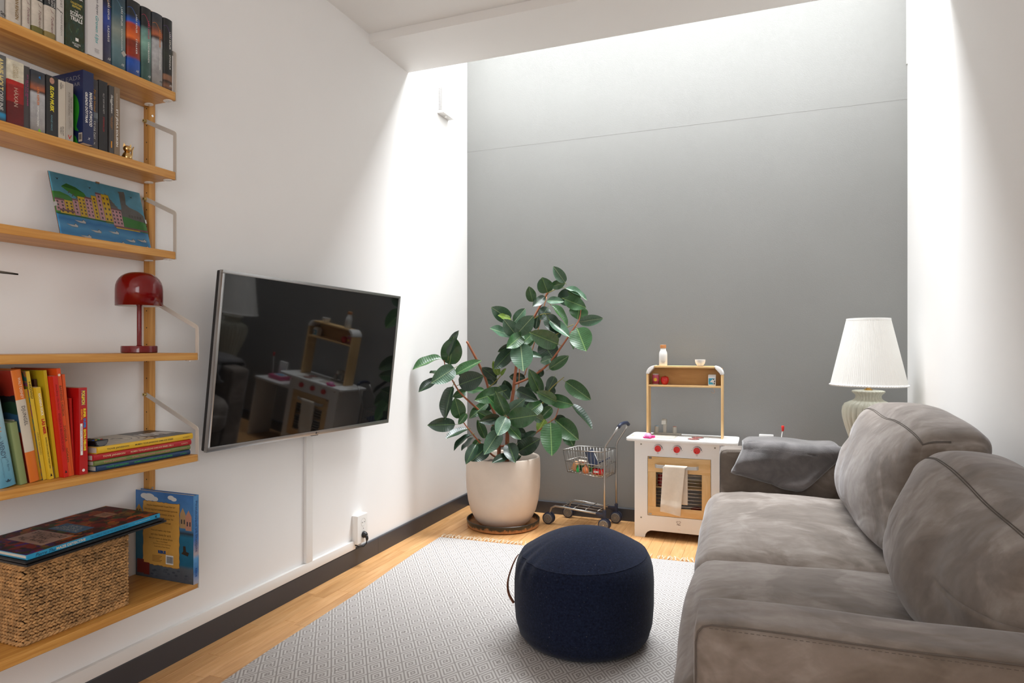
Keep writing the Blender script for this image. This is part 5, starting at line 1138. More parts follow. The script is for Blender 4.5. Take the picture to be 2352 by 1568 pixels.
seat.v = [(a + 0.165, b_, c_ - 0.02) for a, b_, c_ in seat.v]
seat.build('doll_seat_back', M_nav, ct, bevel=0.002)
sb = MB(); sb.box((0.0, yF + 0.03, 0.0), (0.085, yB - 0.02, 0.007), M=Matrix.Translation((0.095, 0, 0.385)) @ Matrix.Rotation(R(-28), 4, Vector((0, 1, 0))))
sb.build('doll_seat', M_nav, ct, bevel=0.002)

# groceries in the wire basket (positions in the trolley frame)
ctM = Matrix.Translation(Vector((-1.105, 4.085, 0.0005))) @ Matrix.Rotation(R(-3.5), 4, 'Z')
def gro(name, label, cat_, p, rot=(0, 0, 0)):
    w = ctM @ Vector(p); return thing(name, label, cat_, tuple(w), (rot[0], rot[1], rot[2] + R(-3.5)))
g = gro('toy_onion', 'orange-brown toy onion in the trolley basket', 'toy food', (0.047, yF + 0.045, 0.3375))
MB().lathe([(0.0001, 0.0), (0.010, 0.001), (0.021, 0.010), (0.0245, 0.022), (0.021, 0.035), (0.011, 0.045), (0.005, 0.052), (0.0001, 0.056)], 24).build('bulb', mat('onion_skin', (226, 138, 88), 0.35, var=0.12, vscale=60, stretch=(1, 1, 0.1)), g, smooth='all')
MB().tube([(0, 0, 0.054), (0.002, 0, 0.062)], [0.004, 0.002], 8).build('stem', M_stake, g)
g = gro('toy_box', 'bright red toy grocery box at the trolley handle end', 'toy food', (0.132, yF + 0.055, 0.3400), (0, R(2), 0))
rbox('carton', (-0.036, -0.018, 0), (0.036, 0.018, 0.032), mat('red_carton', (206, 20, 26), 0.35), g, bevel=0.002)
MB().box((-0.03, -0.0186, 0.008), (0.004, -0.0181, 0.02)).build('white_label', M_white, g)
g = gro('toy_plate', 'pale wooden toy plate lying under the red grocery box', 'toy dish', (0.128, yF + 0.055, 0.3315), (0, R(2), 0))
MB().lathe([(0.0001, 0), (0.03, 0.0), (0.046, 0.005), (0.048, 0.008), (0.044, 0.0075), (0.03, 0.004), (0.0001, 0.004)], 30).build('dish', mat('pale_toy_wood', (226, 184, 140), 0.5), g, smooth=True)
g.scale = (1, 0.75, 1)
M_grn = mat('green_toy', (34, 134, 60), 0.35)
g = gro('toy_jar', 'dark green toy jar with pale lid in the trolley basket', 'toy food', (0.005, yF + 0.115, 0.3415))
MB().lathe([(0.0001, 0), (0.021, 0), (0.022, 0.003), (0.022, 0.036), (0.0001, 0.037)], 24).build('glass', mat('dark_green_toy', (30, 84, 46), 0.3), g, smooth=True)
MB().lathe([(0.0225, 0.037), (0.0225, 0.046), (0.0001, 0.047)], 24).build('lid', mat('cream_lid', (216, 200, 160), 0.5), g, smooth=True)
g = gro('toy_can', 'green and cream toy tin lying in the trolley basket', 'toy food', (0.062, yF + 0.125, 0.3385))
MB().lathe([(0.0001, 0), (0.024, 0), (0.024, 0.046), (0.0001, 0.046)], 24).build('tin', band_mat('green_tin_print', 0.046, [(0, (40, 120, 60)), (0.6, (206, 200, 150)), (0.85, (60, 140, 70))], 0.35), g, smooth=True)
g = gro('toy_sauce_bottle', 'small bright green toy bottle at the trolley front', 'toy food', (-0.008, yF + 0.05, 0.3425))
MB().lathe([(0.0001, 0), (0.011, 0.0), (0.0115, 0.018), (0.006, 0.026), (0.006, 0.034), (0.0001, 0.035)], 18).build('bottle', mat('bright_green_toy', (40, 176, 84), 0.3), g, smooth=True)
MB().lathe([(0.0068, 0.034), (0.0068, 0.042), (0.0001, 0.043)], 16).build('cap', M_grn, g, smooth=True)
g = gro('toy_biscuit_bag', 'crumpled brown paper toy bag leaning in the trolley basket', 'toy food', (-0.045, yF + 0.075, 0.347), (R(8), R(25), 0))
soft_box((0.016, 0.02, 0.03), 0.008, (0.004, 0.004, 0.002), 6, lambda q, p: q + Vector((noise.noise(q * 60), noise.noise(q * 60 + Vector((9, 0, 0))), noise.noise(q * 55))) * 0.004, (0, 0, 0.032)).build('bag', mat('kraft_paper', (214, 160, 114), 0.8), g, smooth='all')
g = gro('toy_packet', 'white and tan toy packet resting on the green jar', 'toy food', (0.002, yF + 0.112, 0.3895), (R(10), R(8), R(20)))
rbox('packet', (-0.026, -0.014, 0), (0.026, 0.014, 0.018), mat('packet_print', (222, 204, 186), 0.6, var=0.2, vscale=60), g, bevel=0.003)
MB().box((-0.014, -0.0147, 0.003), (0.012, -0.0142, 0.014)).build('print_patch', mat('tan_print', (200, 132, 92), 0.6), g)
# ------------------------------------------------------------------ wooden play kitchen
M_kw = mat('kitchen_white', (241, 240, 238), 0.42)
M_birch = wood('birch_ply', (216, 172, 112), (228, 188, 130), (238, 202, 150), (6, 6, 1), 5, 0.5)
M_birchx = wood('birch_rail', (216, 172, 112), (228, 188, 130), (238, 202, 150), (1, 6, 6), 5, 0.5)
M_ply = wood('warm_backboard', (206, 156, 92), (216, 168, 104), (224, 178, 116), (1.5, 1, 4), 4, 0.55)
M_kgrey = mat('kitchen_grey', (178, 174, 164), 0.45)
M_kred = mat('red_knob', (222, 46, 42), 0.38)
KX, KY = -0.7276, 3.925
kt = thing('play_kitchen', 'white and birch wooden play kitchen with red knobs', 'play kitchen', (KX, KY, 0.0005))
KW, KD, KH = 0.492, 0.285, 0.582
# front panel with door opening and arched foot
dx0, dx1, dz0, dz1 = 0.078, 0.446, 0.135, 0.492
fp = MB()
ft = 0.012
foot = [(0, 0), (0.062, 0)] + [(0.062 + 0.045 * (1 - math.cos(R(a))), 0.045 * math.sin(R(a))) for a in (25, 50, 75, 90)] + [(KW - 0.062 - 0.045 * (1 - math.cos(R(a))), 0.045 * math.sin(R(a))) for a in (90, 75, 50, 25)] + [(KW - 0.062, 0), (KW, 0), (KW, dz0), (0, dz0)]
fp.prism(foot, 0, ft, 'Y').box((0, 0, dz0), (dx0, ft, dz1)).box((dx1, 0, dz0), (KW, ft, dz1)).box((0, 0, dz1), (KW, ft, KH))
fp.build('front_panel', M_kw, kt)
rbox('side_panel', (0.0, ft + 0.0002, 0), (0.012, KD, KH), M_kw, kt); rbox('side_panel', (KW - 0.012, ft + 0.0002, 0), (KW, KD, KH), M_kw, kt)
rbox('back_panel', (0.012, KD - 0.006, 0.06), (KW - 0.012, KD, KH), M_kw, kt); rbox('oven_floor', (0.012, ft + 0.0002, 0.105), (KW - 0.012, KD - 0.006, 0.117), M_birch, kt)
rbox('oven_shelf', (0.012, 0.03, 0.30), (KW - 0.012, KD - 0.006, 0.306), M_birch, kt)
# counter with rounded corners and slot handle
cpoly = rrect(-0.05, -0.03, 0.595, 0.27, 0.028)
cn = MB(); cn.prism(cpoly, KH, KH + 0.018, 'Z'); cn.build('counter', M_kw, kt, bevel=0.004, smooth=True)
MB().prism(rrect(-0.036, 0.055, -0.020, 0.125, 0.003), KH + 0.0178, KH + 0.0184, 'Z').build('counter_slot', mat('slot_shadow', (176, 168, 150), 0.7), kt)
# sink
snk = MB(); sx0, sx1, sy0, sy1, zt = 0.085, 0.225, 0.035, 0.165, KH + 0.018
snk.prism(rrect(sx0 - 0.012, sy0 - 0.012, sx1 + 0.012, sy1 + 0.045, 0.012), zt, zt + 0.002, 'Z')
so = snk.build('sink_rim', M_kgrey, kt, bevel=0.0008, smooth=True)
MB().prism(rrect(sx0, sy0, sx1, sy1, 0.014), zt + 0.002, zt + 0.0026, 'Z').build('sink_bowl', mat('sink_shade', (206, 200, 188), 0.35), kt)
rbox('tap_bar', (0.085, 0.178, zt + 0.002), (0.255, 0.206, zt + 0.012), M_kgrey, kt, bevel=0.003)
tp = MB(); tp.box((0.145, 0.185, zt + 0.012), (0.165, 0.203, zt + 0.085))
tp.prism([(0.203, zt + 0.083), (0.19, zt + 0.1), (0.165, zt + 0.103), (0.138, zt + 0.094), (0.130, zt + 0.072), (0.146, zt + 0.068), (0.152, zt + 0.08), (0.17, zt + 0.085), (0.185, zt + 0.078)], 0.142, 0.168, 'X')
tp.build('faucet', M_kgrey, kt, bevel=0.002, smooth=True)
for x, c in ((0.105, (120, 176, 206)), (0.215, (196, 110, 90))):
    o = MB().cyl((x, 0.192, zt + 0.012), (x, 0.192, zt + 0.052), 0.0135, 0.0125, n=22).build('tap_handle', M_kgrey, kt, smooth=True)
    MB().cyl((x, 0.192, zt + 0.0521), (x, 0.192, zt + 0.0535), 0.011, n=20).build('tap_dot', ink(c), o)
# hob
rbox('hob_plate', (0.285, -0.012, zt), (0.425, 0.15, zt + 0.003), mat('hob_grey', (206, 204, 198), 0.3), kt, bevel=0.001)
for cx, cy, r in ((0.345, 0.028, 0.034), (0.362, 0.105, 0.036)):
    hb = MB().lathe([(r, 0), (r, 0.0016), (0.0001, 0.0016)], 32, c=(cx, cy, zt + 0.003)).build('burner', mat('burner_dark', (70, 54, 52), 0.4) if 'burner_dark' not in bpy.data.materials else bpy.data.materials['burner_dark'], kt)
    for k, rr in enumerate((0.78, 0.5, 0.24)): MB().lathe([(r * rr, 0.0016), (r * rr, 0.0019 + 0.0002 * k), (r * (rr - 0.12), 0.0019 + 0.0002 * k)], 28, c=(cx, cy, zt + 0.003)).build('burner_ring', ink((190, 84, 80)) if k % 2 == 0 else ink((206, 150, 140)), hb)
# knobs with printed dials
for kx in (0.140, 0.251, 0.366):
    kz = 0.540
    MB().cyl((kx, 0.0, kz), (kx, -0.016, kz), 0.0195, 0.0175, n=30).build('knob', M_kred, kt, smooth=True, bevel=0.0015)
    MB().cyl((kx - 0.007, -0.0162, kz - 0.007), (kx - 0.007, -0.0168, kz - 0.007), 0.0024, n=12).build('knob_dot', M_dark, kt.children[-1])
    dm = MB()
    for k in range(10):
        a0 = R(170 - k * 17); 
        ra, rb = 0.0235, 0.0245 + 0.0045 * (k / 9)
        a1 = a0 - R(11)
        pts = [(ra * math.cos(a0), ra * math.sin(a0)), (ra * math.cos(a1), ra * math.sin(a1)), (rb * math.cos(a1), rb * math.sin(a1)), (rb * math.cos(a0), rb * math.sin(a0))]
        dm.add([(kx + a, -0.0006, kz + b_) for a, b_ in pts], [(0, 1, 2, 3)])
    dm.add([(kx - 0.03, -0.0006, kz - 0.001), (kx - 0.025, -0.0006, kz - 0.001), (kx - 0.025, -0.0006, kz + 0.0005), (kx - 0.03, -0.0006, kz + 0.0005)], [(0, 1, 2, 3)])
    dm.add([(kx + 0.026, -0.0006, kz - 0.004), (kx + 0.034, -0.0006, kz - 0.004), (kx + 0.034, -0.0006, kz - 0.003), (kx + 0.026, -0.0006, kz - 0.003)], [(0, 1, 2, 3)])
    dm.build('dial_print', M_ink, kt, fixn=False)
    MB().tube([(kx - 0.004, -0.0006, kz - 0.030), (kx + 0.004, -0.0006, kz - 0.030), (kx + 0.004, -0.0006, kz - 0.024), (kx - 0.004, -0.0006, kz - 0.024)], 0.0005, 5, closed=True).build('dial_symbol', M_ink, kt)
for sx, sz in ((0.040, 0.562), (0.040, 0.118), (0.468, 0.562)):
    MB().cyl((sx, 0.0002, sz), (sx, -0.0012, sz), 0.0052, n=16).build('bolt', M_kgrey, kt, smooth=True)
    MB().cyl((sx, -0.0012, sz), (sx, -0.0016, sz), 0.0024, n=6).build('bolt_socket', M_dark, kt)
# oven door: rails, stiles, wires, handle
dr = MB(); g_ = 0.002
dX0, dX1, dZ0, dZ1 = dx0 + g_, dx1 - g_, dz0 + g_, dz1 - g_
wx0_, wx1_, wz0_, wz1_ = dX0 + 0.048, dX1 - 0.050, dZ0 + 0.052, dZ1 - 0.092
door = rbox('oven_door', (dX0, 0.0005, dZ1 - 0.092), (dX1, 0.0115, dZ1), M_birchx, kt, bevel=0.001)
rbox('bottom_rail', (dX0, 0.0005, dZ0), (dX1, 0.0115, dZ0 + 0.052), M_birchx, door, bevel=0.001)
rbox('stile', (dX0, 0.0005, dZ0 + 0.0522), (wx0_, 0.0115, dZ1 - 0.0922), M_birch, door, bevel=0.001); rbox('stile', (wx1_, 0.0005, dZ0 + 0.0522), (dX1, 0.0115, dZ1 - 0.0922), M_birch, door, bevel=0.001)
for k in range(10):
    z = wz0_ + 0.012 + k * (wz1_ - wz0_ - 0.022) / 9
    MB().tube([(wx0_ - 0.004, 0.006, z), (wx1_ + 0.004, 0.006, z)], 0.0019, 8).build('rack_wire', M_chrome, door, smooth='all')
rbox('hinge_tab', (dX0 + 0.004, -0.0015, dZ1 - 0.013), (dX0 + 0.023, 0.0004, dZ1 - 0.002), mat('tab_dark', (120, 112, 100), 0.4), door, bevel=0.0005)
rbox('hinge_tab', (dX0 + 0.004, -0.0015, dZ0 + 0.002), (dX0 + 0.023, 0.0004, dZ0 + 0.012), M_kgrey, door, bevel=0.0005)
hz = dZ1 - 0.052
hd = MB(); hpts = [(0.13 - 0.006, 0.0), (0.13 - 0.006, -0.012), (0.13 + 0.004, -0.026), (0.16, -0.032), (0.34, -0.032), (0.366, -0.026), (0.376, -0.012), (0.376, 0.0)]
hin = [(a + (0.006 if a < 0.2 else -0.006 if a > 0.36 else 0), b_ + 0.005) for a, b_ in hpts[1:-1]]
poly = hpts + [(0.370, 0.0)] + hin[::-1] + [(0.130, 0.0)]
hd.prism(poly, hz - 0.0095, hz + 0.0095, 'Z'); hd.build('door_handle', mat('grey_handle', (192, 192, 190), 0.35), door, smooth=True)
# logo on the plinth
lg = MB()
def hrt(s):
    pts = []
    for k in range(25):
        a = 2 * math.pi * k / 24
        pts.append((0.0105 * math.sin(a) ** 3 * s, 0.009 * (0.8125 * math.cos(a) - 0.3125 * math.cos(2 * a) - 0.125 * math.cos(3 * a) - 0.0625 * math.cos(4 * a))))
    return pts
lg.tube([(0.263 + a, -0.0006, 0.108 + b_) for a, b_ in hrt(1.0)[:13]], 0.0008, 6)
lg.tube([(0.259 + a, -0.0006, 0.107 + b_) for a, b_ in hrt(0.9)[12:]], 0.0008, 6)
lg.build('logo_mark', mat('logo_brown', (110, 60, 52), 0.6), kt)
lettering(kt, 'Hape', mat('logo_letters', (90, 62, 56), 0.6), (0.262, 0, 0.0935), (1, 0, 0), (0, 0, 1), 0.021, 0.0075, name='logo', bold=0.03, lift=0.0006)
MB().tube([(0.256, -0.0005, 0.0625), (0.260, -0.0005, 0.0645), (0.263, -0.0005, 0.0625), (0.266, -0.0005, 0.0645), (0.272, -0.0005, 0.062)], 0.0004, 5).build('pen_mark', ink((220, 150, 140)), kt)
# upper frame
ux0, ux1, uy0, uy1 = 0.053, 0.506, 0.110, 0.215
uz1 = 1.034
for x in (ux0, ux1 - 0.0115): rbox('post', (x, uy0, zt + 0.0002), (x + 0.0115, uy1, uz1 - 0.048), M_birch, kt, bevel=0.001)
rbox('upper_shelf', (ux0 + 0.0117, uy0, 0.905), (ux1 - 0.0117, uy1, 0.9165), M_birchx, kt, bevel=0.001)
rbox('top_board', (ux0 + 0.048, uy0, uz1 - 0.0115), (ux1 - 0.048, uy1, uz1), M_birchx, kt, bevel=0.001)
rbox('back_board', (ux0 + 0.008, uy1 - 0.004, 0.917), (ux1 - 0.008, uy1, uz1 - 0.012), M_ply, kt, bevel=0.0005)
for s in (1, -1):
    xc = ux0 + 0.05 if s == 1 else ux1 - 0.05
    outer = [(xc - s * 0.052 * math.cos(R(a)), uz1 - 0.05 + 0.052 * math.sin(R(a))) for a in range(0, 91, 10)]
    inner_ = [(xc - s * 0.006, uz1 - 0.0135), (xc - s * 0.030, uz1 - 0.040), (xc - s * 0.036, uz1 - 0.05)]
    MB().prism(outer + inner_, uy0 - 0.001, uy1 + 0.001, 'Y').build('corner_cap', M_kw, kt, bevel=0.002, smooth=True)
    for (px_, pz_) in ((xc - s * 0.004, uz1 - 0.008), (xc - s * 0.044, uz1 - 0.046)): MB().cyl((px_, uy0 - 0.001, pz_), (px_, uy0 - 0.0016, pz_), 0.0018, n=10).build('cap_screw', M_kgrey, kt)
hk = MB(); hk.tube([(0.452, uy0 + 0.01, 0.906), (0.452, uy0 + 0.01, 0.896), (0.458, uy0 + 0.01, 0.888), (0.459, uy0 + 0.01, 0.879), (0.452, uy0 + 0.01, 0.8725), (0.444, uy0 + 0.01, 0.875), (0.440, uy0 + 0.01, 0.882)], 0.0011, 7)
hk.build('hook', mat('copper_hook', (196, 150, 120), 0.3, 0.9), kt, smooth='all')
# lower side table of the kitchen (behind the sofa arm)
rbox('side_counter', (KW + 0.002, 0.02, 0.47), (KW + 0.40, 0.27, 0.488), M_kw, kt, bevel=0.004)
rbox('side_counter_leg', (KW + 0.38, 0.03, 0.0), (KW + 0.392, 0.26, 0.47), M_kw, kt, bevel=0.002)
KZ = 0.0005
# things inside the oven
def koff(x, y, z): return (KX + x, KY + y, KZ + z)
for nm, lb, p, r, h, c in (('toy_tin', 'red toy tin behind the oven wires near the left', (0.150, 0.06, 0.3065), 0.02, 0.07, (140, 24, 20)), ('toy_cup', 'orange toy cup low behind the oven wires', (0.152, 0.055, 0.1175), 0.022, 0.05, (196, 120, 40)), ('toy_pot', 'grey toy pot at the bottom of the oven', (0.225, 0.075, 0.1175), 0.036, 0.045, (96, 98, 104)),
                             ('toy_pan', 'dark red toy pan behind the right oven wires', (0.355, 0.06, 0.1175), 0.03, 0.07, (130, 20, 24))):
    g = thing(nm, lb, 'toy dish', koff(*p))
    MB().lathe([(0.0001, 0), (r * 0.86, 0), (r, h * 0.15), (r, h * 0.9), (r * 1.06, h), (r * 0.94, h), (r * 0.94, h * 0.2), (0.0001, h * 0.18)], 26).build('bowl', mat('toy_enamel_%s' % nm, c, 0.35), g, smooth=True)
    MB().tube([(r * 0.98, 0, h * 0.75), (r * 1.35, 0, h * 0.7), (r * 1.35, 0, h * 0.35), (r * 0.98, 0, h * 0.3)], 0.0022, 7).build('handle', mat('toy_handle_%s' % nm, c, 0.35), g, smooth='all')

# tea towel over the oven handle
tw = thing('tea_towel', 'cream linen tea towel hanging over the oven door handle', 'towel', koff(0.238, -0.030, 0))
M_linen = mat('linen', (226, 214, 198), 0.85, var=0.05, vscale=30, bump=0.25, bscale=400, bdist=0.0008)
ztop = hz + 0.0115
def towel(u, v):
    # v: 0 back bottom -> over the handle -> 1 front bottom
    lb, lf = 0.225, 0.29
    s = v * (lb + lf + 0.02)
    if s < lb: y = 0.0105; z = ztop - 0.004 - (lb - s)
    elif s < lb + 0.02:
        a = (s - lb) / 0.02 * math.pi; y = 0.0105 * math.cos(a) - 0.0005; z = ztop - 0.004 + 0.005 * math.sin(a)
    else: y = -0.0115; z = ztop - 0.004 - (s - lb - 0.02)
    x = -0.062 + 0.128 * u
    if s > lb + 0.02:
        t = (s - lb - 0.02) / lf
        x += -0.016 * t * (1 - u * 0.3) + 0.006 * u * 0
        x -= 0.016 * t * u
        z += 0.020 * (1 - u) * max(0, t - 0.55) / 0.45
        y -= 0.006 * math.sin(u * 7 + t * 2) * t * 0.8 + 0.004 * math.sin(u * 3.1) * t + 0.004 * max(0, 0.12 - abs(t - 0.83)) / 0.12
        y = min(y, -0.0085)
    else:
        y = max(y, 0.0085) if s < lb else y
        x += 0.010 + 0.002 * math.sin(u * 8) * (1 - v)
    return (x, y, z)
tm = MB(); tm.grid(towel, 26, 70)
o = tm.build('cloth', M_linen, tw, smooth='all', fixn=True)
md = o.modifiers.new('thick', 'SOLIDIFY'); md.thickness = 0.0024; md.offset = 0

# things on the play kitchen
g = thing('toy_bottle', 'white toy milk bottle with wooden cap on the kitchen top', 'toy bottle', koff(0.150, 0.150, uz1 + 0.0005))
MB().lathe([(0.0001, 0), (0.0235, 0), (0.025, 0.002), (0.025, 0.066), (0.0235, 0.082), (0.0175, 0.096), (0.017, 0.108), (0.0001, 0.108)], 32).build('body', M_white, g, smooth=True)
MB().lathe([(0.0182, 0.1085), (0.0182, 0.1285), (0.017, 0.1295), (0.0001, 0.1295)], 28).build('cap', wood('cork_cap', (190, 118, 62), (210, 140, 84), (226, 162, 106), (1, 1, 6), 20), g, smooth=True)
for k, s in enumerate(('MILK THE', 'HAPPY', 'COWS')):
    for j, ch in enumerate([s]):
        lettering(g, s, ink((150, 146, 142)), (0.004, -0.0251, 0.028 - 0.006 * k), (1, 0, 0), (0, 0, 1), 0.024 - 0.004 * k, 0.0036, lift=0.0006)
g = thing('toy_bowl', 'small white bowl on the play kitchen top', 'bowl', koff(0.372, 0.150, uz1 + 0.0005))
MB().lathe([(0.0001, 0), (0.017, 0.0), (0.0175, 0.003), (0.026, 0.014), (0.0305, 0.028), (0.031, 0.039), (0.0292, 0.0392), (0.0285, 0.028), (0.022, 0.013), (0.0001, 0.006)], 40).build('body', M_white, g, smooth=True)
g = thing('toy_can', 'pink drink can with yellow flower emblem on the kitchen shelf', 'can', koff(0.105, 0.150, 0.9170))
MB().lathe([(0.0001, 0), (0.0175, 0.0), (0.0215, 0.006), (0.0215, 0.058), (0.019, 0.0645), (0.0185, 0.067), (0.0001, 0.066)], 32).build('can_body', band_mat('pink_can_print', 0.067, [(0, (180, 176, 172)), (0.06, (150, 40, 60)), (0.3, (196, 80, 104)), (0.86, (200, 120, 130)), (0.92, (190, 186, 182))], 0.3, 0.05, 60, 'CONSTANT', 0.15), g, smooth=True)
em = MB()
for k in range(16):
    a = k * math.pi / 8
    em.v.append((0.0105 * (1 + 0.14 * math.cos(a * 8 / 2 * 2)) * math.cos(a), 0, 0.031 + 0.0105 * (1 + 0.14 * math.cos(a * 8)) * math.sin(a)))
em.v = [(x, -math.sqrt(max(0, 0.0219 ** 2 - x * x)) - 0.0002, z) for x, y, z in em.v]; em.v.append((0, -0.0223, 0.031))
em.f = [(16, i, (i + 1) % 16) for i in range(16)]; em.m = [0] * 16
em.build('flower_emblem', ink((232, 186, 50)), g, fixn=False)
g = thing('toy_apple', 'red wooden apple beside the drink can on the kitchen shelf', 'toy apple', koff(0.160, 0.150, 0.9170))
MB().lathe([(0.0001, 0.0015), (0.012, 0.0), (0.019, 0.006), (0.0245, 0.022), (0.025, 0.034), (0.021, 0.0465), (0.012, 0.0515), (0.005, 0.049), (0.0001, 0.0455)], 32).build('fruit', mat('apple_red', (206, 28, 24), 0.3, coat=0.4), g, smooth='all')
MB().tube([(0, 0, 0.046), (0.002, 0, 0.0545)], 0.0015, 7).build('stem', M_dark, g)
g = thing('toy_milk_carton', 'white wooden milk carton with black and white cow picture', 'toy carton', koff(0.442, 0.150, 0.9170))
MB().prism([(-0.026, 0), (0.026, 0), (0.026, 0.052), (0.014, 0.067), (-0.014, 0.067), (-0.026, 0.052)], -0.022, 0.022, 'X').build('block', M_kw, g, bevel=0.003, smooth=True)
MB().box((-0.0185, -0.0266, 0.008), (0.0185, -0.0262, 0.045)).build('blue_print', ink((60, 164, 196)), g)
cw = MB(); cw.add([(a, -0.0269, b_) for a, b_ in ((-0.012, 0.024), (0.004, 0.040), (0.016, 0.044), (0.0185, 0.030), (0.0185, 0.008), (0.010, 0.010), (0.002, 0.021), (-0.008, 0.020))], [tuple(range(8))]); cw.build('cow_print', M_inkw, g, fixn=False)
cw = MB()
for pts in (((0.004, 0.040), (0.014, 0.043), (0.012, 0.034)), ((0.012, 0.028), (0.0185, 0.034), (0.0185, 0.022), (0.014, 0.021)), ((0.010, 0.020), (0.016, 0.018), (0.018, 0.009), (0.012, 0.009)), ((-0.012, 0.024), (-0.008, 0.0255), (-0.008, 0.021))):
    cw.add([(a, -0.0272, b_) for a, b_ in pts], [tuple(range(len(pts)))])
cw.build('cow_spots', M_ink, g, fixn=False)
g = thing('toy_turtle', 'small pink plush-like toy turtle by the sink', 'toy', koff(0.082, -0.002, KH + 0.0185), (0, 0, R(-8)))
M_tp = mat('turtle_pink', (226, 40, 130), 0.4); M_ts = mat('turtle_shell', (226, 150, 196), 0.4, var=0.25, vscale=120)
MB().lathe([(0.0001, 0.006), (0.020, 0.006), (0.0225, 0.010), (0.0215, 0.017), (0.016, 0.026), (0.007, 0.031), (0.0001, 0.032)], 24).build('shell', M_ts, g, smooth='all')
MB().sphere((0.033, 0, 0.011), (0.011, 0.009, 0.009), 14, 10).build('head', M_tp, g, smooth='all')
MB().lathe([(0.0001, 0.002), (0.021, 0.002), (0.0235, 0.006), (0.0225, 0.0095)], 24).build('belly', M_tp, g, smooth=True)
for a, b_ in ((-0.018, -0.017), (0.016, -0.017), (-0.018, 0.017), (0.016, 0.017)): MB().sphere((a, b_, 0.006), (0.010, 0.007, 0.0055), 12, 8).build('flipper', M_tp, g, smooth='all')

# toy till with handset microphone on the side table
g = thing('toy_till', 'white and pink toy till with red-tipped microphone behind the sofa', 'toy till', koff(0.742, 0.13, 0.4885))
rbox('body', (-0.07, -0.05, 0), (0.07, 0.06, 0.035), mat('till_pink', (206, 90, 130), 0.4), g, bevel=0.008, seg=3)
rbox('keyboard', (-0.062, -0.042, 0.035), (0.02, 0.03, 0.042), M_white, g, bevel=0.002)
for i in range(4):
    for j in range(3): rbox('key', (-0.057 + i * 0.018, -0.036 + j * 0.02, 0.042), (-0.044 + i * 0.018, -0.022 + j * 0.02, 0.046), ink((110, 170, 214)), g, bevel=0.001, seg=1)
rbox('display', (-0.035, 0.03, 0.035), (0.045, 0.05, 0.145), M_white, g, bevel=0.004)
MB().tube([(0.070, 0.0, 0.02), (0.078, 0.0, 0.06), (0.084, 0, 0.12), (0.093, 0, 0.176)], 0.0025, 8).build('microphone_neck', M_white, g, smooth='all')
MB().lathe([(0.0001, -0.004), (0.0055, -0.003), (0.0075, 0.012), (0.0085, 0.024), (0.0065, 0.028), (0.0001, 0.0285)], 20, c=(0.094, 0, 0.177)).build('microphone_head', M_kred, g, smooth=True)

# ------------------------------------------------------------------ rug
rugM, nt, b = new_mat('diamond_weave')
v = coords(nt); s_ = N(nt, 'ShaderNodeSeparateXYZ'); nt.links.new(v, s_.inputs[0])
def math_(op, a, bb=None, c=None):
    n = N(nt, 'ShaderNodeMath', operation=op)
    for i, q in enumerate((a, bb, c)):
        if q is None: continue
        if isinstance(q, (int, float)): n.inputs[i].default_value = q
        else: nt.links.new(q, n.inputs[i])
    return n.outputs[0]
wob = noise_tex(nt, v, 9, 2)
uu = math_('DIVIDE', math_('ADD', s_.outputs['X'], math_('MULTIPLY', wob, 0.006)), 0.074)
vv = math_('DIVIDE', s_.outputs['Y'], 0.112)
def fold(x): return math_('ABSOLUTE', math_('SUBTRACT', math_('FRACT', x), 0.5))
dd = math_('MAXIMUM', fold(math_('ADD', uu, vv)), fold(math_('SUBTRACT', uu, vv)))
st = math_('FRACT', math_('MULTIPLY', dd, 5.0))
tri = math_('MULTIPLY', math_('ABSOLUTE', math_('SUBTRACT', st, 0.5)), 2.0)
pat = ramp(nt, tri, [(0.30, rgb((154, 148, 145))), (0.58, rgb((197, 193, 190)))])
spk = noise_tex(nt, coords(nt, (2.2, 1, 1)), 75, 2)
core = math_('GREATER_THAN', math_('ADD', math_('MULTIPLY', dd, -0.2), spk), 0.655)
mx = N(nt, 'ShaderNodeMix', data_type='RGBA'); nt.links.new(core, mx.inputs[0]); nt.links.new(pat, mx.inputs[6]); mx.inputs[7].default_value = rgb((120, 112, 108))
nt.links.new(mx.outputs[2], b.inputs['Base Color']); b.inputs['Roughness'].default_value = 0.95; b.inputs['Specular IOR Level'].default_value = 0.1
wv = N(nt, 'ShaderNodeTexWave', bands_direction='Y'); wv.inputs['Scale'].default_value = 55; wv.inputs['Distortion'].default_value = 1.0; nt.links.new(v, wv.inputs['Vector'])
hgt = math_('ADD', math_('MULTIPLY', tri, 0.7), math_('MULTIPLY', wv.outputs['Fac'], 0.5))
add_bump(nt, b, hgt, 0.45, 0.002)
rug = thing('woven_rug', 'pale grey flat-woven rug with nested diamond pattern and fringe', 'rug', (-1.8154, 3.4603, 0.0004), (0, 0, R(3.1)))
# local: x across (0..1.72), y runs towards the camera (negative)
RWd, RLn = 1.60, 2.55
def rugtop(u, v):
    x = u * RWd; y = -v * RLn
    x += 0.006 * math.sin(y * 5.0) * (1 - u) - 0.025 * v * (1 - u) * 0.0
    return (x, y, 0.0055 + 0.0012 * noise.noise(Vector((x * 4, y * 4, 0))))
rt = MB(); rt.grid(rugtop, 60, 80)
def rugside(u, v):
    k = int(u * 280 + 0.5)
    if u <= 0.25: t = u * 4; p = rugtop(t, 0)
    elif u <= 0.5: t = (u - 0.25) * 4; p = rugtop(1, t)
    elif u <= 0.75: t = (u - 0.5) * 4; p = rugtop(1 - t, 1)
    else: t = (u - 0.75) * 4; p = rugtop(0, 1 - t)
    return (p[0], p[1], p[2] * (1 - v))
rt.grid(rugside, 240, 1)
rt.build('pile', rugM, rug, smooth=True, fixn=False)
fr = MB(); rg = random.Random(21)
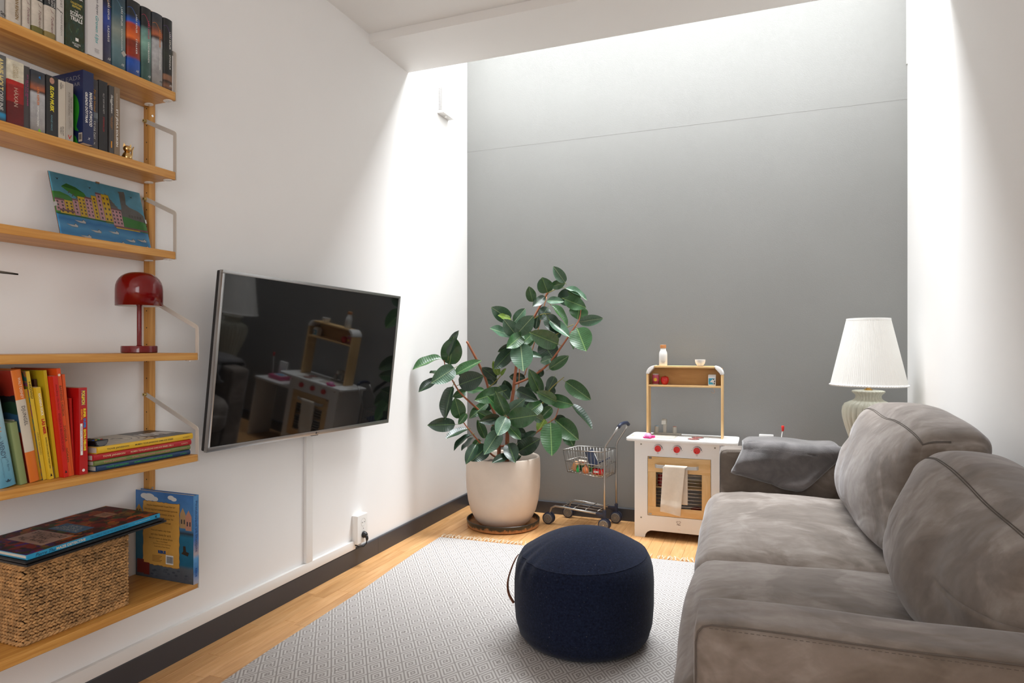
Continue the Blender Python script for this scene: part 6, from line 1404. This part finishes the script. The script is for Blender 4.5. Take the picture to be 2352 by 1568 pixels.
for end in (0, 1):
    n = 70
    for k in range(n):
        x = RWd * (k + 0.5) / n; y0 = 0.0 if end == 0 else -RLn; sg = 1 if end == 0 else -1
        if rg.random() < 0.08: continue
        fr.sphere((x, y0 + sg * 0.004, 0.006), 0.0035, 6, 4)
        for q in range(3):
            dx = rg.uniform(-0.02, 0.02); ln = rg.uniform(0.04, 0.075)
            pts = [(x, y0 + sg * 0.002, 0.005)]
            for i in range(1, 5):
                t = i / 4; pts.append((x + dx * t + rg.uniform(-0.004, 0.004), y0 + sg * ln * t, 0.0045 + rg.uniform(0, 0.004) + 0.004 * math.sin(t * 3)))
            fr.tube(pts, 0.0017, 4)
fr.build('fringe', mat('fringe_cotton', (222, 206, 182), 0.9), rug, smooth='all', kind='stuff', fixn=False)

# ------------------------------------------------------------------ navy pouf
pf = thing('pouf', 'round navy wool beanbag pouf with leather loop on the rug', 'pouf', (-0.662, 2.4786, 0.0078))
m, nt, b = new_mat('navy_felt')
f = noise_tex(nt, coords(nt), 140, 3); base = ramp(nt, f, [(0.3, rgb((17, 22, 37))), (0.7, rgb((29, 37, 60)))])
lint = noise_tex(nt, coords(nt), 260, 1); lf = ramp(nt, lint, [(0.755, (0, 0, 0, 1)), (0.79, (1, 1, 1, 1))])
mx = N(nt, 'ShaderNodeMix', data_type='RGBA'); nt.links.new(lf, mx.inputs[0]); nt.links.new(base, mx.inputs[6]); mx.inputs[7].default_value = rgb((120, 118, 120))
nt.links.new(mx.outputs[2], b.inputs['Base Color']); b.inputs['Roughness'].default_value = 0.95; b.inputs['Specular IOR Level'].default_value = 0.1
b.inputs['Sheen Weight'].default_value = 0.1; b.inputs['Sheen Roughness'].default_value = 0.5
add_bump(nt, b, noise_tex(nt, coords(nt), 420, 3), 0.3, 0.001)
M_felt = m
def pouf_r(z):
    P = [(0.0, 0.218), (0.010, 0.238), (0.035, 0.256), (0.08, 0.268), (0.15, 0.2735), (0.23, 0.2735), (0.275, 0.270), (0.305, 0.2625), (0.325, 0.253), (0.335, 0.246)]
    for i in range(len(P) - 1):
        if P[i][0] <= z <= P[i + 1][0]:
            t = (z - P[i][0]) / (P[i + 1][0] - P[i][0]); t2 = t * t * (3 - 2 * t) * 0.3 + t * 0.7
            return P[i][1] + (P[i + 1][1] - P[i][1]) * t2
    return P[-1][1]
def pfn(u, v):
    a = 2 * math.pi * u
    z = 0.335 * v; r = pouf_r(z)
    w = Vector((math.cos(a) * 2, math.sin(a) * 2, z * 8))
    pk = math.exp(-((a - R(218)) / 0.35) ** 2) * max(0, (v - 0.7) / 0.3)          # gathered corner
    r *= 1 + 0.006 * noise.noise(w) * v - 0.05 * pk * (0.5 + 0.5 * math.sin(a * 22)) + 0.006 * math.sin(a * 46) * max(0, v - 0.86) * 4 * (0.5 + noise.noise(Vector((a * 2, 0, 0))))
    return (r * math.cos(a), r * math.sin(a), z + 0.012 * math.cos(a - R(60)) * v)
MB().grid(pfn, 110, 30, wrap_u=True).build('side_wall', M_felt, pf, smooth='all')
def ptop(u, v):
    a = 2 * math.pi * u; r0 = pouf_r(0.335)
    pk = math.exp(-((a - R(218)) / 0.35) ** 2) * v ** 3
    rr = r0 * v * (1 - 0.05 * pk * (0.5 + 0.5 * math.sin(a * 22)))
    z = 0.335 + 0.088 * (1 - v ** 2.0) + 0.012 * math.cos(a - R(60)) * v
    z += 0.006 * noise.noise(Vector((rr * math.cos(a) * 9, rr * math.sin(a) * 9, 0))) * (1 - v)
    return (rr * math.cos(a), rr * math.sin(a), z)
MB().grid(ptop, 110, 18, wrap_u=True).build('top_panel', M_felt, pf, smooth='all')
MB().tube([pfn(k / 110, 1) for k in range(110)], 0.0013, 6, closed=True).build('seam', M_felt, pf, smooth='all')
MB().lathe([(0.0001, 0.0), (0.218, 0.0)], 60).build('base_panel', M_felt, pf)
M_lea = mat('tan_leather', (122, 74, 48), 0.5)
lp = MB(); ang = R(202)
prs = [(0.256, 0.322), (0.268, 0.303), (0.285, 0.262), (0.297, 0.215), (0.294, 0.170), (0.274, 0.132)]
dn = Vector((math.cos(ang), math.sin(ang), 0)); tn = Vector((-math.sin(ang), math.cos(ang), 0))
vs = []; fs = []
sm = smooth_path([(r, z, 0, 0) for r, z in prs], 5)
for (r, z, _, _) in sm:
    for s in (-1, 1):
        for k in (0, 0.004): vs.append(tuple(dn * (r + k) + (tn * 0.8 + dn * 0.25) * (s * 0.0095) + Vector((0, 0, z))))
for i in range(len(sm) - 1):
    a = i * 4; q = a + 4
    fs += [(a, a + 2, q + 2, q), (a + 1, q + 1, q + 3, a + 3), (a, q, q + 1, a + 1), (a + 2, a + 3, q + 3, q + 2)]
lp.add(vs, fs).build('carry_strap', M_lea, pf, smooth=True)
# ------------------------------------------------------------------ grey-brown suede sofa
m, nt, b = new_mat('brushed_suede')
v = coords(nt, (1, 1, 1))
def fmix(a, k, c):
    n = N(nt, 'ShaderNodeMath', operation='MULTIPLY_ADD'); n.inputs[1].default_value = k; nt.links.new(a, n.inputs[0])
    if isinstance(c, float): n.inputs[2].default_value = c
    else: nt.links.new(c, n.inputs[2])
    return n.outputs[0]
n1 = noise_tex(nt, v, 3.4, 5, 0.55, 0.8); n2 = noise_tex(nt, coords(nt, (3, 7, 4)), 4.0, 4, 0.6, 0.2); n3 = noise_tex(nt, coords(nt, (1.2, 1, 1.4)), 7.0, 6, 0.6, 1.2)
patch = N(nt, 'ShaderNodeMapRange', interpolation_type='SMOOTHSTEP'); patch.inputs['From Min'].default_value = 0.46; patch.inputs['From Max'].default_value = 0.54; nt.links.new(n1, patch.inputs[0])
fac = fmix(patch.outputs[0], 0.26, fmix(n2, 0.45, fmix(n3, 0.55, -0.12)))
nt.links.new(ramp(nt, fac, [(0.25, rgb((103, 92, 82))), (0.45, rgb((119, 108, 98))), (0.6, rgb((130, 119, 110))), (0.8, rgb((153, 144, 136)))]), b.inputs['Base Color'])
b.inputs['Roughness'].default_value = 0.9; b.inputs['Specular IOR Level'].default_value = 0.15
b.inputs['Sheen Weight'].default_value = 0.5; b.inputs['Sheen Roughness'].default_value = 0.5; b.inputs['Sheen Tint'].default_value = (0.9, 0.9, 0.95, 1)
w1 = noise_tex(nt, coords(nt, (2.0, 2.0, 3.2), rot=(0.5, 0.3, 0.2)), 3.0, 2, 0.5, 0.7)
bm_ = N(nt, 'ShaderNodeBump'); bm_.inputs['Strength'].default_value = 0.30; bm_.inputs['Distance'].default_value = 0.035; nt.links.new(w1, bm_.inputs['Height'])
bf = N(nt, 'ShaderNodeBump'); bf.inputs['Strength'].default_value = 0.12; bf.inputs['Distance'].default_value = 0.0008
nt.links.new(noise_tex(nt, v, 260, 3), bf.inputs['Height']); nt.links.new(bm_.outputs[0], bf.inputs['Normal']); nt.links.new(bf.outputs[0], b.inputs['Normal'])
M_suede = m
M_seam = mat('suede_seam', (92, 84, 78), 0.9)
SO = Vector((-0.122, 1.24, 0.0)); SR = R(2.2)
so = thing('sofa', 'long grey-brown suede sofa with loose plump back cushions', 'sofa', tuple(SO), (0, 0, SR))
SL, SD = 2.31, 0.875
def wr(q, p, amp=0.01, fr=5.0, seed=0.0):
    s = Vector((seed, seed * 2, 0))
    return q + Vector((noise.noise(q * fr + s), noise.noise(q * fr + s + Vector((5, 0, 0))), noise.noise(q * fr + s + Vector((0, 7, 0))))) * amp
soft_box((0.42, SL / 2 - 0.004, 0.115), 0.02, (0, 0, 0), 8, None, (0.445, SL / 2, 0.175)).build('base', M_suede, so, smooth='all')
soft_box((0.06, SL / 2 - 0.002, 0.37), 0.03, (0.004, 0, 0), 10, lambda q, p: wr(q, p, 0.004), (SD - 0.062, SL / 2, 0.42)).build('back_frame', M_suede, so, smooth='all')
for yc in (0.077, SL - 0.08):
    soft_box((0.405, 0.076, 0.30), 0.022, (0, 0.006, 0.004), 12, lambda q, p: wr(q, p, 0.004, 4), (0.405, yc, 0.34)).build('arm', M_suede, so, smooth='all')
    for sy in (-1,) :       # stitched piping round the arm's end
        y = yc + sy * 0.0725
        pts = [(0.012, y, 0.08), (0.004, y, 0.35), (0.005, y, 0.600), (0.009, y, 0.619), (0.018, y, 0.630), (0.034, y, 0.635)] + [(0.034 + k * 0.06, y, 0.6365 + 0.001 * math.sin(k)) for k in range(1, 13)]
        MB().tube(pts, 0.0016, 6).build('seam', M_seam, so, smooth='all')
        # visible stitches along the top
    st = MB()
    for k in range(70):
        x = 0.03 + k * 0.0102; st.cyl((x, yc - 0.0785, 0.6315), (x + 0.006, yc - 0.0785, 0.6315), 0.0006, n=5)
    st.build('stitching', M_seam, so, kind='stuff', fixn=False)
for k, (y0, y1) in enumerate(((0.152, 1.085), (1.087, 2.152))):
    hy_ = (y1 - y0) / 2 - 0.001
    def df(q, p, k=k):
        q = wr(q, p, 0.012, 3.2, 3.0 + k)
        fx = max(0.0, -p[0])
        q.z -= 0.035 * max(0, -p[0] - 0.55) ** 1.2 * (1 if p[2] > 0 else 0)
        q.z -= 0.014 * abs(p[1]) ** 6 * (p[2] > 0)
        q.z += 0.004 * noise.noise(Vector((q.x * 22, q.y * 6, k * 3.0))) * (p[2] > 0)
        return q
    soft_box((0.365, hy_, 0.125), 0.06, (0.02, 0.0, 0.035), 22, df, (0.31, (y0 + y1) / 2, 0.318)).build('seat_cushion', M_suede, so, smooth='all')
    MB().tube([(0.31 - 0.352, y0 + 0.02 + t * (y1 - y0 - 0.04), 0.238 + 0.003 * math.sin(t * 9)) for t in [i / 12 for i in range(13)]], 0.0025, 6).build('seam', M_seam, so, smooth='all')
CU = [(1.100, 2.135, 0.440, 0.890, 0.535, 0.0), (0.165, 1.082, 0.430, 0.818, 0.525, 4.0)]
CR = 0.055
for (y0, y1, z0, z1, xf, sd) in CU:
    hy_ = (y1 - y0) / 2; hz_ = (z1 - z0) / 2; hx_ = 0.108
    def df(q, p, sd=sd, hz_=hz_, hy_=hy_):
        t = (q.z + hz_) / (2 * hz_)
        q.x *= 1.15 - 0.18 * t                               # fat below, slimmer at the top
        q.x += 0.062 * t                                     # leans on the back frame
        if p[0] < 0:
            q.x -= 0.045 * math.sin(math.pi * min(1, max(0, t)) ** 0.75) * (1 - p[1] ** 4)
            q.x += 0.018 * noise.noise(Vector((q.y * 3.4 + sd, q.z * 5, 1.0))) * (1 - abs(p[2]) ** 6)
            a_ = q.y * 3.2 - q.z * 5.5 + sd + 1.4 * noise.noise(Vector((q.y * 2.5, q.z * 3, sd)))
            q.x += 0.018 * max(0.0, math.sin(a_ * 2.4)) ** 3 * (1 - p[2] ** 2) * (1 - p[1] ** 4)      # slack folds
            b__ = q.z * 26 + 2.2 * math.sin(q.y * 4 + sd)
            q.x += 0.010 * max(0.0, math.sin(b__)) ** 2 * max(0, 0.35 - t) / 0.35                        # creases near the seat
        if p[2] > 0:
            q.z += 0.022 * noise.noise(Vector((q.y * 2.4 + sd, q.x * 3, 5.0))) - 0.022 * abs(p[1]) ** 5
            q.z += (0.016 if sd == 0 else 0.0) * max(0, p[0] + 1) * 0.5 + (0.030 * p[1] if sd else 0.0)
        return wr(q, p, 0.009, 4.0, sd)
    def cpt(p, df=df, hx_=hx_, hy_=hy_, hz_=hz_, xf=xf, y0=y0, y1=y1, z0=z0, z1=z1):
        hh_ = (hx_, hy_ - 0.004, hz_)
        q = Vector((p[0] * hh_[0], p[1] * hh_[1], p[2] * hh_[2]))
        inn = Vector([max(-(hh_[j] - CR), min(hh_[j] - CR, q[j])) for j in range(3)])
        d_ = q - inn; q = inn + (d_.normalized() * CR if d_.length > 1e-9 else d_)
        kk = [(1 - p[j] ** 2) for j in range(3)]
        q.x += p[0] * 0.060 * kk[1] * kk[2]; q.y += p[1] * 0.022 * kk[0] * kk[2]; q.z += p[2] * 0.022 * kk[0] * kk[1]
        return df(q, p) + Vector((xf + 0.135, (y0 + y1) / 2, (z0 + z1) / 2))
    cu = soft_box((hx_, hy_ - 0.004, hz_), CR, (0.060, 0.022, 0.022), 34, df, (xf + 0.135, (y0 + y1) / 2, (z0 + z1) / 2))
    cu.build('back_cushion', M_suede, so, smooth='all')
    # double stitched seam round the front edge of the top panel
    for off in (0.0, 0.028):
        path = [(-1.0, -1.0 + 2.0 * i / 60, 1.0 - off) for i in range(61)]
        path = [(-1.0 + 0.9 * (10 - i) / 10, -1.0, 1.0 - off) for i in range(10)] + path + [(-1.0 + 0.9 * i / 10, 1.0, 1.0 - off) for i in range(1, 11)]
        MB().tube([tuple(cpt(p) + Vector((-0.0006, 0, 0.0004))) for p in path], 0.0014, 5).build('seam', M_seam, so, smooth='all')
for x in (0.08, 0.80):
    for y in (0.08, SL - 0.08):
        MB().cyl((x, y, 0.0), (x, y, 0.062), 0.022, 0.026, n=20).build('foot', M_dark, so, smooth=True)

# ------------------------------------------------------------------ blanket over the far arm
m, nt, b = new_mat('grey_fleece')
f = noise_tex(nt, coords(nt), 7, 4, 0.6, 0.8)
nt.links.new(ramp(nt, f, [(0.3, rgb((84, 82, 82))), (0.7, rgb((120, 116, 116)))]), b.inputs['Base Color'])
b.inputs['Roughness'].default_value = 1.0; b.inputs['Specular IOR Level'].default_value = 0.05; b.inputs['Sheen Weight'].default_value = 0.6; b.inputs['Sheen Roughness'].default_value = 0.4
add_bump(nt, b, noise_tex(nt, coords(nt), 330, 3), 0.5, 0.003)
bl = thing('throw_blanket', 'folded dark grey fleece blanket draped over the far sofa arm', 'blanket', tuple(SO + Matrix.Rotation(SR, 3, 'Z') @ Vector((0.30, 2.23, 0.0))), (0, 0, SR))
yI, yO, zT = -0.080, 0.080, 0.646
def blk(u, v):
    # v 0: back hem, 0.25..0.45 top, 1: front hem
    th = 0.034
    if v < 0.2: y = yO + th + 0.004; z = 0.56 + (zT - 0.56) * v / 0.2; t = 0
    elif v < 0.28:
        a = (v - 0.2) / 0.08 * math.pi / 2; y = yO + 0.004 + th * math.cos(a); z = zT + th * math.sin(a); t = 0
    elif v < 0.42: y = yO + 0.004 + (yI - yO - 0.008) * (v - 0.28) / 0.14; z = zT + th; t = 0
    elif v < 0.52:
        a = (v - 0.42) / 0.10 * math.pi / 2; y = yI - 0.004 - th * math.sin(a); z = zT + th * math.cos(a); t = 0.0
    else:
        t = (v - 0.52) / 0.48
        zb = 0.532 + (0.462 - 0.532) * min(1, u / 0.95)
        y = yI - th - 0.004 - 0.010 * math.sin(t * 2.6); z = zT + (zb - zT) * t
    xl = -0.185 - 0.055 * t; xr = 0.255 - 0.185 * t ** 1.1
    x = xl + (xr - xl) * u
    nrm = noise.noise(Vector((x * 5 + 2, v * 3.2 + u, 0.0))) * 0.016 + noise.noise(Vector((x * 13, v * 8, 3.0))) * 0.005
    fold = 0.014 * math.sin(u * 6.0 + v * 9.5 + 2 * noise.noise(Vector((u * 3, v * 3, 1)))) * (0.3 + t) + 0.006 * math.sin(u * 17 - v * 11) * t
    if v >= 0.42: y -= max(-0.012, nrm + fold); 
    if v < 0.55: z += 0.5 * max(-0.012, nrm) + 0.006 * math.sin(u * 6)
    e = min(u, 1 - u) * 12
    if e < 1:
        k = (1 - e) ** 2 * 0.022
        if v > 0.45: y += k
        elif v > 0.2: z -= k
        else: y -= k
    if v > 0.96: y += 0.018 * ((v - 0.96) / 0.04) ** 2
    return (x, y, z)
bo = MB(); bo.grid(blk, 54, 74)
o = bo.build('fleece', m, bl, smooth='all')
md = o.modifiers.new('thick', 'SOLIDIFY'); md.thickness = 0.016; md.offset = 0.0

# ------------------------------------------------------------------ corner table and ribbed table lamp
M_tab = mat('side_table_white', (226, 224, 220), 0.45)
TX, TY = 0.535, 3.965
tb = thing('side_table', 'small round white side table carrying the lamp in the corner', 'table', (TX, TY, 0.0005))
MB().lathe([(0.0001, 0.43), (0.185, 0.43), (0.19, 0.435), (0.19, 0.445), (0.185, 0.45), (0.0001, 0.45)], 48).build('top', M_tab, tb, smooth=True)
for k in range(3):
    a = R(90 + 120 * k); MB().cyl((0.13 * math.cos(a), 0.13 * math.sin(a), 0.43), (0.17 * math.cos(a), 0.17 * math.sin(a), 0.0), 0.014, 0.011, n=14).build('leg', M_birch, tb, smooth=True)
lm = thing('table_lamp', 'pale sage ribbed ceramic table lamp with white pleated shade', 'lamp', (TX, TY, 0.4510))
M_cer = mat('sage_ceramic', (204, 203, 187), 0.38, coat=0.2)
nr = 26
def rib(a, z):
    k = 0.08 * min(1, max(0, z) / 0.05)
    return 1 + k * (abs(math.sin(a * nr / 2)) ** 0.8 - 0.5)
prof = [(0.0001, 0), (0.066, 0.0), (0.072, 0.006), (0.07, 0.018), (0.058, 0.03), (0.056, 0.045), (0.062, 0.09), (0.076, 0.15), (0.095, 0.215), (0.112, 0.27), (0.1225, 0.315), (0.1255, 0.345), (0.1225, 0.372), (0.112, 0.392), (0.092, 0.402), (0.074, 0.410), (0.063, 0.420), (0.060, 0.432), (0.064, 0.443), (0.073, 0.450), (0.078, 0.456), (0.0765, 0.462), (0.066, 0.465), (0.0001, 0.466)]
MB().lathe(prof, nr * 8, rib=rib).build('ribbed_base', M_cer, lm, smooth='all')
M_br2 = mat('polished_brass', (212, 176, 110), 0.22, 1.0)
MB().lathe([(0.021, 0.466), (0.021, 0.471), (0.013, 0.475), (0.013, 0.486), (0.017, 0.489), (0.017, 0.497), (0.0001, 0.498)], 24).build('brass_neck', M_br2, lm, smooth=True)
MB().lathe([(0.012, 0.498), (0.012, 0.55), (0.0001, 0.55)], 18).build('socket', M_pad, lm, smooth=True)
MB().sphere((0, 0, 0.60), (0.03, 0.03, 0.045), 18, 12).build('bulb', M_white, lm, smooth='all')
m, nt, b = new_mat('shade_fabric')
b.inputs['Base Color'].default_value = rgb((244, 243, 240)); b.inputs['Roughness'].default_value = 0.9; b.inputs['Specular IOR Level'].default_value = 0.1
tl = N(nt, 'ShaderNodeBsdfTranslucent'); tl.inputs['Color'].default_value = rgb((244, 240, 232)); mx = N(nt, 'ShaderNodeMixShader'); mx.inputs[0].default_value = 0.30
nt.links.new(b.outputs[0], mx.inputs[1]); nt.links.new(tl.outputs[0], mx.inputs[2]); nt.links.new(mx.outputs[0], nt.nodes['Material Output'].inputs['Surface'])
M_shade = m
npl = 110
def pleat(a, z): return 1 + 0.006 * math.sin(a * npl)
zb, zt2, rb_, rt_ = 0.490, 0.853, 0.187, 0.106
MB().lathe([(rb_ + (rt_ - rb_) * k / 6, zb + (zt2 - zb) * k / 6) for k in range(7)], npl * 4, rib=pleat).build('pleated_shade', M_shade, lm, smooth='all')
for r_, z in ((rb_ + 0.001, zb + 0.004), (rt_ + 0.0012, zt2 - 0.004)):
    MB().lathe([(r_ - 0.002, z - 0.006), (r_ + 0.0016, z - 0.0055), (r_ + 0.0016 - 0.0012 * (1 if z < 0.6 else 1), z + 0.0055), (r_ - 0.003, z + 0.006)], 90).build('shade_trim', M_white, lm, smooth=True)
tw_ = MB(); pts = []
for st in (0, 1):
    pts = [((rb_ + 0.003 + 0.0016 * math.cos(k * 0.9 + st * math.pi)) * math.cos(2 * math.pi * k / 300), (rb_ + 0.003 + 0.0016 * math.cos(k * 0.9 + st * math.pi)) * math.sin(2 * math.pi * k / 300), zb + 0.004 + 0.0022 * math.sin(k * 0.9 + st * math.pi)) for k in range(300)]
    tw_.tube(pts, 0.0019, 5, closed=True)
tw_.build('braid', M_white, lm, smooth='all')
sp2 = MB()
for k in range(3):
    a = k * 2 * math.pi / 3; sp2.tube([(0, 0, zt2 - 0.02), (rt_ * 0.98 * math.cos(a), rt_ * 0.98 * math.sin(a), zt2 - 0.004)], 0.0015, 6)
sp2.tube([(0, 0, 0.55), (0, 0, zt2 - 0.02)], 0.0025, 6)
sp2.build('shade_carrier', M_br2, lm)
